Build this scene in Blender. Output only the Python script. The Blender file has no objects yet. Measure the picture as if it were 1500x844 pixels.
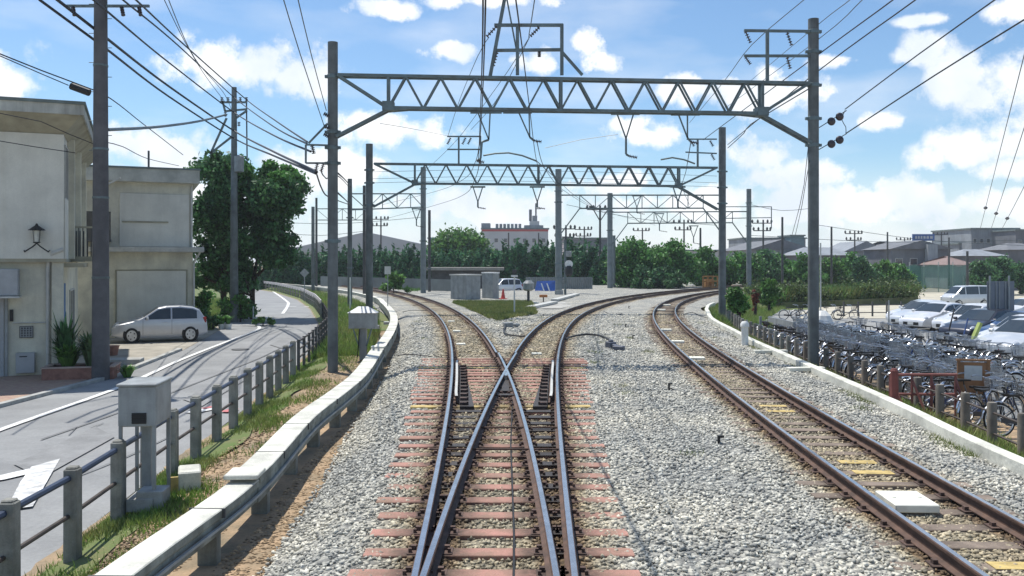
import bpy, math, random
import numpy as np
from mathutils import Vector, Matrix
R = math.radians
random.seed(7)
rng = np.random.default_rng(7)
scene = bpy.context.scene
COL = scene.collection

# ------------------------------------------------------------------ camera
F = 1300.0      # focal length in photograph pixels (1500 wide)
HZ = 384.0      # photograph row of the horizon
CH = 2.6        # eye height over the rail heads, metres
cam_d = bpy.data.cameras.new("camera")
cam = bpy.data.objects.new("camera", cam_d)
COL.objects.link(cam)
cam.location = (0, 0, CH)
cam.rotation_euler = (R(90), 0, 0)
cam_d.sensor_width = 36
cam_d.lens = 36 * F / 1500
cam_d.shift_y = -(422 - HZ) / 1500
cam_d.clip_start = 0.1
cam_d.clip_end = 5000
scene.camera = cam

# ------------------------------------------------------------------ light
SUN_EL, SUN_AZ = 67.0, -42.0      # azimuth measured from +Y towards +X
sd = bpy.data.lights.new("sun", 'SUN')
sd.energy = 3.9
sd.angle = R(0.5)
sd.color = (1.0, 0.96, 0.9)
sun = bpy.data.objects.new("sun", sd)
COL.objects.link(sun)
sv = Vector((math.sin(R(SUN_AZ)) * math.cos(R(SUN_EL)), math.cos(R(SUN_AZ)) * math.cos(R(SUN_EL)), math.sin(R(SUN_EL))))
sun.rotation_euler = sv.to_track_quat('Z', 'Y').to_euler()
scene.view_settings.view_transform = 'Standard'
scene.view_settings.look = 'None'
scene.view_settings.gamma = 1
scene.view_settings.exposure = 0.44
SKY_STRENGTH = 0.122
CLOUD_WHITE = 7.4

world = bpy.data.worlds.new("World")
scene.world = world
world.use_nodes = True
nt = world.node_tree
nt.nodes.clear()

def N(t, kind, **kw):
    n = t.nodes.new(kind)
    for k, v in kw.items():
        if k.startswith('i_'):
            n.inputs[k[2:].replace('_', ' ')].default_value = v
        else:
            setattr(n, k, v)
    return n

def M2(t, op, a, b=None, c=None):
    n = t.nodes.new('ShaderNodeMath'); n.operation = op
    for i, v in enumerate((a, b, c)):
        if v is None: continue
        if isinstance(v, (int, float)): n.inputs[i].default_value = v
        else: t.links.new(v, n.inputs[i])
    return n.outputs[0]

def V2(t, op, a, b=None):
    n = t.nodes.new('ShaderNodeVectorMath'); n.operation = op
    for i, v in enumerate((a, b)):
        if v is None: continue
        if isinstance(v, (tuple, list)): n.inputs[i].default_value = v
        else: t.links.new(v, n.inputs[i])
    return n.outputs['Value'] if op == 'LENGTH' else n.outputs[0]

def build_world():
    t = nt
    out = N(t, 'ShaderNodeOutputWorld')
    bg = N(t, 'ShaderNodeBackground'); bg.inputs['Strength'].default_value = SKY_STRENGTH
    t.links.new(bg.outputs[0], out.inputs[0])
    sky = N(t, 'ShaderNodeTexSky'); sky.sky_type = 'NISHITA'; sky.sun_disc = False
    sky.sun_elevation = R(SUN_EL); sky.sun_rotation = R(SUN_AZ)
    sky.air_density = 1.0; sky.dust_density = 0.4; sky.ozone_density = 2.0
    tc = N(t, 'ShaderNodeTexCoord')
    d = tc.outputs['Generated']
    nrm = V2(t, 'NORMALIZE', d)
    sp = N(t, 'ShaderNodeSeparateXYZ'); t.links.new(nrm, sp.inputs[0])
    az = M2(t, 'ARCTAN2', sp.outputs[0], sp.outputs[1])
    el = M2(t, 'ARCSINE', sp.outputs[2])
    cb = N(t, 'ShaderNodeCombineXYZ'); t.links.new(az, cb.inputs[0]); t.links.new(el, cb.inputs[1])
    # domain warp so the cloud edges billow
    nz = N(t, 'ShaderNodeTexNoise'); nz.inputs['Scale'].default_value = 13; nz.inputs['Detail'].default_value = 9; nz.inputs['Roughness'].default_value = 0.7
    t.links.new(nrm, nz.inputs['Vector'])
    clouds = [  # photograph-informed directions: column, row, half width, half height
        (350,100,80,34),(420,112,80,40),(455,120,40,34),(575,190,80,27),(520,178,40,20),(625,200,30,18),(662,76,34,13),(790,95,34,20),
        (860,66,30,22),(884,86,32,24),(1025,128,60,26),(1125,142,70,28),(1110,232,60,34),(1170,255,90,26),(960,200,70,24),(925,182,40,15),
        (1352,80,42,26),(1402,112,46,34),(1484,118,46,42),(1300,180,28,14),(1232,88,40,10),(1412,226,48,30),(1468,250,50,20),(1195,300,90,34),(1320,296,90,36),(1440,300,100,30),
        (6,125,26,22),(195,210,60,30),(250,228,60,30),(510,255,60,36),(440,262,60,40),(610,300,120,34),(720,310,130,34),(575,12,44,12),(700,2,100,12),
        (1010,300,130,34),(900,270,60,22),(1130,310,90,24),(1490,8,40,16),(1350,30,30,8),(330,300,150,40),(100,280,150,50),(1570,200,70,40),(-80,180,70,40),
        (-250,90,120,50),(1750,120,120,60),(300,-200,160,60),(900,-260,200,70),(1400,-150,120,40)]
    dm = None
    for (px, py, rx, ry) in clouds:
        a = math.atan((px - 750) / F); e = math.atan((HZ - py) / F * math.cos(a))
        v = V2(t, 'SUBTRACT', cb.outputs[0], (a, e, 0))
        v = V2(t, 'MULTIPLY', v, (F / rx / (1 + math.tan(a) ** 2), F / ry * math.cos(a) ** -0 , 0))
        # flatter base than top
        l = V2(t, 'LENGTH', v)
        dm = l if dm is None else M2(t, 'SMOOTH_MIN', dm, l, 0.12)
    vo = N(t, 'ShaderNodeTexVoronoi'); vo.feature = 'F1'; vo.inputs['Scale'].default_value = 26; vo.inputs['Detail'].default_value = 1.0
    wv = V2(t, 'ADD', nrm, V2(t, 'MULTIPLY', nz.outputs['Color'], (.035, .035, .035))); t.links.new(wv, vo.inputs['Vector'])
    k = M2(t, 'ADD', M2(t, 'MULTIPLY_ADD', nz.outputs['Fac'], 3.0, -1.5), M2(t, 'MULTIPLY_ADD', vo.outputs['Distance'], .9, -.34))
    dd = M2(t, 'ADD', dm, k)
    mr = N(t, 'ShaderNodeMapRange'); mr.interpolation_type = 'SMOOTHSTEP'
    mr.inputs['From Min'].default_value = 1.55; mr.inputs['From Max'].default_value = 0.80
    mr.inputs['To Min'].default_value = 0.0; mr.inputs['To Max'].default_value = 1.0
    t.links.new(dd, mr.inputs['Value'])
    # thin wisps + whitening toward the horizon
    n2 = N(t, 'ShaderNodeTexNoise'); n2.inputs['Scale'].default_value = 5; n2.inputs['Detail'].default_value = 7
    mp = N(t, 'ShaderNodeMapping'); mp.inputs['Scale'].default_value = (1, 1, 3.5)
    t.links.new(nrm, mp.inputs[0]); t.links.new(mp.outputs[0], n2.inputs['Vector'])
    w = N(t, 'ShaderNodeMapRange'); w.inputs['From Min'].default_value = 0.48; w.inputs['From Max'].default_value = 0.75; w.inputs['To Max'].default_value = 0.38
    t.links.new(n2.outputs['Fac'], w.inputs['Value'])
    hz = N(t, 'ShaderNodeMapRange'); hz.interpolation_type = 'SMOOTHSTEP'
    hz.inputs['From Min'].default_value = 0.12; hz.inputs['From Max'].default_value = 0.0; hz.inputs['To Max'].default_value = 0.8
    t.links.new(el, hz.inputs['Value'])
    cov = M2(t, 'MAXIMUM', M2(t, 'MAXIMUM', mr.outputs[0], w.outputs[0]), hz.outputs[0])
    # cloud body shade
    n3 = N(t, 'ShaderNodeTexNoise'); n3.inputs['Scale'].default_value = 9; n3.inputs['Detail'].default_value = 6
    t.links.new(nrm, n3.inputs['Vector'])
    cr = N(t, 'ShaderNodeValToRGB')
    cr.color_ramp.elements[0].position = 0.35; cr.color_ramp.elements[0].color = (0.72, 0.79, 0.87, 1)
    cr.color_ramp.elements[1].position = 0.6; cr.color_ramp.elements[1].color = (1, 1, 1, 1)
    t.links.new(n3.outputs['Fac'], cr.inputs[0])
    cw = N(t, 'ShaderNodeMix', data_type='RGBA', blend_type='MULTIPLY'); cw.inputs[0].default_value = 1
    t.links.new(cr.outputs[0], cw.inputs[6]); cw.inputs[7].default_value = (CLOUD_WHITE, CLOUD_WHITE, CLOUD_WHITE, 1)
    mx = N(t, 'ShaderNodeMix', data_type='RGBA')
    st = N(t, 'ShaderNodeMix', data_type='RGBA', blend_type='MULTIPLY'); st.inputs[0].default_value = 1; st.inputs[7].default_value = (.68, .80, .88, 1)
    t.links.new(sky.outputs[0], st.inputs[6])
    t.links.new(cov, mx.inputs[0]); t.links.new(st.outputs[2], mx.inputs[6]); t.links.new(cw.outputs[2], mx.inputs[7])
    t.links.new(mx.outputs[2], bg.inputs[0])
build_world()

# ------------------------------------------------------------------ helpers
def P(px, py, z=0.0):
    D = (CH - z) * F / (py - HZ)
    return Vector(((px - 750) * D / F, D, z))
def Q(px, py, D):
    return Vector(((px - 750) * D / F, D, CH + (HZ - py) * D / F))
def lerp(a, b, t): return a + (b - a) * t
def interp(pts, y): return float(np.interp(y, [p[0] for p in pts], [p[1] for p in pts]))

MATS = {}
def mat(name, col, rough=0.8, metal=0.0, var=0.25, scale=3.0, bump=0.0, bscale=None, col2=None, island=0.0, spec=0.5, coat=0.0, trans=None, fine=0.0, streak=0.0):
    """procedural material: two-tone noise, optional fine grain, bump, and per-piece variation"""
    if name in MATS: return MATS[name]
    m = bpy.data.materials.new(name); m.use_nodes = True
    t = m.node_tree; b = t.nodes['Principled BSDF']
    b.inputs['Roughness'].default_value = rough; b.inputs['Metallic'].default_value = metal
    b.inputs['Specular IOR Level'].default_value = spec; b.inputs['Coat Weight'].default_value = coat
    tc = N(t, 'ShaderNodeTexCoord'); gm = N(t, 'ShaderNodeNewGeometry')
    n = N(t, 'ShaderNodeTexNoise'); n.inputs['Scale'].default_value = scale; n.inputs['Detail'].default_value = 7; n.inputs['Roughness'].default_value = .6
    t.links.new(gm.outputs['Position'], n.inputs['Vector'])
    c2 = col2 if col2 else tuple(c * (1 - var) for c in col)
    cr = N(t, 'ShaderNodeValToRGB')
    cr.color_ramp.elements[0].position = .36; cr.color_ramp.elements[0].color = (*c2, 1)
    cr.color_ramp.elements[1].position = .64; cr.color_ramp.elements[1].color = (*(tuple(min(1, c * (1 + var * .4)) for c in col)), 1)
    t.links.new(n.outputs['Fac'], cr.inputs[0]); c = cr.outputs[0]
    if fine:
        n2 = N(t, 'ShaderNodeTexNoise'); n2.inputs['Scale'].default_value = scale * 22; n2.inputs['Detail'].default_value = 4
        t.links.new(gm.outputs['Position'], n2.inputs['Vector'])
        v = M2(t, 'MULTIPLY_ADD', n2.outputs['Fac'], 2 * fine, 1 - fine)
        mx = N(t, 'ShaderNodeMix', data_type='RGBA', blend_type='MULTIPLY'); mx.inputs[0].default_value = 1
        cbn = N(t, 'ShaderNodeCombineXYZ')
        for i in range(3): t.links.new(v, cbn.inputs[i])
        t.links.new(c, mx.inputs[6]); t.links.new(cbn.outputs[0], mx.inputs[7]); c = mx.outputs[2]
    if island:
        v = M2(t, 'MULTIPLY_ADD', gm.outputs['Random Per Island'], 2 * island, 1 - island)
        mx = N(t, 'ShaderNodeMix', data_type='RGBA', blend_type='MULTIPLY'); mx.inputs[0].default_value = 1
        cbn = N(t, 'ShaderNodeCombineXYZ')
        for i in range(3): t.links.new(v, cbn.inputs[i])
        t.links.new(c, mx.inputs[6]); t.links.new(cbn.outputs[0], mx.inputs[7]); c = mx.outputs[2]
    if streak:
        mp = N(t, 'ShaderNodeMapping'); mp.inputs['Scale'].default_value = (3.5, 3.5, .3); n4 = N(t, 'ShaderNodeTexNoise'); n4.inputs['Scale'].default_value = 1; n4.inputs['Detail'].default_value = 6; n4.inputs['Roughness'].default_value = .65
        t.links.new(gm.outputs['Position'], mp.inputs[0]); t.links.new(mp.outputs[0], n4.inputs['Vector'])
        rp = N(t, 'ShaderNodeMapRange'); rp.inputs['From Min'].default_value = .42; rp.inputs['From Max'].default_value = .7; rp.inputs['To Min'].default_value = 1.0; rp.inputs['To Max'].default_value = 1 - streak
        t.links.new(n4.outputs['Fac'], rp.inputs['Value']); mx = N(t, 'ShaderNodeMix', data_type='RGBA'); t.links.new(M2(t, 'SUBTRACT', 1.0, rp.outputs[0]), mx.inputs[0])
        t.links.new(c, mx.inputs[6]); mx.inputs[7].default_value = (.05, .045, .035, 1); c = mx.outputs[2]
    t.links.new(c, b.inputs['Base Color'])
    if bump:
        n3 = N(t, 'ShaderNodeTexNoise'); n3.inputs['Scale'].default_value = bscale or scale * 10; n3.inputs['Detail'].default_value = 6
        t.links.new(gm.outputs['Position'], n3.inputs['Vector'])
        bp = N(t, 'ShaderNodeBump'); bp.inputs['Strength'].default_value = bump; bp.inputs['Distance'].default_value = 0.03
        t.links.new(n3.outputs['Fac'], bp.inputs['Height']); t.links.new(bp.outputs[0], b.inputs['Normal'])
    if trans:
        tr = N(t, 'ShaderNodeBsdfTranslucent'); ms = N(t, 'ShaderNodeMixShader'); ms.inputs[0].default_value = trans
        t.links.new(c, tr.inputs[0]); t.links.new(b.outputs[0], ms.inputs[1]); t.links.new(tr.outputs[0], ms.inputs[2])
        t.links.new(ms.outputs[0], t.nodes['Material Output'].inputs[0])
    MATS[name] = m
    return m

def tag(o, label=None, cat=None, group=None, kind=None):
    if label: o['label'] = label
    if cat: o['category'] = cat
    if group: o['group'] = group
    if kind: o['kind'] = kind
    return o
def empty(name, label, cat, loc=(0, 0, 0), rz=0.0, group=None):
    o = bpy.data.objects.new(name, None); COL.objects.link(o)
    o.location = loc; o.rotation_euler = (0, 0, rz); o.empty_display_size = .2
    return tag(o, label, cat, group)
def copy_tree(o, parent=None):
    c = o.copy(); COL.objects.link(c); c.parent = parent
    for ch in list(o.children): copy_tree(ch, c)
    return c

def arr_mesh(name, V, Fq, m, parent=None, smooth=False, attr=None):
    """numpy arrays -> one mesh object. Fq: (n,k) array of one polygon size"""
    V = np.asarray(V, dtype=np.float32); Fq = np.asarray(Fq, dtype=np.int32)
    me = bpy.data.meshes.new(name)
    k = Fq.shape[1]
    me.vertices.add(len(V)); me.vertices.foreach_set('co', V.ravel())
    me.loops.add(Fq.size); me.loops.foreach_set('vertex_index', Fq.ravel())
    me.polygons.add(len(Fq)); me.polygons.foreach_set('loop_start', np.arange(0, Fq.size, k, dtype=np.int32))
    me.polygons.foreach_set('loop_total', np.full(len(Fq), k, dtype=np.int32))
    if smooth: me.polygons.foreach_set('use_smooth', np.ones(len(Fq), dtype=bool))
    me.update(calc_edges=True)
    if attr is not None:
        a = me.attributes.new('stain', 'FLOAT', 'POINT'); a.data.foreach_set('value', np.asarray(attr, dtype=np.float32))
    me.materials.append(m)
    o = bpy.data.objects.new(name, me); COL.objects.link(o)
    if parent: o.parent = parent
    return o

class MB:
    def __init__(s): s.v = []; s.f = []; s.mi = []; s.cur = 0
    def add(s, vs, fs):
        b = len(s.v); s.v += [tuple(v) for v in vs]; s.f += [tuple(i + b for i in f) for f in fs]; s.mi += [s.cur] * len(fs)
        return s
    def box(s, c, d, rz=0.0, M=None, taper=1.0):
        x, y, z = d[0] / 2, d[1] / 2, d[2] / 2
        vs = [Vector((sx * x * (taper if sz > 0 else 1), sy * y * (taper if sz > 0 else 1), sz * z)) for sz in (-1, 1) for sy in (-1, 1) for sx in (-1, 1)]
        Mx = M if M is not None else Matrix.Rotation(rz, 3, 'Z')
        c = Vector(c)
        return s.add([c + Mx @ v for v in vs], [(0, 2, 3, 1), (4, 5, 7, 6), (0, 1, 5, 4), (2, 6, 7, 3), (0, 4, 6, 2), (1, 3, 7, 5)])
    def b2(s, x0, x1, y0, y1, z0, z1): return s.box(((x0 + x1) / 2, (y0 + y1) / 2, (z0 + z1) / 2), (x1 - x0, y1 - y0, z1 - z0))
    def beam(s, a, b, w, h=None, up=(0, 0, 1)):
        a, b = Vector(a), Vector(b); h = h or w; d = b - a; L = d.length
        if L < 1e-6: return s
        d.normalize(); u = Vector(up); sd_ = d.cross(u)
        if sd_.length < 1e-4: sd_ = d.cross(Vector((0, 1, 0)))
        sd_.normalize(); u = sd_.cross(d)
        M = Matrix((sd_, d, u)).transposed()
        return s.box((a + b) / 2, (w, L, h), M=M)
    def tube(s, pts, r, n=6, r2=None, cap=True):
        pts = [Vector(p) for p in pts]; m = len(pts); rings = []; base = len(s.v); prev = None
        for i, p in enumerate(pts):
            d = (pts[min(i + 1, m - 1)] - pts[max(i - 1, 0)])
            if d.length < 1e-9: d = Vector((0, 0, 1))
            d.normalize()
            if prev is None:
                a = d.orthogonal().normalized()
            else:
                a = prev - d * prev.dot(d)
                a = a.normalized() if a.length > 1e-6 else d.orthogonal().normalized()
            prev = a; b = d.cross(a)
            rr = r if r2 is None else lerp(r, r2, i / max(1, m - 1))
            if isinstance(r, (list, tuple)): rr = r[i]
            for k in range(n):
                an = 2 * math.pi * k / n
                s.v.append(tuple(p + (a * math.cos(an) + b * math.sin(an)) * rr))
        for i in range(m - 1):
            for k in range(n):
                k2 = (k + 1) % n
                s.f.append((base + i * n + k, base + i * n + k2, base + (i + 1) * n + k2, base + (i + 1) * n + k)); s.mi.append(s.cur)
        if cap:
            s.f.append(tuple(base + k for k in range(n))[::-1]); s.mi.append(s.cur)
            s.f.append(tuple(base + (m - 1) * n + k for k in range(n))); s.mi.append(s.cur)
        return s
    def lathe(s, c, prof, n=16, axis='Z'):
        """prof: list of (r, h) along axis"""
        c = Vector(c); base = len(s.v)
        for (r, h) in prof:
            for k in range(n):
                a = 2 * math.pi * k / n; x, y = r * math.cos(a), r * math.sin(a)
                v = Vector((x, y, h)) if axis == 'Z' else (Vector((x, h, y)) if axis == 'Y' else Vector((h, x, y)))
                s.v.append(tuple(c + v))
        for i in range(len(prof) - 1):
            for k in range(n):
                k2 = (k + 1) % n
                s.f.append((base + i * n + k, base + i * n + k2, base + (i + 1) * n + k2, base + (i + 1) * n + k)); s.mi.append(s.cur)
        s.f.append(tuple(base + k for k in range(n))[::-1]); s.mi.append(s.cur)
        s.f.append(tuple(base + (len(prof) - 1) * n + k for k in range(n))); s.mi.append(s.cur)
        return s
    def prism(s, pts2, z0, z1, frame=None):
        """polygon (x,y) extruded z0..z1; frame: function (x,y,z)->world"""
        fr = frame or (lambda x, y, z: (x, y, z)); n = len(pts2)
        vs = [fr(x, y, z0) for x, y in pts2] + [fr(x, y, z1) for x, y in pts2]
        fs = [tuple(range(n))[::-1], tuple(range(n, 2 * n))] + [(i, (i + 1) % n, n + (i + 1) % n, n + i) for i in range(n)]
        return s.add(vs, fs)
    def build(s, name, m, parent=None, smooth=False, bevel=0.0, org=None):
        me = bpy.data.meshes.new(name)
        vs = s.v
        if org is not None: vs = [(v[0] - org[0], v[1] - org[1], v[2] - org[2]) for v in vs]
        me.from_pydata(vs, [], s.f); ms = m if isinstance(m, (list, tuple)) else [m]
        for x in ms: me.materials.append(x)
        if len(ms) > 1: me.polygons.foreach_set('material_index', s.mi)
        if smooth:
            me.polygons.foreach_set('use_smooth', [True] * len(me.polygons))
        me.update()
        o = bpy.data.objects.new(name, me); COL.objects.link(o)
        if smooth and smooth != 'all':
            try: me.set_sharp_from_angle(angle=R(40))
            except Exception: pass
        if bevel:
            bv = o.modifiers.new('bevel', 'BEVEL'); bv.width = bevel; bv.segments = 1; bv.limit_method = 'ANGLE'
        if parent:
            o.parent = parent
        elif org is not None: o.location = org
        return o
def part(mb, name, m, parent, smooth=False, bevel=0.0):
    """a part whose vertices are in world space under a thing standing at parent.location"""
    l = Vector((0, 0, 0)); p = parent
    while p is not None: l += Vector(p.location); p = p.parent
    return mb.build(name, m, parent, smooth, bevel, org=l)
def solo(mb, name, label, cat, m, org, group=None, smooth=False, bevel=0.0):
    o = mb.build(name, m, None, smooth, bevel, org=org)
    return tag(o, label, cat, group)

# materials
m_concrete = mat('concrete', (.42, .42, .39), .9, scale=2.5, var=.3, fine=.15, bump=.3)
m_pole = mat('concrete_pole', (.155, .175, .175), .85, scale=2.0, var=.32, fine=.15, bump=.15, streak=.4)
m_pole_dark = mat('dark_pole', (.085, .085, .083), .85, scale=2.0, var=.3, fine=.15)
m_steel = mat('galvanised_steel', (.135, .185, .195), .55, metal=.3, scale=2.5, var=.3, col2=(.105, .125, .12), fine=.2)
m_steel_far = mat('weathered_steel', (.14, .18, .18), .6, metal=.2, scale=3, var=.25)
m_wire = mat('wire_black', (.02, .022, .028), .6, var=.2)
m_wirec = mat('wire_copper', (.10, .13, .14), .5, metal=.3, var=.3)
m_insul = mat('insulator', (.05, .04, .045), .3, var=.3)
m_white = mat('white_paint', (.74, .74, .70), .6, scale=3, var=.18, fine=.1)
m_lightgrey = mat('light_grey_paint', (.50, .50, .46), .6, scale=3, var=.15)
m_cab = mat('grey_cabinet', (.31, .33, .325), .5, scale=3, var=.22, streak=.3, fine=.08)
m_black = mat('black', (.015, .015, .015), .6, var=.3)
m_rubber = mat('rubber', (.02, .02, .02), .85, var=.2)
m_glassd = mat('dark_glass', (.03, .04, .045), .08, var=.2, spec=.8)
m_chrome = mat('chrome', (.7, .71, .72), .22, metal=.9, var=.15)
m_bsteel = mat('bike_steel', (.50, .52, .54), .28, metal=.85, var=.3)
m_railside = mat('rail_rust', (.10, .055, .037), .75, scale=6, var=.4, fine=.2)
m_railtop = mat('rail_polish', (.52, .52, .53), .22, metal=.9, scale=5, var=.2)
m_stain = mat('rusty_steel', (.10, .06, .045), .8, scale=5, var=.5, fine=.2)

# ------------------------------------------------------------------ alignment
LS = [(605.6,844),(629.6,744),(649,644),(653,620),(660,546),(661.5,520),(658.5,490),(648,464),(626.6,451.5),(591,435.5),(546.7,424),(520,419.5)]
RS = [(843,844),(831,744),(820.5,644),(817,620),(818.7,546),(818.6,528),(820,506.6),(827.5,483.5),(840,465.8),(859.5,455),(884,447),(920,438),(973,429.3)]
LR = [(812,844),(800,744),(777,644),(770,620),(739.5,546),(715.5,492.4),(697.7,472),(672.8,455),(644,441.8)]
RL = [(618.8,844),(656,744),(689.6,644),(703,620),(739.5,546),(760,510),(777.8,489),(801,468.4),(820.4,457.8),(849,447),(884,438),(920,431.6)]
TL = [(1446.6,844),(1234.6,694.6),(1100,598.7),(1055,560),(1035.5,541.5),(1001.8,516.6),(973,493.5),(961,475.8),(956.4,461.5),(961,451),(973,443),(1000,434),(1026.6,429),(1051.5,426)]
def fit(pix, extra=(), deg=4, z=0):
    p = [P(a, b, z) for a, b in pix]
    X = [q.x for q in p] + [e[0] for e in extra]; Y = [q.y for q in p] + [e[1] for e in extra]
    w = [1 / (0.05 + .0016 * (y / 10) ** 2 * 10) for y in Y]
    c = np.polyfit(np.array(Y) / 50, X, deg, w=w)
    return lambda y: float(np.polyval(c, y / 50))
fLS = fit(LS, [(-41, 140), (-29, 120)], 5)
fRS = fit(RS, [(21, 91), (32, 108)], 5)
fTL = fit(TL, [(25, 93), (34, 106)], 5)
def slope(fn, y): return (fn(y + .3) - fn(y - .3)) / .6
def offset(fn, d):
    """curve parallel to fn at lateral distance d, as function of the parent's y -> (x, y)"""
    def g(y):
        s = slope(fn, y); n = math.hypot(1, s)
        return (fn(y) + d / n, y - d * s / n)
    return g
GW = 1.25
YMIN = 2.0
_LSp = lambda y: (fLS(max(y, 6.5)) - 0 * y, y)
def path(fn, d, y0, y1, step=0.8):
    g = offset(fn, d); ys = np.arange(y0, y1 + 1e-6, step)
    return [Vector((*g(float(y)), 0)) for y in ys]
def fx(fn):  # straight continuation below the measured range
    s0 = slope(fn, 8.0); x0 = fn(8.0)
    return lambda y: fn(y) if y >= 8 else x0 + s0 * (y - 8)
fLS, fRS, fTL = fx(fLS), fx(fRS), fx(fTL)
# inner rails of the two routes: measured, blended into parallels of the outer rails further on
fLR = fx(fit(LR, [(offset(fLS, 1.3)(y)) for y in (66, 80, 100, 125, 140)], 5))
fRL = fx(fit(RL, [(offset(fRS, -1.25)(y)) for y in (66, 76, 90, 104)], 5))
fTR = lambda y: None

LW = [P(*p, 0.0) for p in ((163,844),(360,702),(445,615),(498,575),(529,548),(554,512),(571,487),(577,470),(574,457),(562,444),(548,435),(500,425),(440,418),(380,413))]
LW = [Vector((-3.42, 2, 0))] + LW
RW = [P(*p, -.1) for p in ((1498,676),(1402,633),(1313,590),(1189,536),(1100,497),(1080,486),(1044,467),(1037,456),(1035.5,451),(1044,444),(1080,436))]
RW = [Vector((6.6, 2, -.1)), Vector((6.75, 8, -.1))] + RW
def polyx(pl): return lambda y: float(np.interp(y, [p.y for p in pl], [p.x for p in pl]))
xLW, xRW = polyx(LW), polyx(RW)

def smooth_path(pts, step=0.6):
    """Catmull-Rom resample"""
    out = []; n = len(pts)
    for i in range(n - 1):
        p0, p1, p2, p3 = pts[max(i - 1, 0)], pts[i], pts[i + 1], pts[min(i + 2, n - 1)]
        k = max(1, int((p2 - p1).length / step))
        for j in range(k):
            t = j / k
            out.append(0.5 * ((2 * p1) + (p2 - p0) * t + (2 * p0 - 5 * p1 + 4 * p2 - p3) * t * t + (3 * p1 - p0 - 3 * p2 + p3) * t ** 3))
    out.append(pts[-1]); return out
LWs, RWs = smooth_path(LW), smooth_path(RW)

# ------------------------------------------------------------------ terrain
FE = [(9.9, -4.95), (13.8, -5.3), (19, -5.7), (21.8, -5.95)]       # near fence line (y, x)
def fenceL(y): # x of roadside fence
    return interp([(2, -4.5), (9.9, -4.9), (13.8, -5.28), (19, -5.68), (22, -5.95), (30, -6.8), (40, -8.2), (50, -10.6), (64, -14.2), (80, -19), (100, -26.5), (125, -38), (140, -46)], y)
ZR = -0.78
def lotz(y): return interp([(0, -.75), (18, -.8), (45, -1.0), (90, -1.7), (150, -1.7), (260, -1.2)], y)
def gz(x, y):
    if y > 150: return -1.0 if x < 0 else -1.2
    fl = fenceL(min(y, 140)); rw = xRW(min(y, 59))
    if y > 52: rw = max(xRW(52), fTL(min(y, 104)) + 3.4 * math.hypot(1, slope(fTL, min(y, 104))))
    if x < fl - .25: z = -0.80
    elif x < fl + .6: z = lerp(-0.80, -.58, (x - fl + .25) / .85)
    elif x < -1.5 and y < 60: z = -.58
    elif x < rw + .2: z = -.52
    elif x < rw + 1.6: z = lerp(-.35, lotz(y), (x - rw - .2) / 1.4)
    else: z = lotz(y)
    return z
def build_ground():
    xs = np.unique(np.concatenate([np.arange(-60, 60.1, .5), np.arange(-400, 401, 20), [-1450, -700, 700, 1450]]))
    ys = np.unique(np.concatenate([np.arange(0, 150.1, .75), np.arange(160, 500, 20), [-50, -10, 700, 1200, 2300]]))
    V = [(x, y, gz(x, max(y, 0))) for y in ys for x in xs]
    nx = len(xs)
    i = np.arange(len(ys) - 1)[:, None] * nx + np.arange(nx - 1)[None]
    Fq = np.stack([i, i + 1, i + 1 + nx, i + nx], -1).reshape(-1, 4)
    m = mat('soil', (.36, .25, .15), .95, scale=1.3, var=.4, fine=.3, bump=.6, bscale=18, col2=(.19, .155, .10))
    o = arr_mesh('ground', V, Fq, m, smooth=True); tag(o, 'dry brown soil of the railway land', None, None, 'structure')
build_ground()

def ribbon(name, L, Rr, m, dz=.012, label=None, zf=None, kind='structure', parent=None, across=6):
    """sheet between two polylines (lists of (x,y)) lying dz over the ground"""
    V = []; n = len(L)
    for a, b in zip(L, Rr):
        for k in range(across + 1):
            t = k / across; x, y = lerp(a[0], b[0], t), lerp(a[1], b[1], t)
            V.append((x, y, (zf(x, y) if zf else gz(x, y)) + dz))
    w = across + 1
    i = np.arange(n - 1)[:, None] * w + np.arange(across)[None]
    o = arr_mesh(name, V, np.stack([i, i + 1, i + 1 + w, i + w], -1).reshape(-1, 4), m)
    if kind: tag(o, label, None, None, kind)
    if parent: o.parent = parent
    return o
def poly_sheet(name, pts, z, m, label=None, kind='structure'):
    me = bpy.data.meshes.new(name); me.from_pydata([(p[0], p[1], z) for p in pts], [], [tuple(range(len(pts)))]); me.materials.append(m)
    o = bpy.data.objects.new(name, me); COL.objects.link(o); tag(o, label, None, None, kind); return o

m_asph = mat('asphalt', (.265, .268, .262), .9, scale=.7, var=.16, fine=.22, bump=.25, bscale=60, col2=(.215, .218, .215))
m_asph2 = mat('lot_asphalt', (.27, .27, .255), .9, scale=.5, var=.2, fine=.2)
m_conc_yard = mat('yard_concrete', (.36, .33, .27), .9, scale=1.2, var=.25, fine=.15)
m_paint = mat('road_paint', (.72, .72, .69), .7, scale=6, var=.22, fine=.2)

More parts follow.
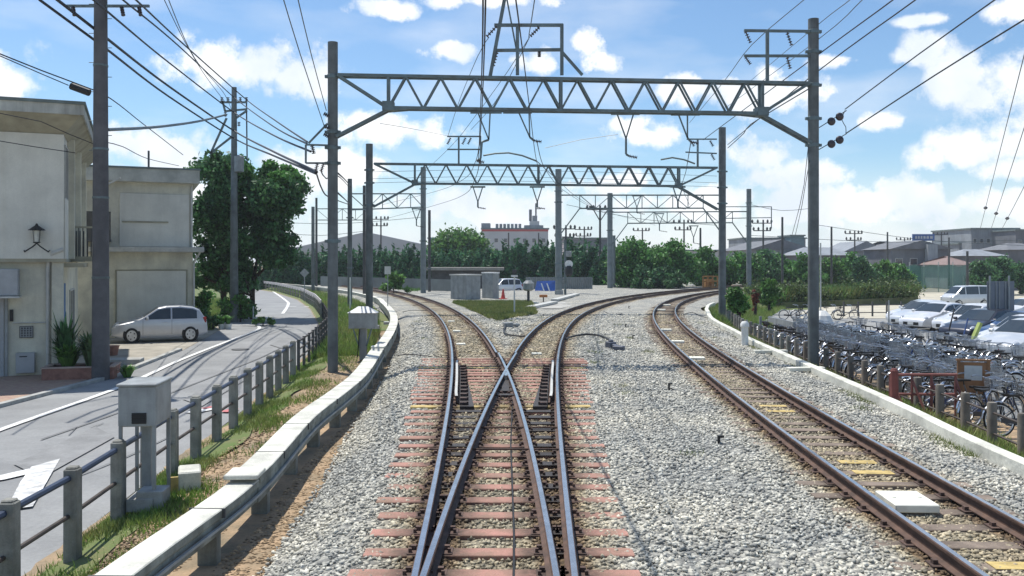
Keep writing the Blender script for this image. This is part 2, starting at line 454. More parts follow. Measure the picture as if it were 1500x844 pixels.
def roadL(y): # left edge of the road
    return interp([(0, -12.4), (10, -12.3), (26, -11.6), (34, -12.6), (44, -14.5), (50, -16.2), (60, -17.6), (75, -22), (95, -29.5), (125, -42), (150, -56)], y)
ys = list(np.arange(0, 150, 1.0))
ribbon('road', [(roadL(y), y) for y in ys], [(fenceL(min(y, 140)) - .35, y) for y in ys], m_asph, .016, 'grey asphalt lane curving left beside the railway', across=10)
ribbon('road_shoulder', [(-60, y) for y in np.arange(0, 62, 2.)], [(roadL(y) - .05, y) for y in np.arange(0, 62, 2.)], m_conc_yard, .008, 'pale concrete forecourt on the house side of the lane', across=20)
def stripe(name, pix, w, z, label, m=m_paint, dz=.022):
    pts = smooth_path([P(a, b, z) for a, b in pix], .5)
    L = []; Rr = []
    for i, p in enumerate(pts):
        d = (pts[min(i + 1, len(pts) - 1)] - pts[max(i - 1, 0)]).normalized(); nrm = Vector((-d.y, d.x, 0)) * w / 2
        L.append((p.x + nrm.x, p.y + nrm.y)); Rr.append((p.x - nrm.x, p.y - nrm.y))
    return ribbon(name, L, Rr, m, dz, label, zf=(lambda x, y: z), across=1)
stripe('road_marking', [(-60,657),(0,631),(178,567),(262,529),(330,502),(372,486),(380,481),(374,477),(345,477),(310,477)], .17, -.78, 'white edge line hooking round in front of the parked car')
stripe('road_marking', [(395,424),(418,440),(422,447),(414,460)], .22, -.78, 'short curved white line on the far bend of the lane')
stripe('road_marking', [(420,450),(434,450)], .5, -.78, 'small white dash on the far lane')
stripe('road_marking', [(446,449.6),(456,449.6)], .5, -.78, 'second small white dash on the far lane')
stripe('road_marking', [(-60,712),(0,702),(52,690)], .32, -.78, 'white stop line ending at the painted triangle')
poly_sheet('road_marking', [P(a, b, 0) for a, b in ()] or [P(8,748,-.756), P(48,742,-.756), P(88,672,-.756), P(46,684,-.756), P(30,706,-.756)], -.752, mat('worn_paint', (.66, .66, .64), .7, scale=5, var=.45, fine=.3), 'worn white hatched triangle painted on the near lane')
stripe('road_marking', [(278,606),(318,598)], .3, -.78, 'pale patch of paint on the lane behind the fence')
stripe('road_marking', [(297,600),(312,597)], .16, -.775, 'faded red lettering patch on the lane', mat('red_paint', (.5, .16, .16), .8), .026)
stripe('road_marking', [(327,605),(345,600)], .22, -.775, 'faded red patch of paint on the lane by the fence', MATS['red_paint'], .026)
# seams and repair patches on the lane
m_patch = mat('asphalt_patch', (.17, .173, .175), .9, scale=1.2, var=.2, fine=.2)
for (a, b, c, d, w) in ((60, 645, 330, 545, .05), (330, 545, 430, 500, .05), (110, 700, 250, 640, .04)):
    stripe('road_seam', [(a, b), ((a + c) / 2 + 6, (b + d) / 2), (c, d)], w, -.78, 'dark tar seam along the lane', m_patch, .020)
def road_patch(pix, label, m=None):
    poly_sheet('road_patch', [P(a, b, -.763) for a, b in pix], -.7615, m or m_patch2, label)
m_patch2 = mat('asphalt_repair', (.24, .242, .237), .9, scale=2, var=.2, fine=.3)
road_patch([(268,585),(352,541),(372,549),(296,595)], 'darker rectangular repair in the lane behind the fence posts')
road_patch([(20,680),(140,625),(168,640),(60,700)], 'darker repair patch on the near lane by the triangle')
road_patch([(395,505),(430,488),(448,493),(415,511)], 'small repair patch on the lane by the near mast')
for px, py, lb in ((205, 600, 'round manhole cover in the lane'), (352, 512, 'second round manhole cover farther up the lane')):
    p = P(px, py, -.77); mh = MB(); mh.lathe((p.x, p.y, -.776), [(.33, 0), (.33, .018), (.29, .019), (.28, .014)], 24); solo(mh, 'manhole_cover', lb, 'manhole cover', mat('cast_iron', (.08, .08, .08), .6), (p.x, p.y, -.776))
for q_ in range(3):
    x0 = random.uniform(60, 400); y0 = interp([(60, 640), (400, 480)], x0) + random.uniform(5, 60); pts = [(x0, y0)]
    for k in range(4): pts.append((pts[-1][0] + random.uniform(10, 26), pts[-1][1] + random.uniform(-16, 3)))
    stripe('road_seam', pts, .022, -.78, 'thin crack in the lane surface', m_patch, .0185)
# drain strip / kerb on the house side
kb = MB()
for i in range(0, 34):
    y = i * 1.0
    kb.box((roadL(y + .5) - .12, y + .5, ZR + .035), (.18, .98, .1), rz=math.atan2(-(roadL(y + 1) - roadL(y)), 1))
tag(kb.build('kerb', m_concrete), 'low concrete kerb along the house side of the lane', None, None, 'structure')

# brick paving at lower left
m_brick = bpy.data.materials.new('paving_brick'); m_brick.use_nodes = True
def brick_mat(m, c1, c2, mort, sc, bw=.5, rh=.25):
    t = m.node_tree; b = t.nodes['Principled BSDF']; b.inputs['Roughness'].default_value = .9
    gm = N(t, 'ShaderNodeNewGeometry'); br = N(t, 'ShaderNodeTexBrick'); br.inputs['Scale'].default_value = sc
    br.inputs['Color1'].default_value = (*c1, 1); br.inputs['Color2'].default_value = (*c2, 1); br.inputs['Mortar'].default_value = (*mort, 1)
    br.inputs['Mortar Size'].default_value = .015
    t.links.new(gm.outputs['Position'], br.inputs['Vector']); t.links.new(br.outputs[0], b.inputs['Base Color'])
brick_mat(m_brick, (.33, .19, .15), (.42, .30, .2), (.3, .27, .23), 4)
poly_sheet('brick_paving', [P(-90,600,-.765), P(0,590,-.765), P(95,566,-.765), P(128,556,-.765), P(100,545,-.765), P(-60,545,-.765)], -.762, m_brick, 'red and tan brick paving in front of the near house')

# parking lot
ysl = list(np.arange(4, 95, 1.5))
ribbon('parking_lot', [(max(xRW(min(y, 59)) + 1.9, fTL(y) + 6), y) for y in ysl], [(75, y) for y in ysl], m_asph2, .012, 'grey tarmac of the bicycle and car park', across=30)
m_sandlot = mat('pale_gravel', (.50, .46, .36), .95, scale=.4, var=.2, fine=.2)
ysl = list(np.arange(60, 150, 3.))
ribbon('gravel_lot', [(fTL(min(y, 104)) + 9, y) for y in ysl], [(120, y) for y in ysl], m_sandlot, .03, 'pale sandy ground behind the parked cars', across=30)
stripe('parking_marking', [(1440,558),(1475,570),(1530,590)], .15, -.79, 'white bay line on the tarmac beside the brown notice board', dz=.03)
stripe('parking_marking', [(1395,596),(1440,601)], .4, -.79, 'white painted patch below the brown notice board', dz=.03)

# ------------------------------------------------------------------ ballast
def track_stain(x, y):
    """rust dust: 1 near running rails"""
    s = np.zeros_like(x)
    for fn, fi in ((fLS, 1.25), (fRS, -1.25), (fTL, 1.12)):
        c = np.vectorize(fn)(np.clip(y, 2, 100)); sl = np.vectorize(lambda q: slope(fn, q))(np.clip(y, 2, 100)); nn = np.hypot(1, sl)
        for off in (0, fi):
            d = np.abs((x - c) / nn - off)
            s = np.maximum(s, .95 * np.exp(-(d / .27) ** 2))
        mid = np.abs((x - c) / nn - fi / 2)
        s = np.maximum(s, .46 * np.exp(-(mid / (1.12 if fi > 1.2 or fi < 0 else .95)) ** 6))
    s = s + (np.sin(x * 5.3 + y * 2.1) * np.sin(y * 3.7 - x * 2.9)) * .07 * (s > .1)
    return s
def ballast_mat(name, stones):
    m = bpy.data.materials.new(name); m.use_nodes = True; t = m.node_tree; b = t.nodes['Principled BSDF']
    b.inputs['Roughness'].default_value = .92; b.inputs['Specular IOR Level'].default_value = .3
    gm = N(t, 'ShaderNodeNewGeometry'); at = N(t, 'ShaderNodeAttribute'); at.attribute_name = 'stain'
    cr = N(t, 'ShaderNodeValToRGB'); el = cr.color_ramp.elements
    el[0].position = 0; el[0].color = (.25, .25, .235, 1); el[1].position = 1; el[1].color = (.80, .78, .69, 1)
    e = el.new(.35); e.color = (.43, .425, .385, 1); e = el.new(.75); e.color = (.60, .585, .52, 1)
    if stones: t.links.new(gm.outputs['Random Per Island'], cr.inputs[0])
    else:
        vo = N(t, 'ShaderNodeTexVoronoi'); vo.inputs['Scale'].default_value = 17
        t.links.new(gm.outputs['Position'], vo.inputs['Vector'])
        sp = N(t, 'ShaderNodeSeparateColor'); t.links.new(vo.outputs['Color'], sp.inputs[0]); 
        dk = M2(t, 'SUBTRACT', sp.outputs[0], M2(t, 'MULTIPLY', vo.outputs['Distance'], .55))
        t.links.new(dk, cr.inputs[0])
        bp = N(t, 'ShaderNodeBump'); bp.inputs['Strength'].default_value = 1; bp.inputs['Distance'].default_value = .05; bp.invert = True
        t.links.new(vo.outputs['Distance'], bp.inputs['Height']); t.links.new(bp.outputs[0], b.inputs['Normal'])
    n = N(t, 'ShaderNodeTexNoise'); n.inputs['Scale'].default_value = .55; n.inputs['Detail'].default_value = 5
    t.links.new(gm.outputs['Position'], n.inputs['Vector'])
    tint = N(t, 'ShaderNodeMix', data_type='RGBA', blend_type='MULTIPLY'); tint.inputs[0].default_value = 1
    tr = N(t, 'ShaderNodeValToRGB'); tr.color_ramp.elements[0].position = .35; tr.color_ramp.elements[0].color = (.74, .75, .75, 1)
    tr.color_ramp.elements[1].position = .65; tr.color_ramp.elements[1].color = (1.05, 1.02, .95, 1)
    t.links.new(n.outputs['Fac'], tr.inputs[0]); t.links.new(cr.outputs[0], tint.inputs[6]); t.links.new(tr.outputs[0], tint.inputs[7])
    mx = N(t, 'ShaderNodeMix', data_type='RGBA', blend_type='MULTIPLY'); mx.inputs[0].default_value = 1
    sr = N(t, 'ShaderNodeValToRGB'); e_ = sr.color_ramp.elements; e_[0].position = 0; e_[0].color = (1, 1, 1, 1); e_[1].position = 1; e_[1].color = (.20, .14, .10, 1)
    q_ = e_.new(.45); q_.color = (.85, .76, .61, 1); q_ = e_.new(.75); q_.color = (.45, .33, .23, 1)
    t.links.new(at.outputs['Fac'], sr.inputs[0])
    t.links.new(tint.outputs[2], mx.inputs[6]); t.links.new(sr.outputs[0], mx.inputs[7])
    t.links.new(mx.outputs[2], b.inputs['Base Color'])
    return m
m_bal, m_sto = ballast_mat('ballast', False), ballast_mat('ballast_stone', True)
def ballL(y):
    return max(-60, interp([(2, -2.75), (8, -2.45), (12, -2.6), (15, -2.85), (20, -3.15), (25, -3.5), (35, -4.4), (48, -6.5), (64, -10.1), (85, -17.5), (110, -28), (140, -43)], y))
def ballR(y):
    if y < 52: return xRW(y) - .12
    yy = min(y, 104); tr = fTL(yy) + 3.1 * math.hypot(1, slope(fTL, yy))
    return lerp(xRW(52) - .12, tr, min(1, (y - 52) / 8.0))
def ball_h(x, y):
    l = np.vectorize(ballL)(y); r = np.vectorize(ballR)(y)
    e = np.minimum((x - l) / .7, 1); e2 = np.minimum((r - x) / .8, 1)
    s = np.clip(np.minimum(e, 1), 0, 1); s2 = np.clip(e2, 0, 1)
    h = -.192 - .33 * (1 - s) - .08 * (1 - s2)
    return h + .02 * np.sin(x * 1.7 + y * .6) * np.sin(y * .9 - x)
def build_ballast():
    rows = list(np.arange(2, 60, .33)) + list(np.arange(60, 140, 1.))
    w = 90; V = []
    for y in rows:
        xs = np.linspace(ballL(y), ballR(y), w); V.append(np.stack([xs, np.full(w, y), ball_h(xs, np.full(w, y))], -1))
    V = np.concatenate(V); V[:, 2] += rng.normal(0, .006, len(V))
    i = np.arange(len(rows) - 1)[:, None] * w + np.arange(w - 1)[None]
    st = track_stain(V[:, 0], V[:, 1])
    o = arr_mesh('ballast_bed', V, np.stack([i, i + 1, i + 1 + w, i + w], -1).reshape(-1, 4), m_bal, attr=st)
    tag(o, 'grey crushed stone bed under the tracks', None, None, 'structure')
    # loose stones
    bands = [(6.0, 11, 520, .029), (11, 16, 400, .031), (16, 23, 260, .034), (23, 33, 130, .040), (33, 48, 50, .048)]
    C = []; S = []
    for (y0, y1, den, sz) in bands:
        wx = 14; n = int(den * (y1 - y0) * wx)
        x = rng.uniform(-4.6, 9.4, n); y = rng.uniform(y0, y1, n)
        l = np.vectorize(ballL)(y); r = np.vectorize(ballR)(y)
        k = (x > l - .1 * rng.random(n)) & (x < r) & (np.abs(x) < y * .60)
        x, y = x[k], y[k]
        C.append(np.stack([x, y, ball_h(x, y) + rng.uniform(-.006, .016, len(x))], -1)); S.append(np.full(len(x), sz) * rng.uniform(.6, 1.3, len(x)))
    C = np.concatenate(C); S = np.concatenate(S); n = len(C)
    # octahedron-ish stones with jitter: 6 corners + squash = 8 triangles
    base = np.array([(1, 0, 0), (-1, 0, 0), (0, 1, 0), (0, -1, 0), (0, 0, 1), (0, 0, -1)], dtype=np.float32)
    tri = np.array([(0, 2, 4), (2, 1, 4), (1, 3, 4), (3, 0, 4), (2, 0, 5), (1, 2, 5), (3, 1, 5), (0, 3, 5)])
    vv = base[None] * rng.uniform(.65, 1.2, (n, 6, 1)) + rng.normal(0, .2, (n, 6, 3))
    an = rng.uniform(0, 2 * np.pi, (n, 3)); c, s = np.cos(an), np.sin(an)
    x, y, z = vv[..., 0].copy(), vv[..., 1].copy(), vv[..., 2].copy()
    x, y = x * c[:, :1] - y * s[:, :1], x * s[:, :1] + y * c[:, :1]
    y, z = y * c[:, 1:2] - z * s[:, 1:2], y * s[:, 1:2] + z * c[:, 1:2]
    x, y = x * c[:, 2:] - y * s[:, 2:], x * s[:, 2:] + y * c[:, 2:]
    vv = np.stack([x, y, z * .8], -1) * S[:, None, None] + C[:, None]
    fq = (tri[None] + (np.arange(n) * 6)[:, None, None]).reshape(-1, 3)
    st = np.repeat(track_stain(C[:, 0], C[:, 1]), 6)
    o = arr_mesh('ballast_stones', vv.reshape(-1, 3), fq, m_sto, attr=st)
    tag(o, 'loose crushed grey stones lying over the track bed', None, None, 'stuff')
    print('stones', n)
build_ballast()

# ------------------------------------------------------------------ tracks
def rail_mesh(name, pts, parent, mats=(m_railside, m_railtop)):
    # half profile (x, z), head on top at z=0
    prof = [(-.064, -.153), (-.064, -.143), (-.012, -.125), (-.009, -.045), (-.034, -.034), (-.0345, -.010), (-.026, 0), (.026, 0), (.0345, -.010), (.034, -.034), (.009, -.045), (.012, -.125), (.064, -.143), (.064, -.153)]
    b = MB(); n = len(prof)
    for i, p in enumerate(pts):
        d = (pts[min(i + 1, len(pts) - 1)] - pts[max(i - 1, 0)]).normalized(); nx = Vector((d.y, -d.x, 0))
        b.v += [tuple(p + nx * x + Vector((0, 0, z))) for x, z in prof]
    for i in range(len(pts) - 1):
        for k in range(n - 1):
            b.f.append((i * n + k, (i + 1) * n + k, (i + 1) * n + k + 1, i * n + k + 1)); b.mi.append(1 if k == 6 else 0)
    b.f.append(tuple(range(n))); b.mi.append(0); b.f.append(tuple((len(pts) - 1) * n + k for k in range(n))[::-1]); b.mi.append(0)
    return part(b, name, list(mats), parent)
def fpts(fn, y0, y1, st=.7): return [Vector((fn(y), y, 0)) for y in list(np.arange(y0, y1, st)) + [y1]]

m_pink = mat('pink_sleeper', (.39, .195, .15), .85, scale=3.2, var=.3, fine=.35, bump=.3, island=.14, col2=(.26, .165, .115))
m_wood = mat('old_sleeper', (.255, .20, .155), .9, scale=3, var=.4, fine=.3, bump=.4)
m_yellow = mat('yellow_sleeper', (.55, .41, .15), .8, scale=6, var=.35, fine=.2)
m_oil = mat('oily_plate', (.035, .027, .022), .6, scale=5, var=.4)

TY = 25.5
def stained(base, dark=(.035, .022, .015)):
    m = MATS[base].copy(); m.name = 'stained_' + base; MATS[m.name] = m; t = m.node_tree; b = t.nodes['Principled BSDF']; src = b.inputs['Base Color'].links[0].from_socket
    at = N(t, 'ShaderNodeAttribute'); at.attribute_name = 'stain'; mx = N(t, 'ShaderNodeMix', data_type='RGBA'); gm = N(t, 'ShaderNodeNewGeometry')
    n = N(t, 'ShaderNodeTexNoise'); n.inputs['Scale'].default_value = 14; n.inputs['Detail'].default_value = 5; t.links.new(gm.outputs['Position'], n.inputs['Vector'])
    v = M2(t, 'MULTIPLY', at.outputs['Fac'], M2(t, 'MULTIPLY_ADD', n.outputs['Fac'], 1.6, .25)); v = M2(t, 'MINIMUM', v, .93)
    t.links.new(v, mx.inputs[0]); t.links.new(src, mx.inputs[6]); mx.inputs[7].default_value = (*dark, 1); t.links.new(mx.outputs[2], b.inputs['Base Color']); return m
def sleeper_mesh(c, d, rz, rails, m, parent, rad=.27, bev=.012):
    """long timber with cross cuts so that the stain attribute can follow the rails; rails: local x positions"""
    L, W, H = d; n = max(4, int(L / .12)); b = MB(); ca, sa = math.cos(rz), math.sin(rz); sv_ = []
    for i in range(n + 1):
        x = -L / 2 + L * i / n; st_ = max([math.exp(-((x - q) / rad) ** 2) for q in rails] + [0])
        for y, z in ((-W / 2, -H / 2), (W / 2, -H / 2), (W / 2, H / 2 - .008), (W / 2 - .012, H / 2), (-W / 2 + .012, H / 2), (-W / 2, H / 2 - .008)):
            b.v.append((c[0] + x * ca - y * sa, c[1] + x * sa + y * ca, c[2] + z)); sv_.append(st_)
    for i in range(n):
        for k in range(6): b.f.append((i * 6 + k, i * 6 + (k + 1) % 6, (i + 1) * 6 + (k + 1) % 6, (i + 1) * 6 + k)); b.mi.append(0)
    b.f.append(tuple(range(6))[::-1]); b.mi.append(0); b.f.append(tuple(n * 6 + k for k in range(6))); b.mi.append(0)
    o = part(b, 'sleeper', m, parent); a = o.data.attributes.new('stain', 'FLOAT', 'POINT'); a.data.foreach_set('value', sv_); return o
m_pinks = stained('pink_sleeper'); m_yels = stained('yellow_sleeper'); m_woods = stained('old_sleeper')
def build_turnout():
    t = empty('turnout', 'Y shaped turnout on salmon pink sleepers in the middle of the picture', 'railway track', (0, 6, -.2))
    for fn, nm in ((fLS, 'stock_rail'), (fRS, 'stock_rail')):
        rail_mesh(nm, fpts(fn, 2.5, TY), t)
    rail_mesh('closure_rail', fpts(fLR, 2.5, TY), t); rail_mesh('closure_rail', [p + Vector((0, 0, .0015)) for p in fpts(fRL, 2.5, TY)], t)
    # frog body
    fy = 20.9; fxx = (fLR(fy) + fRL(fy)) / 2
    b = MB(); b.prism([(fxx - .035, fy - .5), (fxx + .035, fy - .5), (fRL(fy + 1.1) - .0, fy + 1.1), (fLR(fy + 1.1), fy + 1.1)], -.15, -.004)
    part(b, 'frog', m_railtop, t)
    b = MB(); b.box((fxx, 19.6, -.13), (.16, 1.9, .05)); b.box((fxx, 18.8, -.135), (.34, .22, .045)); b.box((fxx, 18.2, -.135), (.42, .22, .045)); b.box((fxx, 19.4, -.135), (.26, .22, .045))
    part(b, 'frog_plate', m_oil, t)
    # guard rails with dark brace strips beside both stock rails
    for fn, s in ((fLS, 1), (fRS, -1)):
        g = [Vector((fn(y) + s * (.118 + .03 * max(0, abs(y - 20.4) - 2.6)), y, -.004)) for y in np.arange(17.3, 23.6, .45)]
        rail_mesh('guard_rail', g, t, (m_stain, m_lightgrey))
        b = MB(); b.prism([(fn(16.6) + s * .20, 16.6), (fn(16.6) + s * .47, 16.6), (fn(23.2) + s * .30, 23.2), (fn(23.2) + s * .20, 23.2)][::s], -.16, -.10)
        part(b, 'guard_plate', m_oil, t)
        for y in np.arange(16.8, 23, .55):
            b = MB(); b.box((fn(y) + s * .27, y, -.075), (.13, .1, .05)); b.box((fn(y) + s * .35, y, -.07), (.035, .035, .06))
            part(b, 'guard_brace', m_stain, t)
    # sleepers, one part each
    y = 4.2; k = 0
    while y < TY - .1:
        wl = interp([(4, -1.36), (8.2, -1.42), (10, -1.5), (15, -1.8), (22, -2.35), (26, -2.6)], y) + random.uniform(-.05, .05)
        wr = interp([(4, 1.1), (8.2, 1.14), (10, 1.2), (15, 1.42), (22, 1.86), (26, 2.15)], y) + random.uniform(-.05, .05)
        rz = random.uniform(-.008, .008); cx = (wl + wr) / 2
        o = sleeper_mesh((cx, y, -.238 + random.uniform(-.008, .005)), (wr - wl, .225, .16), rz, [q(y) - cx for q in (fLS, fLR, fRL, fRS)], m_yels if k in (21, 33) else m_pinks, t)
        # tie plates and clips
        for fn in (fLS, fLR, fRL, fRS):
            x = fn(y); b = MB()
            b.box((x, y, -.158), (.30, .19, .012))
            for s in (-1, 1):
                b.box((x + s * .095, y + .04, -.135), (.05, .05, .045)); b.box((x + s * .12, y - .05, -.14), (.03, .03, .05))
            part(b, 'tie_plate', m_stain, o)
        if y > 8 and y < 17 :
            for (fa, fb) in ((fLS, fRL), (fLR, fRS)):
                xa, xb = fa(y), fb(y)
                if abs(xb - xa) < .95: b = MB(); b.b2(min(xa, xb) + .05, max(xa, xb) - .05, y - .115, y + .115, -.162, -.150); part(b, 'slide_chair', m_oil, o)
        y += .61 if y < 17 else .52
        k += 1
    # stretcher bars and switch rodding
    for y in (12.6, 14.3):
        b = MB(); b.tube([(fLS(y) - .2, y + .3, -.12), (fRS(y) + .2, y + .3, -.12)], .018); part(b, 'stretcher_bar', m_stain, t)
    b = MB(); b.tube([(.0, 4, -.155), (.02, 9, -.155), (-.02, 13.5, -.155), (.02, 19, -.155)], .012, 5); part(b, 'control_cable', m_black, t)
    return t
turnout = build_turnout()

def build_track(name, label, fa, g, y0, y1, m_s, sp, slen, z_s=-.242, yellow=(), hidden=False):
    o = offset(fa, g); ins = offset(fa, g / 2); t = empty(name, label, 'railway track', (fa(y0), y0, -.2))
    rail_mesh('rail', fpts(fa, y0, y1), t)
    ys = list(np.arange(y0, y1, .7)) + [y1]
    pr = [Vector((*o(y), 0)) for y in ys]
    rail_mesh('rail', pr, t)
    y = y0 + .3; k = 0; n = 0
    while y < y1 and n < 98:
        x, yy = ins(y); s = slope(fa, y); a = math.atan2(-s, 1)
        if m_s is m_wood: sl = sleeper_mesh((x, yy, z_s + random.uniform(-.008, .008)), (slen * random.uniform(.96, 1.03), .21, .15), a + random.uniform(-.01, .01), (-g / 2, g / 2), m_woods, t, .22)
        else: b = MB(); b.box((x + random.uniform(-.03, .03), yy, z_s + random.uniform(-.008, .008)), (slen, .21, .15), a + random.uniform(-.01, .01)); sl = part(b, 'sleeper', m_s, t)
        if y < 34:
            b = MB()
            for off in (0, g):
                q = offset(fa, off)(y); b.box((q[0], q[1], -.157), (.30, .18, .012), a)
                for sg in (-1, 1):
                    b.box((q[0] + sg * .1 * math.cos(a), q[1] + sg * .1 * math.sin(a), -.135), (.045, .06, .045), a)
            part(b, 'tie_plate', m_stain, sl)
        if k in yellow:
            b = MB(); b.box((x + .1, yy, z_s + .0765), (.5, .2, .006), a); part(b, 'yellow_mark', m_yellow, sl)
        y += sp if y < 45 else sp * 1.6
        k += 1; n += 1
    return t
build_track('railway_track', 'track in the right foreground with weathered brown timber sleepers', fTL, 1.12, 3.0, 100, m_wood, .60, 2.05, yellow=(7, 8, 13, 14, 15, 12, 22, 23))
m_tan = mat('tan_sleeper', (.34, .28, .21), .9, scale=3, var=.3, fine=.3)
build_track('railway_track', 'left branch track curving away behind the roadside fence', fLS, 1.28, TY + .01, 140, m_tan, .62, 2.1, z_s=-.262)
def mirror_track():
    return build_track('railway_track', 'right branch track sweeping past the catenary masts in the middle', fRS, -1.25, TY + .01, 106, m_tan, .62, 2.1, z_s=-.262)
mirror_track()

# white transponder slabs between the rails
def slab(px, py, w, l, z, label, m=m_white, h=.09, fn=fTL):
    p = P(px, py, z); a = math.atan2(-slope(fn, p.y), 1)
    b = MB(); b.box((p.x, p.y, z - h / 2), (w, l, h), a); b.box((p.x - w * .3, p.y, z + .006), (.05, .05, .02), a); b.box((p.x + w * .3, p.y, z + .006), (.05, .05, .02), a)
    return solo(b, 'track_beacon', label, 'beacon', m, (p.x, p.y, z - h), 'white slabs between the rails', bevel=.01)
m_slab = mat('white_slab', (.78, .77, .66), .7, scale=5, var=.12, fine=.08)
slab(1328, 729, .48, .62, -.07, 'large cream slab between the rails of the near right track', m_slab)
slab(1021, 523, .42, .35, -.10, 'white slab in the right track just past the large cream one', m_slab)
slab(993, 499, .42, .35, -.10, 'white slab in the right track, third from the camera', m_slab)
slab(976, 482, .42, .35, -.10, 'white slab in the right track, fourth from the camera', m_slab)
slab(969, 453, .45, .45, -.10, 'white slab in the right track where it begins to bend', m_slab)
slab(977, 446, .45, .45, -.10, 'farthest white slab in the bend of the right track', m_slab)
slab(783, 439.5 + 3, .5, .5, -.10, 'white slab in the far right branch beside the signal', m_slab, fn=fRS)
slab(661, 470, .3, .3, -.12, 'farthest small white slab in the left branch', m_slab, fn=fLS)
slab(669, 484, .3, .3, -.12, 'middle small white slab in the left branch', m_slab, fn=fLS)
slab(675, 503, .3, .3, -.12, 'nearest small white slab in the left branch beyond the frog', m_slab, fn=fLS)
slab(786, 517, .3, .25, -.12, 'small white slab in the right branch beyond the frog', m_slab, fn=fRS)
# ballast clutter: hoses, device, crack-like cables
def hose(name, label, pts, r, cat='cable', m=m_black):
    pp = smooth_path([Vector(p) for p in pts], .15); b = MB(); b.tube(pp, r, 6); return solo(b, name, label, cat, m, tuple(pp[0]), smooth=True)
hose('track_cable', 'thick black hose on the ballast right of the turnout', [P(829,497,-.12), P(838,493,-.10), P(858,490,-.10), P(880,492,-.12), P(896,500,-.16)], .035)
hose('track_cable', 'black hose looping beside the left side of the right branch', [P(742,476,-.14), P(738,484,-.10), P(744,490,-.12), P(768,493,-.14)], .035)
hose('track_cable', 'thin cable from the fallen grey box to the turnout', [P(893,519,-.17), P(870,521,-.17), P(845,523,-.17), P(826,522,-.17)], .014)
hose('track_cable', 'thin cable crossing the ballast left of the left branch', [P(590,457,-.18), P(604,455,-.17), P(625,455,-.18)], .02)
hose('track_cable', 'thin cable crossing the ballast from the white wall', [P(583,521,-.17), P(600,519,-.17), P(630,522,-.17), P(658,521,-.17)], .014)
hose('track_cable', 'curved thin cable between the right branch and right track', [P(884,456,-.18), P(898,462,-.18), P(912,461,-.18)], .02)
hose('track_cable', 'thin cable from the right track to the right hand wall', [P(1000,461,-.18), P(1014,458,-.17), P(1027,463,-.18), P(1040,467,-.2)], .02)
b = MB(); c = P(897, 506, -.1); b.box((c.x - .05, c.y, -.08), (.26, .3, .2), .5); b.box((c.x + .12, c.y - .7, -.12), (.34, .3, .14), -.4); b.lathe((c.x - .05, c.y, .02), [(.09, 0), (.09, .05), (.05, .07)], 10); b.beam((c.x, c.y, -.1), (c.x + .12, c.y - .7, -.1), .12)
solo(b, 'track_device', 'small grey cast box lying on the ballast by the black hose', 'trackside box', mat('dull_blue_grey', (.10, .11, .14), .6), (c.x, c.y, -.2), bevel=.02)
b = MB(); c = P(744, 476, -.1); b.box((c.x, c.y, -.1), (.4, .3, .2), .3); b.box((c.x + .35, c.y + .2, -.13), (.25, .25, .14), .9)
solo(b, 'track_device', 'grey track box between the two diverging branches', 'trackside box', m_cab, (c.x, c.y, -.2), bevel=.02)
for px, py, lb in ((1053, 652, 'small black marker peg in the ballast between the tracks'), (980, 571, 'second black marker peg, beyond the nearer one'), (927, 497, 'farther marker peg in the ballast'), (916, 480, 'black marker peg near the branch curve'), (921, 452, 'farthest black marker peg between the branch and right track')):
    p = P(px, py, -.2); b = MB(); b.tube([(p.x, p.y, -.25), (p.x, p.y, -.06)], .022, 6); b.box((p.x + .03, p.y, -.07), (.09, .05, .035)); b.tube([(p.x, p.y, -.16), (p.x + .12, p.y + .05, -.2)], .01, 5)
    solo(b, 'marker_peg', lb, 'peg', m_black, (p.x, p.y, -.25))
p = P(1055, 646, -.1)

# ------------------------------------------------------------------ low walls beside the tracks
def sweep(b, pts, prof, closed=True, top=None):
    n = len(prof); base = len(b.v)
    for i, p in enumerate(pts):
        d = (pts[min(i + 1, len(pts) - 1)] - pts[max(i - 1, 0)]); d.z = 0; d.normalize(); nx = Vector((d.y, -d.x, 0))
        b.v += [tuple(p + nx * x + Vector((0, 0, z))) for x, z in prof]
    for i in range(len(pts) - 1):
        for k in range(n if closed else n - 1):
            k2 = (k + 1) % n
            b.f.append((base + i * n + k, base + (i + 1) * n + k, base + (i + 1) * n + k2, base + i * n + k2)); b.mi.append(b.cur if top is None or k != 0 else top)
    b.f.append(tuple(base + k for k in range(n))); b.mi.append(b.cur); b.f.append(tuple(base + (len(pts) - 1) * n + k for k in range(n))[::-1]); b.mi.append(b.cur)
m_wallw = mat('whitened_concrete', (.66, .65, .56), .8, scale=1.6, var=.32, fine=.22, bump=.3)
m_wallside = mat('stained_concrete', (.27, .29, .255), .9, scale=2.2, var=.4, fine=.25, bump=.3, streak=.55)  # streaky stains, plus the wall side's shade painted into a darker base tone
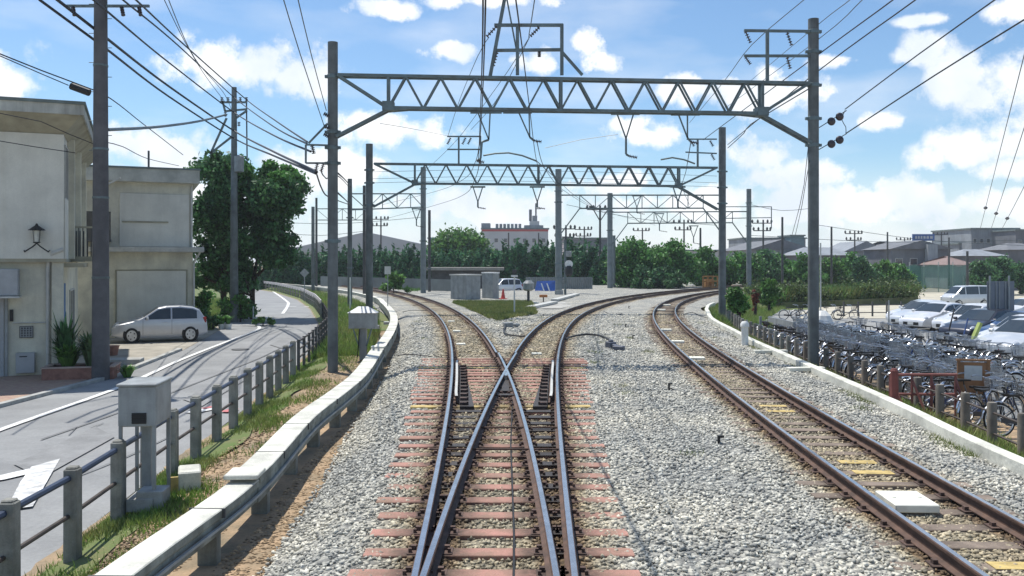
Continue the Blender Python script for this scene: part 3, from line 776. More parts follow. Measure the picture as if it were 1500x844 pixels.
def left_wall():
    t = empty('trackside_wall', 'low white topped concrete wall on legs curving along the left of the tracks', 'low wall', (LWs[0].x, LWs[0].y, -.6))
    near = [p for p in LWs if p.y < 10.75]; far = [p for p in LWs if p.y >= 10.4]
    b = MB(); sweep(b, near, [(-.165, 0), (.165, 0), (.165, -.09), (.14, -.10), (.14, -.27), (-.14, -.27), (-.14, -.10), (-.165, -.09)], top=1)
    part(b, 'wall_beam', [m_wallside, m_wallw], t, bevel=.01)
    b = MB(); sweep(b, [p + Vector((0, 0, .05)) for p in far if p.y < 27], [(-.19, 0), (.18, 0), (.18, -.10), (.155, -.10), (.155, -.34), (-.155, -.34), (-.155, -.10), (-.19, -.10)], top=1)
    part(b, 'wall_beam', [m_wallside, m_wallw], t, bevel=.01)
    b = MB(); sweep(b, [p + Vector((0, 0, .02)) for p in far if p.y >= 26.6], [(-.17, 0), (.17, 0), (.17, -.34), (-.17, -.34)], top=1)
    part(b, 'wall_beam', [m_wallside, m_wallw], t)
    acc = 0; last = LWs[0]
    for p in LWs[1:]:
        acc += (p - last).length; last = p
        if acc > 1.55 and p.y < 30:
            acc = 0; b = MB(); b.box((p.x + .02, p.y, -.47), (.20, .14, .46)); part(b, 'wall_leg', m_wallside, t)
    for y in (10.6, 26.4):
        x = xLW(y); b = MB(); b.box((x, y, .075), (.40, .42, .055), .05); part(b, 'joint_cap', m_wallw, t, bevel=.01)
    acc = 0; last = LWs[0]
    for a_, p in zip(LWs, LWs[1:]):
        acc += (p - last).length; last = p
        if acc > 2.0 and 5 < p.y < 45 and abs(p.y - 10.6) > .5:
            acc = 0; hi = .05 if 10.5 < p.y < 27 else (.02 if p.y >= 27 else 0); d_ = p - a_; b = MB(); b.box((p.x, p.y, hi - .045), (.39, .022, .098), math.atan2(-d_.x, d_.y)); part(b, 'joint_gap', m_pole_dark, t)
    # thin steel cable duct along the beam's track side
    b = MB(); b.tube([p + Vector((.175, 0, -.17)) for p in LWs if p.y < 27], .022, 5); part(b, 'cable_pipe', m_cab, t)
left_wall()
def right_wall():
    b = MB(); sweep(b, [p + Vector((0, 0, .0)) for p in RWs if p.y < 59], [(-.1, .02), (.1, .02), (.1, -.6), (-.1, -.6)])
    solo(b, 'trackside_wall', 'low white concrete kerb wall bounding the ballast on the right', 'low wall', m_wallw, tuple(RWs[0]), bevel=.015)
right_wall()
for k, (px, py, l, a, lb) in enumerate(((1128, 517, 1.5, .1, 'short white concrete bar by the right kerb wall, the farther one'), (1180, 543, 1.4, .15, 'short white concrete bar by the right kerb wall, the nearer one'))):
    p = P(px, py, -.2); b = MB(); b.box((p.x, p.y, -.16), (l * .7, .22, .10), a)
    solo(b, 'concrete_bar', lb, 'concrete bar', m_wallw, (p.x, p.y, -.22), bevel=.01)
# white rounded post by the right wall
p = P(1091, 504, -.2); b = MB(); b.lathe((p.x, p.y, -.25), [(.12, 0), (.12, .62), (.15, .64), (.15, .74), (.09, .82)], 14)
solo(b, 'marker_post', 'stout white round headed post beside the right kerb wall', 'post', m_white, (p.x, p.y, -.25), smooth=True)

# ------------------------------------------------------------------ roadside fence (left)
m_fpost = mat('fence_concrete', (.30, .295, .255), .9, scale=3, var=.35, fine=.25, bump=.3, streak=.5)
m_bluerail = mat('blue_rail', (.035, .055, .10), .55, scale=3, var=.35)
m_darkrail = mat('brown_rail', (.07, .055, .045), .7, scale=3, var=.35)
def fence_run(name, label, ptsf, s0, n, sp, h, wpost, rails, mp, mr, group=None, base=-.78, railr=.03, limit=100):
    """ptsf(s)->(x,y): posts n at spacing sp along arclength"""
    x0, y0 = ptsf(s0); t = empty(name, label, 'fence', (x0, y0, base), 0, group)
    pr = []
    for i in range(n):
        x, y = ptsf(s0 + i * sp); z = base if not callable(base) else base(x, y)
        x2, y2 = ptsf(s0 + i * sp + .1); a = math.atan2(-(x2 - x), (y2 - y))
        b = MB(); lean = random.uniform(-.012, .012)
        b.box((x + lean, y, base + h / 2), (wpost, wpost, h), a + random.uniform(-.05, .05), taper=.97)
        b.box((x + lean, y, base + h + .008), (wpost * .8, wpost * .8, .02), a)
        part(b, 'post', mp, t, bevel=.012)
        pr.append(Vector((x, y, base)))
    for zr, r, m in rails:
        b = MB(); b.tube([p + Vector((0, 0, zr)) for p in pr], r, 6); part(b, 'rail', m, t, smooth=True)
    return t
def fl(s): # s ~ y roughly; param by y
    return (fenceL(s), s)
fys = [7.15, 8.53, 9.9, 11.37, 12.55, 13.8, 15.1, 16.5, 17.8, 19.1, 20.4, 21.7, 23.0, 24.3, 25.7]
def left_fence():
    t = empty('roadside_fence', 'low fence of square concrete posts with blue top rail along the lane', 'fence', (fenceL(7), 7, -.85))
    pr = []
    for y in fys:
        x = fenceL(y); b = MB(); b.box((x, y, -.275), (.155, .155, 1.15), .05 + random.uniform(-.04, .04), taper=.97); b.box((x, y, .31), (.12, .12, .025), .05)
        part(b, 'post', m_fpost, t, bevel=.015); pr.append(Vector((x, y, 0)))
    pr = [Vector((fenceL(4.5), 4.5, 0))] + pr
    b = MB(); b.tube([p + Vector((-.02, 0, .20)) for p in pr], .038, 8); part(b, 'rail', m_bluerail, t, smooth=True)
    b = MB(); b.tube([p + Vector((-.02, 0, -.22)) for p in pr], .026, 8); part(b, 'rail', m_darkrail, t, smooth=True)
    # continuation: dark steel fence then far guard fence
    t2 = empty('roadside_fence', 'dark steel rail fence between lane and tracks beyond the near mast', 'fence', (fenceL(27), 27, -.85))
    pr = []; y = 26.9
    while y < 52:
        x = fenceL(y); b = MB(); b.box((x, y, -.3), (.08, .08, 1.1)); part(b, 'post', m_pole_dark, t2); pr.append(Vector((x, y, 0))); y += 1.3
    for z in (.2, -.05, -.3):
        b = MB(); b.tube([p + Vector((0, 0, z)) for p in pr], .03, 6); part(b, 'rail', m_darkrail, t2)
    t3 = empty('roadside_fence', 'long low fence with white band on the far bend of the lane', 'fence', (fenceL(54), 54, -.85))
    pr = []; y = 53.5
    while y < 139:
        x = fenceL(y); b = MB(); b.box((x, y, -.35), (.12, .12, 1.0)); part(b, 'post', m_fpost, t3); pr.append(Vector((x, y, 0))); y += 1.9
    b = MB(); sweep(b, [p + Vector((0, 0, .3)) for p in pr], [(-.03, 0), (.03, 0), (.03, -.28), (-.03, -.28)]); part(b, 'rail', mat('pale_band', (.5, .46, .44), .7), t3)
    b = MB(); b.tube([p + Vector((0, 0, -.3)) for p in pr], .04, 6); part(b, 'rail', m_darkrail, t3)
left_fence()

def right_fence():
    fxr = lambda y: xRW(y) + (1.35 if y < 44 else lerp(1.35, .8, min(1, (y - 44) / 10)))
    t = empty('parking_fence', 'low brown post and rail fence between the tracks and the bicycle park', 'fence', (fxr(9), 9, -.8))
    m_bp = mat('brown_post', (.19, .17, .14), .9, scale=3, var=.35, fine=.2)
    pr = []; y = 11.2
    while y < 50:
        x = fxr(y); z = gz(x, y); b = MB(); b.lathe((x, y, z - .1), [(.085, 0), (.085, .86), (.075, .9)], 10); part(b, 'post', m_bp if y < 30 else m_fpost, t, smooth=True)
        pr.append(Vector((x, y, z))); y += 1.18
    for z in (.62, .25):
        b = MB(); b.tube([p + Vector((0, 0, z)) for p in pr], .022, 6); part(b, 'rail', m_darkrail, t, smooth=True)
    p = P(1109, 486, -.4); b = MB(); b.box((p.x + .6, p.y - 1.4, .12), (.07, 3.4, .22), -.0); b.box((p.x + .2, p.y + .2, -.2), (.1, .1, .9)); b.box((p.x + .8, p.y - 3, -.2), (.1, .1, .9))
    solo(b, 'guard_rail_panel', 'grey steel guard rail piece behind the white round headed post', 'guard rail', m_cab, (p.x, p.y, -.7))
right_fence()

# ------------------------------------------------------------------ cabinets on the left
def big_cabinet():
    p = P(213, 738, -.62); x, y = p.x, p.y
    # size from the photograph: 60 px wide face at ~10.6 m
    t = empty('signal_cabinet', 'grey metal cabinet on legs with a black vent beside the near fence', 'cabinet', (x, y, -.62), .1)
    w, d, h = .47, .72, .52; z0 = .47
    M = lambda b: b
    b = MB(); b.b2(-w / 2, w / 2, -d / 2, d / 2, z0 + .62, z0 + .62 + h); o = b.build('housing', m_cab, t, bevel=.012)
    b = MB(); b.b2(-w / 2 - .02, w / 2 + .02, -d / 2 - .02, d / 2 + .02, z0 + .62 + h, z0 + .62 + h + .035); b.build('lid', m_cab, t, bevel=.01)
    b = MB(); b.b2(-.06, .12, -d / 2 - .012, -d / 2 - .001, z0 + .66, z0 + .80)
    for k in range(4): b.b2(-.06, .12, -d / 2 - .02, -d / 2 - .012, z0 + .672 + k * .032, z0 + .684 + k * .032)
    b.build('vent', m_black, t)
    b = MB(); b.b2(w / 2, w / 2 + .004, -d / 2 + .05, d / 2 - .05, z0 + .66, z0 + .58 + h); b.build('door', m_cab, t, bevel=.003)
    for sx in (-1, 1):
        for sy in (-1, 1):
            b = MB(); b.b2(sx * (w / 2 - .025) - .02, sx * (w / 2 - .025) + .02, sy * (d / 2 - .03) - .02, sy * (d / 2 - .03) + .02, 0, z0 + .62); b.build('leg', m_cab, t)
    b = MB(); b.b2(-.02, .10, -.1, .06, 0.0, z0 + .62); b.build('cable_duct', m_cab, t)
    b = MB(); b.b2(-.12, .22, -.42, .0, 0, .17); b.b2(.0, .34, -.40, -.06, .02, .26); b.build('footing', m_concrete, t, bevel=.01)
    t.location.z = -.62; 
big_cabinet()
p = P(272, 722, -.62); b = MB(); b.box((p.x, p.y + .15, -.48), (.3, .5, .34), .35); t = solo(b, 'trough_box', 'small cream concrete box in the grass beside the grey cabinet', 'concrete box', m_wallw, (p.x, p.y, -.62), bevel=.02)
b = MB(); b.box((p.x - .11, p.y - .12, -.50), (.14, .04, .26), .35); o = part(b, 'yellow_end', m_yellow, t)

def small_cabinet():
    p = P(532, 527, -.55); x, y = p.x, p.y
    t = empty('signal_box', 'small grey box with pitched cap on a trestle beside the white wall', 'signal box', (x, y, -.55))
    w, d, h = .86, .5, .50; z0 = 1.02
    b = MB(); b.b2(-w / 2, w / 2, -d / 2, d / 2, z0, z0 + h); b.build('housing', m_cab, t, bevel=.01)
    b = MB(); W, Dd = w / 2 + .04, d / 2 + .04; z = z0 + h
    b.add([(-W, -Dd, z), (W, -Dd, z), (W, Dd, z), (-W, Dd, z), (-.16, 0, z + .2), (.16, 0, z + .2)], [(0, 1, 5, 4), (2, 3, 4, 5), (1, 2, 5), (3, 0, 4), (3, 2, 1, 0)]); b.build('cap', mat('cab_light', (.42, .44, .45), .5), t)
    b = MB(); b.b2(-.11, .11, -.1, .1, 0, z0); b.build('column', m_cab, t)
    for s in (-1, 1):
        b = MB(); b.beam((s * .30, -.15, z0), (s * .12, -.12, .45), .04); b.build('strut', m_steel, t)
    b = MB(); b.tube([(-.1, -.14, 1.0), (-.12, -.16, .5), (-.16, -.16, .1)], .02, 6); b.build('cable', m_black, t)
small_cabinet()
p = P(555, 480, -.3); b = MB(); b.box((p.x - .1, p.y - 1, -.2), (.5, .4, .14), .3); b.box((p.x + .2, p.y + 1.5, -.2), (.4, .4, .12), .1); 
solo(b, 'cable_cover', 'pale concrete cable covers beside the bend of the white wall', 'concrete cover', m_lightgrey, (p.x, p.y, -.3))

# ------------------------------------------------------------------ catenary masts and portals
def mast(name, label, px, py_top, D, zb, r=.17, m=m_pole, bands=(), rt=None, group='catenary masts'):
    top = Q(px, py_top, D); x, y = top.x, D
    t = empty(name, label, 'catenary mast', (x, y, zb), 0, group)
    b = MB(); b.lathe((0, 0, 0), [(r * 1.04, -.3), (r, top.z - zb)], 18); b.build('shaft', m, t, smooth=True)
    for zz in bands:
        b = MB(); b.lathe((0, 0, zz - zb - .05), [(r * 1.02, -.01), (r * 1.12, 0), (r * 1.12, .1), (r * 1.02, .11)], 18); b.box((r * 1.15, 0, zz - zb), (.12, .1, .08)); b.box((-r * 1.15, 0, zz - zb), (.12, .1, .08)); b.build('band', m_steel, t)
    return t
# four main masts
A_L = mast('catenary_mast', 'nearest left catenary mast, thick grey concrete pole beside the lane', 487.5, 62, 25.6, -.6, .145, bands=(7.95, 6.35, 5.9, 5.45, 3.2))
A_R = mast('catenary_mast', 'nearest right catenary mast, thick grey pole beside the bicycle park', 1191.5, 28, 26.6, -.35, .155, bands=(7.9, 6.9, 6.1, 8.9, 9.5))
B_L = mast('catenary_mast', 'left mast of the second portal, behind the small pitched cap box', 541, 211, 48.2, -.6, .19, bands=(7.6, 6.9, 5.7))
B_R = mast('catenary_mast', 'right mast of the second portal, with bushes at its foot', 1058, 187, 50.0, -.6, .2, bands=(7.7, 6.8, 5.9))
C1 = mast('catenary_mast', 'pale mast standing right of the left branch by the relay cabinets', 620, 245, 80, -.5, .24, m=mat('pale_pole', (.19, .22, .22), .85, scale=2, var=.2), bands=(9.2, 4.5))
C2 = mast('catenary_mast', 'pale mast left of the right branch beside the signal', 818, 248, 80, -.5, .28, m=MATS['pale_pole'], bands=(9, 8, 2.5, 1.2))
C3 = mast('catenary_mast', 'pale mast left of the broad bushes on the right branch', 893.5, 283, 95, -.6, .28, m=MATS['pale_pole'], bands=(8, 6))
C3b = mast('catenary_mast', 'thin pale mast just right of the taller pale one', 899.5, 345, 97, -.6, .16, m=MATS['pale_pole'])
C4 = mast('catenary_mast', 'pale mast right of the second portal in front of the hedge', 1097, 277, 96, -.9, .26, m=MATS['pale_pole'], bands=(9, 6.5))
C5 = mast('catenary_mast', 'slim mast with a bright base left of the second portal', 512.5, 262, 62, -.6, .16, bands=(5.7, 2.2))
C6 = mast('catenary_mast', 'slim mast hard against the left mast of the second portal', 533.5, 272, 72, -.6, .12, m=m_pole_dark)
C7 = mast('catenary_mast', 'far slim mast left of the nearest left mast', 463.5, 290, 95, -.6, .12, m=m_pole_dark)
C8 = mast('catenary_mast', 'far slim mast, the shorter of the pair left of the nearest left mast', 458.5, 303, 92, -.6, .17)
C9 = mast('catenary_mast', 'slender dark mast beside the pale mast on the left branch', 629, 308, 84, -.5, .13, m=m_pole_dark, bands=(2,))
C10 = mast('catenary_mast', 'short concrete post by the far bend of the lane', 401.5, 374, 110, -.7, .22)

def truss(name, label, a, b_, h, pan, w=.45, chord=.075, web=.045, drop=True, knee=1.2, m=m_steel, nverts=()):
    """lattice portal beam between mast points a and b_ (top chord ends). Two parallel lattice planes for near beams"""
    a, b_ = Vector(a), Vector(b_); t = empty(name, label, 'portal beam', tuple(a), 0, 'catenary portal beams')
    d = (b_ - a); L = d.length; u = d.normalized(); nrm = Vector((-u.y, u.x, 0)).normalized()
    dz = Vector((0, 0, -h))
    for s in ((-1, 1) if w > 0 else (0,)):
        o = nrm * (w / 2 * s)
        c = MB(); c.beam(a + o, b_ + o, chord, chord); part(c, 'top_chord', m, t)
        c = MB(); c.beam(a + u * knee + o + dz, b_ - u * knee + o + dz, chord, chord); part(c, 'bottom_chord', m, t)
        c = MB(); x0 = knee; n = int(round((L - 2 * knee) / pan)); pp = (L - 2 * knee) / n
        for i in range(n):
            p0 = a + u * (x0 + i * pp) + o + dz; p1 = a + u * (x0 + (i + .5) * pp) + o; p2 = a + u * (x0 + (i + 1) * pp) + o + dz
            c.beam(p0, p1, web, web); c.beam(p1, p2, web, web)
        for q in (0, n // 2, n):
            c.beam(a + u * (x0 + q * pp) + o + dz, a + u * (x0 + q * pp) + o, web * 1.6, web * 1.6)
        c.beam(a + o, a + u * x0 + o + dz, web * 1.4); c.beam(b_ + o, b_ - u * x0 + o + dz, web * 1.4)
        part(c, 'lattice', m, t)
        if drop:
            for e, sg in ((a, 1), (b_, -1)):
                c = MB(); k1 = e + u * sg * knee + o + dz; k2 = e + Vector((0, 0, -h - drop)) + o - u * sg * .05
                pts = [k1 + u * sg * .55, k1 - Vector((0, 0, .05)), k2]; c.beam(pts[0], pts[1], chord * 1.1); c.beam(pts[1], pts[2], chord * .9); part(c, 'knee_brace', m, t)
    if w > 0:
        for e, sg in ((a, 1), (b_, -1)):
            k1 = e + u * sg * knee + dz; c = MB(); c.box(k1 + Vector((0, 0, .05)), (.34, w + .16, .26), math.atan2(u.y, u.x)); part(c, 'gusset', m, t)
        c = MB(); i = 0; s_ = .0
        while s_ < L - .6:
            p0 = a + u * s_; c.beam(p0 + nrm * w / 2, p0 + u * .6 - nrm * w / 2, web * .7); c.beam(p0 + nrm * w / 2 * 1, p0 - nrm * w / 2, web * .7)
            p0 = p0 + dz
            if knee < s_ < L - knee - .6: c.beam(p0 + nrm * w / 2, p0 + u * .6 - nrm * w / 2, web * .7)
            s_ += .6
        part(c, 'cross_lacing', m, t)
    return t, a, b_, u
tA, aA, bA, uA = truss('portal_beam', 'nearest lattice beam spanning all the tracks between the big masts', Q(495, 111, 25.6), Q(1184, 123, 26.6), .92, 1.02, w=.26, knee=1.45, chord=.085, web=.052, drop=.85)
tB, aB, bB, uB = truss('portal_beam', 'second lattice beam behind the nearest one', Q(548, 240, 48.2), Q(1050, 246, 50.0), 1.05, 1.12, w=.3, knee=2.2, chord=.10, web=.065, drop=1.3)
def ptruss(name, label, a, b_, h, n, chord=.12, m=m_steel_far, knee=None):
    a, b_ = Vector(a), Vector(b_); t = empty(name, label, 'portal beam', tuple(a), 0, 'catenary portal beams'); d = b_ - a
    dz = Vector((0, 0, -h)); k = knee or 0
    for nm, q in (('top_chord', Vector()), ('bottom_chord', dz)):
        c = MB(); c.beam(a + q + d * (k if q.z else 0), b_ + q - d * (k if q.z else 0), chord); part(c, nm, m, t)
    c = MB()
    for i in range(n + 1):
        p = a + d * (k + (1 - 2 * k) * i / n); c.beam(p, p + dz, chord * .6)
        if i < n:
            q = a + d * (k + (1 - 2 * k) * (i + 1) / n)
            c.beam(p + (dz if i % 2 else Vector()), q + (Vector() if i % 2 else dz), chord * .5)
    if k:
        c.beam(a + d * k + dz, a + Vector((0, 0, -h - 2.4)), chord * .8); c.beam(b_ - d * k + dz, b_ + Vector((0, 0, -h - 2.4)), chord * .8)
    part(c, 'lattice', m, t); return t
ptruss('portal_beam', 'third beam with square panels right of the signal mast', Q(820, 286, 80), Q(1058, 286, 82), 1.2, 8, knee=.12)
ptruss('portal_beam', 'farthest right square panelled beam above the broad bushes', Q(895, 311, 95), Q(1097, 310, 96), 1.2, 8, knee=.12)
ptruss('portal_beam', 'third beam on the left branch, left of the pale mast', Q(512, 284, 66), Q(620, 284, 80), 1.2, 5, chord=.1)
ptruss('portal_beam', 'far left beam between slim masts behind the nearest left mast', Q(463, 306, 95), Q(540, 306, 95), 1.2, 4, chord=.09)
b = MB(); a, c_ = Q(1060, 303, 84), Q(1130, 303, 90)
for z in (0, -1.1): b.beam(a + Vector((0, 0, z)), c_ + Vector((0, 0, z)), .08)
for k in (0, .5, 1): b.beam(a.lerp(c_, k), a.lerp(c_, k) + Vector((0, 0, -2.2)), .08)
solo(b, 'bracket_frame', 'thin crossarm frame reaching right from the second portal', 'bracket', m_steel_far, tuple(a))

# insulators: ribbed rod from a to b
def insul(b, p0, p1, r=.055, n=5):
    p0, p1 = Vector(p0), Vector(p1); m = []; rr = []
    for i in range(n):
        for q, k in ((.0, .35), (.25, .35), (.3, 1), (.6, 1), (.65, .35)):
            m.append(p0.lerp(p1, (i + q) / n)); rr.append(r * k)
    b.tube(m, rr, 8)
    return b
# frame mounted on top of the nearest beam
def top_frame():
    D = 25.9; q = lambda x, y: Q(x, y, D)
    t = empty('beam_top_frame', 'two tier steel frame standing on the nearest beam above the turnout', 'wire frame', tuple(q(758, 110)))
    for pts in (((823, 110), (823, 36)), ((758, 110), (758, 37))):
        b = MB(); b.beam(q(*pts[0]), q(*pts[1]), .10); part(b, 'upright', m_steel, t)
    for pts in (((724, 37), (825, 37)), ((724, 74), (823, 73))):
        b = MB(); b.beam(q(*pts[0]), q(*pts[1]), .085); part(b, 'crossarm', m_steel, t)
    b = MB(); b.beam(q(823, 76), q(853, 110), .08); part(b, 'stay', m_steel, t)
    b = MB(); b.beam(q(740, -6), q(718, 112), .10); part(b, 'stay', m_steel, t)
    b = MB(); b.beam(q(742, -4), q(757, 76), .045); part(b, 'stay', m_steel, t)
    for a_, c in (((728, 38), (712, 55)), ((728, 76), (722, 98)), ((790, 40), (776, 54)), ((790, 76), (790, 84))):
        b = MB(); insul(b, q(*a_), q(*c)); part(b, 'insulator', m_insul, t)
top_frame()
def mast_frame():
    D = 26.5; q = lambda x, y: Q(x, y, D)
    t = empty('crossarm_rack', 'steel crossarm frame at the top of the nearest right mast', 'wire frame', tuple(q(1186, 80)))
    for pts in (((1090, 45), (1186, 46)), ((1090, 82), (1186, 82))):
        b = MB(); b.beam(q(*pts[0]), q(*pts[1]), .075); part(b, 'crossarm', m_steel, t)
    b = MB(); b.beam(q(1124, 46), q(1124, 118), .09); part(b, 'upright', m_steel, t)
    for a_, c in (((1153, 48), (1160, 68)), ((1153, 84), (1158, 102)), ((1092, 46), (1100, 64)), ((1092, 84), (1100, 95))):
        b = MB(); insul(b, q(*a_), q(*c)); part(b, 'insulator', m_insul, t)
    t = empty('mast_brace', 'lattice arm from the nearest beam down to the right mast', 'brace', tuple(q(1130, 165)))
    b = MB(); b.beam(q(1128, 158), q(1184, 124), .05); part(b, 'strut', m_steel, t)
mast_frame()

# droppers (V hangers) under beams
def hanger(label, x, y, D, wb, tip, vtop, arm=None, scale=1, thin=.04):
    """bar of pixel width wb at (x,y); V legs meeting at tip"""
    q = lambda a, c: Q(a, c, D)
    t = empty('wire_hanger', label, 'hanger', tuple(q(x, y)), 0, 'hangers under the portal beams')
    b = MB(); b.beam(q(x - wb / 2, y), q(x + wb / 2, y), thin * 2.0, thin * 1.4); part(b, 'bar', m_steel, t)
    b = MB(); b.beam(q(vtop[0], y), q(*tip), thin); b.beam(q(vtop[1], y), q(*tip), thin); part(b, 'v_leg', m_steel, t)
    if arm:
        b = MB()
        for i in range(len(arm) - 1): b.tube([q(*arm[i]), q(*arm[i + 1])], thin * .8, 6)
        part(b, 'registration_tube', m_steel, t)
        b = MB(); e = arm[-1]; insul(b, q(*e), q(e[0] + 12 * scale, e[1] + 2), .05); part(b, 'insulator', m_insul, t)
    return t
hanger('hanger under the nearest beam above the left branch', 712, 165, 25.8, 46, (716, 205), (700, 718), [(716, 205), (706, 208), (704, 232), (698, 236)])
hanger('hanger under the nearest beam just right of the one over the left branch', 758, 165, 25.8, 42, (776, 201), (760, 775), [(776, 201), (782, 206)])
hanger('long hanger under the nearest beam with a dropped tube', 916, 167, 26.2, 42, (917, 203), (904, 928), [(917, 203), (917, 226), (922, 229)])
hanger('hanger under the nearest beam nearest the right mast', 1004, 168, 26.4, 42, (1007, 202), (994, 1007), [(1007, 202), (1012, 208)])
for x, lb in ((700, 'left hanger under the second beam'), (787, 'middle hanger under the second beam'), (993, 'right hanger under the second beam')):
    hanger(lb, x, 274, 49, 22, (x, 296), (x - 7, x + 7), [(x, 296), (x, 304)], thin=.06)
for x, y, D, lb in ((933, 286, 81, 'hanger under the third beam'), (966, 312, 95, 'hanger under the farthest beam, left one'), (1016, 330, 95, 'hanger under the farthest beam, right one'), (610, 305, 78, 'hanger under the third left beam')):
    hanger(lb, x, y + 1, D, 14, (x, y + 18), (x - 6, x + 6), [(x, y + 18), (x, y + 26)], thin=.07)
# horizontal pull-off bars with curved arms
def pulloff(label, pts, D, r=.025):
    q = [Q(a, c, D) for a, c in pts]; b = MB(); b.tube(smooth_path(q, .3), r, 6); return solo(b, 'steady_arm', label, 'steady arm', m_steel, tuple(q[0]), group='steady arms', smooth=True)
pulloff('curved steady arm left of the turnout, below the nearest beam', [(708, 228), (725, 225), (745, 224), (765, 228), (786, 236)], 26)
pulloff('curved steady arm below the long dropped hanger', [(968, 234), (985, 231), (1002, 234), (1018, 240)], 27)
for x, y, D, s, lb in ((653, 200, 46, 1, 'short crossarm with insulators left over the second beam'), (852, 196, 46, 1, '')):
    if not lb: continue
    t = empty('wire_bracket', lb, 'bracket', tuple(Q(675, 240, D)))
    b = MB(); b.beam(Q(655, 200, D), Q(705, 200, D), .07); part(b, 'crossarm', m_steel, t)
    b = MB(); b.beam(Q(655, 219, D), Q(705, 219, D), .07); part(b, 'crossarm', m_steel, t)
    b = MB(); b.beam(Q(672, 200, D), Q(672, 240, D), .09); part(b, 'upright', m_steel, t); b = MB(); b.beam(Q(704, 200, D), Q(704, 240, D), .07); part(b, 'upright', m_steel, t)
    for x_ in (660, 682, 690): b = MB(); insul(b, Q(x_, 202, D), Q(x_ - 5, 212, D), .07); part(b, 'insulator', m_insul, t)
D = 49; t = empty('wire_bracket', 'crossarm frame over the right end of the second beam', 'bracket', tuple(Q(1022, 244, D)))
b = MB(); b.beam(Q(1006, 204, D), Q(1050, 204, D), .07); part(b, 'crossarm', m_steel, t)
b = MB(); b.beam(Q(1004, 223, D), Q(1050, 225, D), .07); part(b, 'crossarm', m_steel, t)
b = MB(); b.beam(Q(1022, 204, D), Q(1022, 244, D), .1); part(b, 'upright', m_steel, t)
for x_, y_ in ((1012, 206), (1040, 206), (1042, 226)): b = MB(); insul(b, Q(x_, y_, D), Q(x_ + 5, y_ + 9, D), .08); part(b, 'insulator', m_insul, t)
# bracket frame on the left mast
D = 25.4; q = lambda x, y: Q(x, y, D)
t = empty('mast_bracket', 'rectangular steel bracket with insulators on the nearest left mast', 'bracket', tuple(q(480, 225)))
for a_, c in (((448, 212), (480, 213)), ((448, 239), (480, 239)), ((448, 212), (448, 239)), ((452, 210), (480, 181))):
    b = MB(); b.beam(q(*a_), q(*c), .05); part(b, 'bracket_bar', m_steel, t)
for a_, c in (((457, 213), (460, 226)), ((465, 240), (462, 252)), ((474, 240), (470, 252))):
    b = MB(); insul(b, q(*a_), q(*c), .06); part(b, 'insulator', m_insul, t)
for y_ in (200, 188, 170):
    b = MB(); insul(b, q(481, y_), q(474, y_ - 4), .06, 3); part(b, 'insulator', m_insul, t)

# ------------------------------------------------------------------ wires
def wire(label, pts, r=.012, m=m_wire, sag=0.0, cat='wire', name='overhead_wire', st=1.5, group=None):
    q = [Q(*p) for p in pts]
    if len(q) == 2:
        n = 12; a, c = q; q = [a.lerp(c, i / n) - Vector((0, 0, sag * 4 * (i / n) * (1 - i / n))) for i in range(n + 1)]
    else: q = smooth_path(q, st)
    b = MB(); b.tube(q, r, 5); return solo(b, name, label, cat, m, tuple(q[0]), group=group, smooth=True)
# thick service cables over the lane
wire('thick black cable over the lane, lowest of the bundle from the near utility pole', [(20, -40, 22), (58, 0, 23.3), (148, 66, 26), (245, 140, 37), (343, 203, 49), (400, 228, 36), (462, 254, 25.5)], .040)
wire('thick black cable over the lane, second lowest of the bundle', [(45, -30, 22), (84, 0, 23.3), (148, 50, 26), (245, 125, 37), (343, 192, 49), (400, 222, 36), (464, 252, 25.5)], .046)
wire('black cable over the lane, third from the bottom of the bundle', [(100, -25, 22), (137, 0, 23.3), (170, 28, 26), (245, 90, 37), (343, 165, 49), (400, 198, 36), (455, 222, 25.5)], .034)
wire('black cable over the lane, fourth from the bottom of the bundle', [(150, -25, 22), (180, 0, 23.3), (260, 66, 34), (343, 143, 49), (400, 185, 36), (450, 211, 25.5)], .028)
wire('black cable over the lane, topmost of the bundle', [(170, -25, 22), (199, 0, 23.3), (270, 66, 34), (362, 147, 49), (408, 180, 36), (450, 208, 25.5)], .030)
wire('thin wire slanting from the top edge to the second utility pole, left one', [(236, -10, 26), (270, 60, 34), (300, 110, 42), (330, 150, 49)], .014)
wire('thin blue grey wire slanting from the top edge, beside its twin', [(243, -10, 26), (285, 85, 36), (330, 140, 48), (345, 180, 60)], .016, m_wirec)
wire('thin wire from the top edge to the left side of the nearest left mast', [(412, -12, 17), (440, 80, 20), (475, 185, 25.4)], .012, m_wirec)
wire('thin wire from the top edge to the nearest left mast, right of its twin', [(434, -12, 17), (456, 80, 21), (478, 162, 25.4)], .012, m_wirec)
wire('low service wire from the left edge past the near utility pole to the tree', [(-40, 60, 20), (0, 79, 22), (60, 103, 24), (148, 136, 26), (210, 182, 34), (268, 227, 44)], .018)
wire('second low service wire twinned with the first at the near utility pole', [(-40, 64, 20), (0, 82, 22), (60, 108, 24), (100, 125, 25)], .014)
b = MB(); b.tube([Q(104, 126, 25), Q(131, 136, 25)], .10, 8); solo(b, 'cable_splice', 'black cylindrical splice case on the low service wire', 'splice case', m_black, tuple(Q(104, 126, 25)))
wire('thick guy cable from behind the near utility pole to the second pole', [(158, 190, 26.3), (230, 186, 34), (290, 178, 42), (332, 168, 49.5)], .055, m_wirec)
wire('thin drop wire from the near pole toward the beige garage building', [(158, 209, 26.2), (180, 215, 30), (215, 232, 38), (262, 243, 44)], .015)
wire('thin drop wire running to the near house eave', [(-10, 164, 25), (60, 178, 25), (100, 196, 25.5), (150, 216, 26)], .012)
wire('thin drop wire across the near house wall', [(-10, 205, 25), (50, 215, 25), (110, 224, 25.5)], .012)
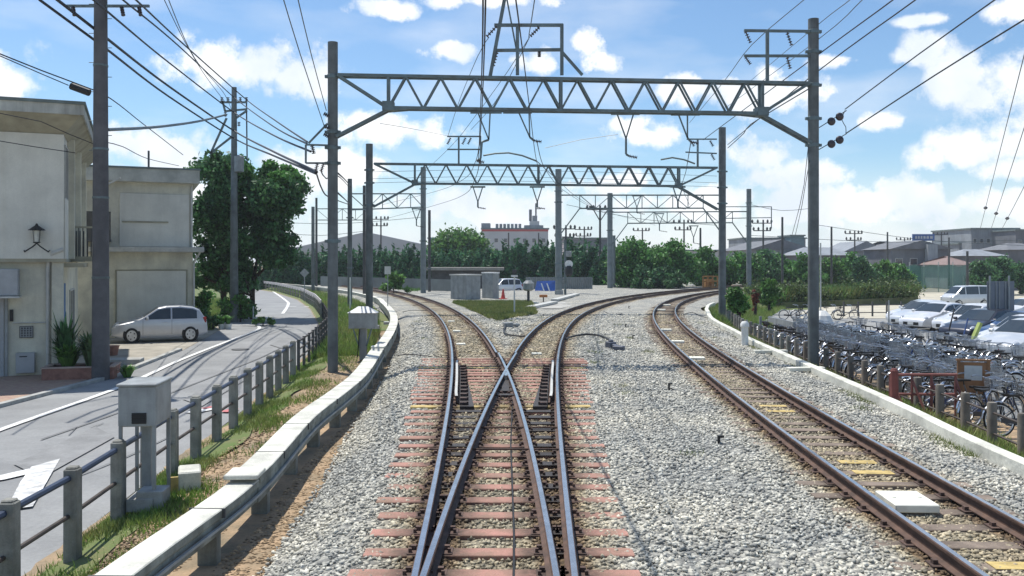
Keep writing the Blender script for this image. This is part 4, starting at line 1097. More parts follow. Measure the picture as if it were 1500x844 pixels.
wire('black wire sagging from the nearest left mast bracket down behind it', [(463, 252, 25.5), (473, 280, 30), (485, 290, 36), (512, 300, 60)], .025)
wire('black wire looping below the nearest left mast bracket', [(470, 250, 25.5), (478, 262, 29), (495, 258, 33), (512, 275, 60)], .02)
wire('wire from the nearest left mast to the slim mast behind', [(495, 254, 27), (505, 263, 45), (513, 272, 61)], .03)
wire('lower wire from the nearest left mast to the slim mast behind', [(495, 283, 27), (505, 292, 45), (513, 300, 61)], .03)
# catenary over the left and right branches
wire('twin vertical catenary wire falling from the top edge to the left hanger', [(711.5, -20, 8.6), (710, 60, 12), (706, 160, 19), (703, 207, 25.8)], .011)
wire('second catenary wire close beside the twin vertical wire', [(707.5, -20, 8.6), (707, 60, 12), (704, 160, 20), (701, 234, 25.8)], .011)
wire('catenary wire from the top edge to the hanger right of centre', [(753, -20, 9), (765, 70, 13), (776, 160, 19), (786, 236, 27), (795, 262, 40)], .010)
wire('messenger wire crossing the top frame to the right', [(786, -20, 17), (775, 50, 22), (768, 70, 26), (725, 150, 34), (690, 190, 44)], .012, m_wirec)
wire('long slanting wire across the nearest beam toward the second beam bracket', [(716, 55, 26), (700, 82, 29), (672, 150, 38), (656, 200, 46)], .012, m_wirec)
wire('wire from the top frame down to the left branch', [(776, 54, 26), (740, 110, 32), (700, 165, 40), (660, 215, 48), (610, 262, 70)], .012, m_wirec)
wire('contact wire of the left branch beyond the nearest beam', [(703, 235, 25.8), (696, 262, 36), (680, 285, 49), (640, 300, 66), (560, 322, 90)], .014)
wire('messenger wire of the left branch beyond the nearest beam', [(703, 207, 25.8), (696, 238, 37), (680, 262, 49), (640, 280, 66), (560, 300, 90)], .014)
wire('contact wire of the right branch beyond the nearest beam', [(786, 206, 25.8), (800, 250, 40), (830, 282, 55), (880, 308, 80), (960, 330, 105)], .014)
wire('messenger wire of the right branch beyond the nearest beam', [(786, 236, 26), (815, 262, 44), (850, 292, 66), (900, 320, 95)], .014)
wire('thin white wire between the long hanger and the left arm', [(905, 197, 26.2), (850, 205, 26.1), (798, 217, 26)], .009, m_white)
wire('thin span wire below the nearest beam by the left mast', [(557, 181, 25.6), (600, 188, 30), (660, 200, 46)], .008, m_wirec)
wire('contact wire of the right track to the second beam', [(1012, 208, 26.4), (1005, 250, 38), (1000, 275, 49), (1010, 300, 66)], .014)
wire('slanting wire from the top edge past the right crossarm frame', [(1180, -2, 22), (1101, 66, 26.5), (1060, 120, 33), (1010, 180, 46)], .012, m_wirec)
for k, (xa, ya, xb, yb, lb) in enumerate(((1245, 0, 1100, 118, 'first'), (1263, 0, 1060, 160, 'second'), (1308, 0, 1030, 205, 'third'), (1341, 0, 1066, 212, 'fourth'))):
    xm = 1196; ym = lerp(ya, yb, (xa - xm) / (xa - xb))
    wire('%s wire from the left passing behind the top of the nearest right mast' % lb, [(xa + 40, ya - 38 * (yb - ya) / abs(xb - xa) - 6, 17), (xa, ya, 20), (xm, [38, 60, 82, 106][k], 27), (xb, yb, 46)], [.012, .012, .018, .018][k], m_wirec if k < 2 else m_wire)
wire('long wire from the upper insulator pair of the right mast to the top edge', [(1238, 160, 26.4), (1345, 80, 21), (1457, 0, 17), (1500, -33, 15.5)], .016)
wire('long wire from the lower insulator pair of the right mast to the right edge', [(1240, 195, 26.4), (1370, 110, 21), (1500, 29, 17), (1560, -8, 15)], .018)
wire('jumper wire between the two insulator pairs', [(1238, 162, 26.4), (1233, 175, 26.4), (1239, 186, 26.4), (1239, 196, 26.4)], .012, m_wirec, st=.1)
for yy, nm in (((187, 178, 171, 162), 'upper'), ((219, 211, 205, 196), 'lower')):
    D = 26.4; t = empty('strain_insulator', '%s pair of dark disc insulators right of the nearest right mast' % nm, 'insulator', tuple(Q(1200, yy[0], D)))
    for xx, y_ in ((1218, yy[1]), (1230, yy[2])):
        c = Q(xx, y_, D); b = MB(); b.lathe(tuple(c), [(.03, -.09), (.10, -.06), (.125, 0), (.10, .05), (.03, .09)], 14, axis='Y'); part(b, 'disc', m_insul, t, smooth=True)
    b = MB(); b.tube([Q(1200, yy[0], D), Q(1240, yy[3], D)], .014, 6); part(b, 'rod', m_wire, t)
for k, (xa, ya, xb, yb) in enumerate(((1500, 82, 1436, 335), (1512, 150, 1452, 335), (1530, 210, 1468, 335))):
    wire('faint slanting far wire at the right edge, %s of three' % ('leftmost', 'middle', 'rightmost')[k], [(xa + 40, ya - 160, 40), (xa, ya, 52), (xb, yb, 130)], .03, m_wirec)
    p = Q(xb + (xa - xb) * .12, lerp(yb, ya, .12), 120); b = MB(); b.lathe(tuple(p), [(.12, -.2), (.3, 0), (.12, .2)], 8); solo(b, 'wire_ball', 'dark bead on the %s slanting far wire' % ('leftmost', 'middle', 'rightmost')[k], 'insulator', m_insul, tuple(p))
wire('guy wire falling left of the nearest right mast, inner one', [(1184, 215, 26.5), (1178, 270, 27), (1172, 300, 28), (1160, 345, 34)], .010)
wire('guy wire falling left of the nearest right mast, outer one', [(1186, 235, 26.5), (1180, 270, 27), (1175, 300, 28), (1165, 345, 34)], .010)
wire('wire from the second portal right mast to the upper right', [(1066, 217, 49), (1090, 195, 40), (1100, 182, 36), (1185, 130, 26.8)], .02)
for k, y in enumerate((252, 262, 268)):
    wire('thin far wire level behind the second beam, %s' % ('upper', 'middle', 'lower')[k], [(545, y, 60), (700, y - 3, 62), (870, y, 64), (1050, y + 6, 70)], .014, m_wirec)
for k, (x0, y0, x1, y1) in enumerate(((380, 325, 620, 318), (400, 340, 540, 338), (830, 300, 1050, 330), (1100, 300, 1190, 305), (1100, 345, 1500, 352), (1200, 330, 1500, 360))):
    wire(('far wire above the far lane bend', 'lower far wire above the far lane bend', 'far wire over the broad bushes', 'far wire left of the nearest right mast', 'far wire over the right hedge', 'second far wire over the right houses')[k], [(x0, y0, 110), ((x0 + x1) / 2, (y0 + y1) / 2 + 6, 112), (x1, y1, 115)], .03, m_wirec)

# ------------------------------------------------------------------ utility poles
def near_pole():
    g = P(147.5, 556, -.78); x, y = g.x, g.y
    t = empty('utility_pole', 'tall dark utility pole in the left foreground in front of the near house', 'utility pole', (x, y, -.78))
    b = MB(); b.lathe((0, 0, 0), [(.245, -.2), (.17, 12.5)], 18); b.build('shaft', m_pole_dark if False else mat('near_pole', (.11, .108, .112), .85, scale=1.5, var=.3, fine=.15), t, smooth=True)
    for z in (2.9, 5.2, 6.6, 9.0):
        r = .245 - .075 * z / 12.7; b = MB(); b.lathe((0, 0, z), [(r, 0), (r + .012, .005), (r + .012, .06), (r, .065)], 16); b.build('band', m_steel, t)
    for k in range(14):
        z = 6.6 + k * .42; s = 1 if k % 2 else -1; r = .2; b = MB(); b.tube([(s * r * .8, -.02, z), (s * (r + .13), -.02, z)], .011, 5); b.build('step_bolt', m_steel, t)
    b = MB(); b.beam((-1.0, 0, 10.75), (1.4, 0, 10.75), .07); b.build('crossarm', m_steel, t)
    b = MB(); b.beam((-.9, 0, 11.4), (1.2, 0, 11.4), .07); b.build('crossarm', m_steel, t)
    for xx, z in ((.6, 10.55), (1.1, 10.55), (-.8, 10.55)):
        b = MB(); insul(b, (xx, 0, z + .18), (xx + .1, -.1, z - .12), .06, 4); b.build('insulator', m_insul, t)
near_pole()
def far_pole():
    D = 50; q = lambda x, y: Q(x, y, D); g = q(343, 460); zb = -.78
    t = empty('utility_pole', 'concrete utility pole with crossarms rising through the big dark tree', 'utility pole', (g.x, D, zb))
    b = MB(); b.lathe((0, 0, 0), [(.24, -.2), (.14, q(343, 128).z - zb)], 16); b.build('shaft', m_pole, t, smooth=True)
    for a_, c in (((322, 150), (362, 150)), ((330, 163), (362, 160)), ((326, 148), (330, 164)), ((343, 175), (362, 162)), ((332, 173), (308, 226)), ((340, 200), (308, 225))):
        b = MB(); b.beam(q(*a_), q(*c), .10); part(b, 'crossarm', m_steel, t)
    for x, y in ((325, 146), (334, 146), (352, 146), (361, 146), (330, 168), (350, 182)):
        b = MB(); insul(b, q(x, y + 3), q(x, y - 4), .09, 3); part(b, 'insulator', m_insul, t)
    b = MB(); b.tube([q(361, 150), q(362, 240)], .04, 5); part(b, 'cable_drop', m_black, t)
    b = MB(); b.lathe(tuple(q(350, 240)), [(.05, -.5), (.28, -.45), (.28, .4), (.05, .5)], 12); part(b, 'transformer', m_cab, t, smooth=True)
far_pole()
def tele_pole(px, ytop, ybase, D, label, arms=1, r=.16, m=m_pole_dark):
    a, c = Q(px, ytop, D), Q(px, ybase, D); a0 = Vector((c.x, D, min(c.z, -.9)))
    t = empty('utility_pole', label, 'utility pole', tuple(a0), 0, 'distant utility poles')
    b = MB(); b.lathe((0, 0, 0), [(r, 0), (r * .75, a.z - a0.z)], 8); b.build('shaft', m, t, smooth=True)
    for k in range(arms):
        z = a.z - a0.z - .5 - k * 1.1; w = 1.6 - .2 * k; b = MB(); b.beam((-w, 0, z), (w * .8, 0, z), .14)
        for s in (-1, -.5, .4, .75): b.lathe((s * w, 0, z), [(.08, 0), (.16, .2), (.16, .35), (.05, .55)], 6)
        b.build('crossarm', m_pole_dark, t)
for a in ((558, 317, 372, 150, 'distant utility pole with crossarms over the grey warehouse', 2), (682, 341, 372, 170, 'distant utility pole behind the conifers left of the red banded building', 1), (745, 341, 375, 160, 'thin pole in front of the red banded building', 0),
          (789, 341, 370, 160, 'slender pole at the right part of the red banded building', 0), (829, 330, 380, 120, 'dark pole with clustered arms right of the signal mast', 2), (856, 332, 372, 150, 'distant pole with lamps left of the square panelled beam', 2),
          (879, 301, 372, 110, 'dark Y braced pole near the pale mast', 1), (941, 334, 360, 160, 'distant pole above the broad bushes, left', 1), (1002, 322, 372, 140, 'distant pole above the broad bushes, right', 2),
          (1026, 334, 405, 110, 'dark pole in the hedge left of the second portal', 0), (1118, 322, 372, 130, 'distant pole with arms by the grey sheds', 2), (1146, 318, 402, 100, 'dark pole rising from the right hedge', 0),
          (1202, 402, 405, 90, '', 0), (1218, 332, 402, 110, 'dark pole just right of the nearest right mast', 0), (1252, 338, 372, 150, 'distant pole with arms by the pointed roofs', 2), (1300, 340, 400, 130, 'dark pole left of the blue hoarding house', 0),
          (1325, 348, 375, 180, 'distant pole with small arms beside the blue hoarding', 2), (1379, 340, 360, 180, 'distant pole right of the blue hoarding', 1), (1390, 348, 400, 130, 'dark pole right of the dark roofed house', 0), (1417, 368, 418, 90, 'dark pole by the van', 0), (610, 260, 300, 90, '', 0)):
    if a[4]: tele_pole(*a[:5], arms=a[5])
# Y brace of the dark pole
b = MB(); D = 110; b.beam(Q(879, 324, D), Q(868, 305, D), .12); b.beam(Q(879, 324, D), Q(892, 305, D), .12); b.box(Q(866, 304, D), (.5, .3, .4)); b.box(Q(893, 306, D), (.5, .3, .4))
solo(b, 'lamp_bracket', 'Y shaped bracket with two lamps on the dark pole', 'lamp bracket', m_pole_dark, tuple(Q(879, 324, D)))

# ------------------------------------------------------------------ buildings on the left
m_beige = mat('beige_render', (.66, .635, .50), .9, scale=1.0, var=.22, fine=.1, bump=.15, col2=(.50, .48, .39), streak=.12)
m_pale = mat('pale_render', (.66, .65, .57), .9, scale=1.0, var=.12, fine=.08, streak=.08)
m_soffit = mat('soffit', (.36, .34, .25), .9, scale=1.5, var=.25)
m_roofdark = mat('roof_edge', (.16, .20, .19), .8, scale=2, var=.3)
m_shutter = mat('grey_shutter', (.38, .39, .39), .7, scale=2, var=.15)
def near_house():
    O = Vector((-13.37, 26.54, -.80)); th = math.atan2(.92, -.39) - R(90)   # local +Y = back, local -X = left along the front
    t = empty('two_storey_house', 'beige two storey flat roofed house at the left edge of the picture', 'house', tuple(O), th)
    g = 0
    def pt(mb, nm, m, bev=0.0, par=None, sm=False): return mb.build(nm, m, par or t, sm, bev)
    b = MB(); b.b2(-12, -.25, .25, 11, g, 3.45); pt(b, 'ground_floor_wall', m_beige)
    b = MB(); b.b2(-12, -.05, -.03, 11, 3.45, 7.25); pt(b, 'upper_floor_wall', m_pale)
    b = MB(); b.b2(-12, .02, -.06, 11.02, 3.40, 3.50); pt(b, 'floor_band', m_soffit)
    b = MB(); b.b2(-.36, -.06, .06, .5, g, 3.40); pt(b, 'pillar', m_beige, .01)
    b = MB(); b.b2(-1.55, -.02, -.075, -.031, 3.5, 7.2); b.b2(-.012, .02, -.03, 1.2, 3.5, 5.3); pt(b, 'wall_panel', m_pale)
    # roof slab with sloped soffit
    b = MB()
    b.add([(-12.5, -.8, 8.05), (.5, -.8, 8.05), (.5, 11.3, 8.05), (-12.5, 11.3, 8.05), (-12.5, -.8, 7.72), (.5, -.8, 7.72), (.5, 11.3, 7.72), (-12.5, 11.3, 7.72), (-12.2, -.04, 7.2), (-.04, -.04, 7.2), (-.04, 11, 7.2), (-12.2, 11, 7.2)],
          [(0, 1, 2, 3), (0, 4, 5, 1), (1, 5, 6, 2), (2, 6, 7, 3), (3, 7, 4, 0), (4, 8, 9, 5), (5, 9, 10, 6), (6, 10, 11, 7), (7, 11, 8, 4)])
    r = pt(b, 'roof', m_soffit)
    b = MB(); b.b2(-12.55, .55, -.85, -.803, 7.70, 8.0); b.b2(.503, .55, -.8, 11.3, 7.70, 8.0); pt(b, 'fascia_board', mat('house_fascia', (.50, .51, .46), .85, scale=1.5, var=.25, streak=.4), par=r)
    b = MB(); b.b2(-12.6, .6, -.9, -.8, 8.0, 8.09); b.b2(.5, .6, -.8, 11.35, 8.0, 8.09); pt(b, 'edge_flashing', m_roofdark, par=r)
    # tall dark upper window on the side, with frame
    def win(x, y0, y1, z0, z1, nm='window'):
        f = MB(); w = .05
        f.b2(x, x + .05, y0, y0 + w, z0, z1); f.b2(x, x + .05, y1 - w, y1, z0, z1); f.b2(x, x + .05, y0 + w, y1 - w, z1 - w, z1); f.b2(x, x + .05, y0 + w, y1 - w, z0, z0 + w); f.b2(x, x + .045, (y0 + y1) / 2 - .02, (y0 + y1) / 2 + .02, z0 + w, z1 - w)
        o = pt(f, nm, m_lightgrey); p = MB(); p.b2(x + .004, x + .02, y0 + w, y1 - w, z0 + w, z1 - w); pt(p, 'pane', m_glassd, par=o)
    win(-.05, .35, 1.5, 5.3, 6.95); win(-.05, 3.2, 5.0, 4.7, 6.7); win(-.05, 6.4, 8.6, 4.7, 6.7); win(-.25, 5.8, 8.2, .2, 2.4)
    for y in (1.8, 5.4, 8.9):
        b = MB(); b.b2(-.05, .16, y, y + .16, 3.5, 7.3); pt(b, 'fin', m_beige, .01)
    # balcony
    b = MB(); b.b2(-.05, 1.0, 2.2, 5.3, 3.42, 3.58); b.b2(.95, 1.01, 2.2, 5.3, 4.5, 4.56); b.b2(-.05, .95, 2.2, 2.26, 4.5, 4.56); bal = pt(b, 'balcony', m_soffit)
    b = MB(); 
    for k in range(24): b.b2(.96, .99, 2.22 + k * .13, 2.25 + k * .13, 3.58, 4.5)
    for yy in (2.2, 5.25):
        for k in range(8): b.b2(0 + k * .12, .03 + k * .12, yy, yy + .03, 3.58, 4.5)
    pt(b, 'railing', m_pole_dark, par=bal)
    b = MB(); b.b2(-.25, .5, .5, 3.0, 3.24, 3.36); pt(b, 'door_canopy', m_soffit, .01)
    b = MB(); b.b2(-.25, -.2, 1.3, 2.2, 0.05, 2.2); d = pt(b, 'door', m_shutter); b = MB(); b.b2(-.2, -.15, 1.4, 1.44, 1.0, 1.15); pt(b, 'handle', m_chrome, par=d)
    b = MB(); b.b2(-.25, -.19, 2.35, 3.25, 1.3, 2.7); pt(b, 'blue_board', mat('blue_board', (.03, .13, .30), .6, scale=4, var=.25))
    # downpipe, grille, meter box, shutter
    b = MB(); b.tube([(-.05, -.1, 3.78), (-.32, -.08, 3.66), (-.44, .10, 3.45), (-.47, .16, 3.2), (-.47, .16, .12)], .055, 8); pt(b, 'downpipe', m_lightgrey, sm=True)
    b = MB(); b.b2(-1.22, -.86, .2, .248, 1.15, 1.5); gr = pt(b, 'wall_grille', m_pole_dark)
    b = MB()
    for k in range(5): b.b2(-1.20 + k * .075, -1.175 + k * .075, .18, .2, 1.17, 1.48); b.b2(-1.2, -.88, .185, .2, 1.18 + k * .07, 1.2 + k * .07)
    pt(b, 'bars', m_cab, par=gr)
    b = MB(); b.b2(-1.3, -.8, .03, .25, .12, .72); pt(b, 'meter_box', m_shutter, .015)
    b = MB(); b.b2(-1.2, -1.0, .02, .03, .6, .63); pt(b, 'meter_slot', m_black)
    b = MB(); b.b2(-1.47, -1.38, .18, .25, 1.65, 2.0); pt(b, 'switch_box', m_black)
    b = MB(); b.b2(-4.3, -1.62, .2, .246, 0, 2.35)
    for k in range(18): b.b2(-4.3, -1.62, .19, .2, .06 + k * .13, .10 + k * .13)
    pt(b, 'garage_shutter', m_shutter)
    b = MB(); b.b2(-1.6, -1.52, .17, .25, 0, 2.5); pt(b, 'shutter_rail', m_cab)
    b = MB(); b.tube([(-1.4, .2, 1.6), (-.9, .2, 1.6), (-.5, .17, 1.6)], .02, 5); pt(b, 'conduit', m_lightgrey)
    # blocky awning / air unit at the far left
    a = empty('air_conditioner', 'grey outdoor air conditioner hung on the wall above the garage shutter', 'air conditioner', tuple(O), th)
    b = MB(); b.b2(-2.7, -1.2, -.35, .18, 2.42, 3.2); b.build('casing', m_shutter, a, bevel=.02)
    b = MB(); b.b2(-2.8, -1.15, -.5, .18, 2.36, 2.41); b.build('bracket', m_lightgrey, a)
    b = MB(); b.lathe((-2.1, -.352, 2.8), [(.3, -.01), (.3, .0)], 20, axis='Y'); b.build('fan_grille', m_black, a)
    # lantern
    l = empty('wall_lantern', 'black wrought lantern on the near house wall above the downpipe', 'lantern', tuple(O + Matrix.Rotation(th, 3, 'Z') @ Vector((.38, 0, 0))), th)
    b = MB(); b.tube([(-1.45, -.03, 3.75), (-1.42, -.25, 3.7), (-1.2, -.3, 3.85), (-1.1, -.3, 3.95)], .02, 6); b.tube([(-.78, -.03, 3.75), (-.8, -.25, 3.7), (-1.0, -.3, 3.85), (-1.1, -.3, 3.95)], .02, 6); b.build('arm', m_black, l)
    b = MB(); b.lathe((-1.1, -.3, 3.95), [(.06, 0), (.10, .02), (.10, .04)], 8); b.lathe((-1.1, -.3, 4.33), [(.24, 0), (.2, .03), (.05, .14), (.02, .2)], 8); 
    for k in range(4): a_ = k * math.pi / 2 + .78; b.tube([(-1.1 + .09 * math.cos(a_), -.3 + .09 * math.sin(a_), 3.98), (-1.1 + .13 * math.cos(a_), -.3 + .13 * math.sin(a_), 4.34)], .01, 4)
    b.build('cage', m_black, l)
    b = MB(); b.lathe((-1.1, -.3, 3.99), [(.07, 0), (.10, .33)], 8); b.build('glass', mat('milky_glass', (.55, .56, .5), .3), l)
near_house()

def garage_house():
    x0, x1, y0 = -18.6, -14.75, 41.0
    th = math.atan2(.92, -.39) - R(90); W = 3.55; t = empty('garage_building', 'beige flat roofed building with a blank garage door behind the parked car', 'building', (-14.75 - .92 * W, 41.0 - .39 * W, -.8), th)
    def pt(mb, nm, m, bev=0.0, par=None): return mb.build(nm, m, par or t, False, bev)
    b = MB(); b.b2(-6, W, 0, 9, 0, 7.0); pt(b, 'wall', m_beige)
    b = MB(); b.b2(-6.3, W + .28, -.35, 9.3, 7.0, 7.62); r = pt(b, 'roof', mat('fascia', (.47, .47, .41), .85, scale=1.5, var=.25, fine=.1), .02)
    b = MB(); b.b2(-6.35, W + .33, -.4, 9.35, 7.6, 7.68); pt(b, 'roof_edge', m_roofdark, par=r)
    b = MB(); b.b2(.45, W - .15, -.05, -.002, 4.1, 6.5); pt(b, 'wall_panel', m_pale, .01)
    b = MB(); b.b2(.55, 2.5, -.09, -.051, 5.18, 5.25); pt(b, 'slot_trim', m_soffit)
    b = MB(); b.b2(-1.0, W + .45, -.75, -.002, 3.85, 4.08); pt(b, 'canopy', mat('canopy', (.46, .46, .42), .8, var=.2), .02)
    b = MB(); b.b2(.35, W - .3, -.04, -.002, .05, 3.0); b.b2(.35, W - .3, -.055, -.041, 1.5, 1.53); pt(b, 'garage_door', m_pale)
    b = MB(); b.b2(.27, .33, -.06, -.002, 0, 3.05); b.b2(W - .28, W - .22, -.06, -.002, 0, 3.05); b.b2(.33, W - .28, -.06, -.002, 3.01, 3.06); pt(b, 'door_frame', m_soffit)
    b = MB(); b.tube([(W - .06, -.06, 6.9), (W - .06, -.06, 3.9)], .045, 8); b.tube([(W + .3, -.3, 3.86), (W + .1, -.1, 3.5), (W + .04, -.06, 3.3), (W + .04, -.06, .1)], .045, 8); pt(b, 'downpipe', m_lightgrey)
    b = MB(); b.b2(-1.2, .12, -1.1, -.9, 4.3, 5.6); b.b2(-1.2, .12, -.9, -.005, 4.3, 4.4); pt(b, 'balcony', m_pole_dark)
    b = MB(); b.tube([(1.7, 3, 7.6), (1.7, 3, 8.8)], .05, 6); pt(b, 'roof_pipe', m_pole_dark)
    b = MB(); b.beam((-.5, -.4, 6.55), (.5, -.9, 7.1), .08); pt(b, 'roof_light', m_lightgrey)
garage_house()

# planter and garden at the house front
def leaf_mass(n, blobs, size, flat=.0, rngl=None, shell=.5, elong=1.6):
    """n leaf quads scattered through ellipsoid blobs [(c, r)], returns V, F"""
    g = rngl or rng
    w = np.array([b[1][0] * b[1][1] * b[1][2] for b in blobs]) ** .67; w /= w.sum()
    idx = g.choice(len(blobs), n, p=w)
    c = np.array([b[0] for b in blobs], dtype=float)[idx]; r = np.array([b[1] for b in blobs], dtype=float)[idx]
    d = g.normal(size=(n, 3)); d /= np.linalg.norm(d, axis=1)[:, None]
    rad = (1 - shell * g.random(n) ** 1.5)[:, None] * (1 + .22 * g.normal(size=(n, 1)))
    p = c + d * r * rad
    a = g.normal(size=(n, 3)) + d * .3; a /= np.linalg.norm(a, axis=1)[:, None]
    bb = np.cross(a, g.normal(size=(n, 3))); bb /= np.linalg.norm(bb, axis=1)[:, None]
    s = size * g.uniform(.55, 1.35, (n, 1)); A, B = a * s * elong / 2, bb * s / 2
    V = np.stack([p - A, p + B * .9, p + A, p - B * .9], 1).reshape(-1, 3)
    return V, np.arange(4 * n).reshape(-1, 4)
def clumpy(center, radii, nsub, rs, g, hollow=.55):
    out = []
    for i in range(nsub):
        d = Vector((g.gauss(0, 1), g.gauss(0, 1), g.gauss(0, 1))).normalized(); k = hollow + (1 - hollow) * g.random()
        c = (center[0] + d.x * radii[0] * k, center[1] + d.y * radii[1] * k, center[2] + d.z * radii[2] * k); r = rs * g.uniform(.6, 1.25)
        out.append((c, (r, r, r * .75)))
    return out
def leafmat(name, c, var=.4, tr=.3): return mat(name, c, .55, scale=1.1, var=var, island=.6, trans=tr, spec=.35)
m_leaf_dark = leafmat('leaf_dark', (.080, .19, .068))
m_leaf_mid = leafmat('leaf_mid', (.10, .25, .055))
m_leaf_bright = leafmat('leaf_bright', (.11, .24, .05))
m_leaf_con = leafmat('leaf_conifer', (.055, .16, .065), tr=.3)
m_leaf_yel = leafmat('leaf_weedy', (.11, .15, .035))
m_bark = mat('bark', (.06, .045, .035), .95, scale=4, var=.4, bump=.6)
def trunk_mb(b, base, top, r, gnr, limbs=4, spread=1.0):
    base, top = Vector(base), Vector(top); mid = base.lerp(top, .5) + Vector((gnr.uniform(-.15, .15), gnr.uniform(-.15, .15), 0)) * (top - base).length * .3
    pts = smooth_path([base, mid, top], .5); n = len(pts); b.tube(pts, [lerp(r, r * .35, i / (n - 1)) for i in range(n)], 8)
    for k in range(limbs):
        t = gnr.uniform(.4, .85); p = pts[int(t * (n - 1))]; an = gnr.uniform(0, 6.28) ; l = spread * gnr.uniform(.6, 1.1)
        e = p + Vector((math.cos(an) * l, math.sin(an) * l, l * gnr.uniform(.4, .9))); m_ = p.lerp(e, .5) + Vector((0, 0, -.1 * l))
        q = smooth_path([p, m_, e], .4); b.tube(q, [lerp(r * .45, r * .12, i / (len(q) - 1)) for i in range(len(q))], 6)
def tree(name, label, loc, blobs, n, size, m, trunk, group=None, cat='tree', shell=.5, elong=1.6):
    t = empty(name, label, cat, loc, 0, group)
    V, Fq = leaf_mass(n, blobs, size, shell=shell, elong=elong); arr_mesh('crown', V, Fq, m, t)
    if trunk:
        b = MB(); g_ = random.Random(hash(label) % 1000 if False else len(label)); 
        for tr in trunk: trunk_mb(b, *tr[:3], g_, *(tr[3:]))
        b.build('trunk', m_bark, t, True)
    return t
g = random.Random(3)
# big dark tree: px 280-440, rows 225-440 at 52 m
def big_tree():
    D = 53; c = Q(357, 330, D); base = Vector((Q(352, 470, D).x, D, -.8)); rel = lambda p: tuple(Vector(p) - base)
    blobs = []
    for (px, py, rx, ry, k) in ((350, 262, 58, 26, 18), (330, 300, 46, 42, 16), (385, 290, 48, 38, 18), (410, 285, 26, 30, 9), (360, 345, 68, 42, 24), (310, 345, 30, 40, 9), (400, 345, 26, 20, 6), (300, 248, 16, 12, 4), (335, 238, 20, 10, 4), (432, 275, 12, 10, 3), (415, 375, 16, 10, 3), (330, 380, 44, 26, 10), (300, 405, 26, 24, 8), (345, 405, 36, 20, 8), (425, 300, 16, 14, 4), (385, 310, 34, 30, 12), (350, 300, 34, 30, 10), (395, 375, 22, 16, 5)):
        q = Q(px, py, D); s = D / F
        blobs += clumpy(rel(q), (rx * s, 2.6, ry * s), int(k * 1.15), 11 * s * 1.55, g, .35)
    t = tree('broadleaf_tree', 'large dark spreading tree at the bend of the lane behind the parked car', tuple(base), blobs, 62000, .17, m_leaf_dark,
         [((0, 0, -.1), (.2, .3, 5.0), .30, 6, 2.2), ((-1.1, .6, -.1), (-1.4, .4, 4.2), .24, 4, 1.6), ((.8, -.2, -.1), (1.1, 0, 4), .2, 4, 1.5)], shell=.75)
    # sunlight painted in: lighter leaf colour on the upper outer crown
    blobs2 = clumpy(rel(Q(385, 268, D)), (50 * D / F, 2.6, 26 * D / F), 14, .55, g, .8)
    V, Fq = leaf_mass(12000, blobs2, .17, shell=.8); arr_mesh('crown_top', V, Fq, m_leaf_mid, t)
big_tree()
def shade_shrub(label, px, py, D, w, h, n, size, m, z=-.8, grp='shrubs'):
    q = Q(px, py, D); base = (q.x, D, z); bl = clumpy((0, 0, h * .5), (w / 2, w / 3, h * .45), 9, min(w, h) * .24, g, .3)
    return tree('shrub', label, base, bl, n, size, m, [((0, 0, 0), (0, .05, h * .6), .03 + h * .015, 3, w * .3)], grp, 'shrub', shell=.9)
shade_shrub('dense shrub at the foot of the big dark tree by the lane', 352, 455, 50, 3.4, 1.7, 2600, .13, m_leaf_mid)
shade_shrub('dark shrub between the parked car and the big tree', 312, 470, 45, 1.6, 1.1, 1500, .1, m_leaf_dark)
shade_shrub('low bush left of the parked car rear, by the garage wall', 291, 440, 46, 1.2, 2.4, 1500, .12, m_leaf_mid)
shade_shrub('grassy shrub by the small white box on the lane verge', 385, 462, 47, 2.0, .5, 1400, .12, m_leaf_bright)
# planter
p = P(118, 556, -.78); b = MB()
ctr = Vector((p.x - .15, p.y + .4, 0))
pa = MB(); W, Dp = .95, .55
for (x0, x1, y0, y1) in ((-W, W, -Dp, -Dp + .12), (-W, W, Dp - .12, Dp), (-W, -W + .12, -Dp + .12, Dp - .12), (W - .12, W, -Dp + .12, Dp - .12)): pa.b2(x0, x1, y0, y1, 0, .36)
m_planter = mat('planter_brick', (.30, .15, .11), .9, scale=4, var=.35, fine=.2)
pt_ = empty('brick_planter', 'low brick planter box in front of the near house beside the utility pole', 'planter', (ctr.x, ctr.y, -.8), .25)
pa.build('planter_wall', m_planter, pt_, bevel=.01)
b = MB()
for (x0, x1, y0, y1) in ((-W - .02, W + .02, -Dp - .02, -Dp + .14), (-W - .02, W + .02, Dp - .14, Dp + .02), (-W - .02, -W + .14, -Dp + .14, Dp - .14), (W - .14, W + .02, -Dp + .14, Dp - .14)): b.b2(x0, x1, y0, y1, .36, .40)
b.build('coping', mat('planter_coping', (.44, .33, .27), .85, var=.2), pt_)
b = MB(); b.b2(-W + .12, W - .12, -Dp + .12, Dp - .12, 0, .3); b.build('planter_soil', mat('dark_soil', (.05, .035, .025), .95), pt_)
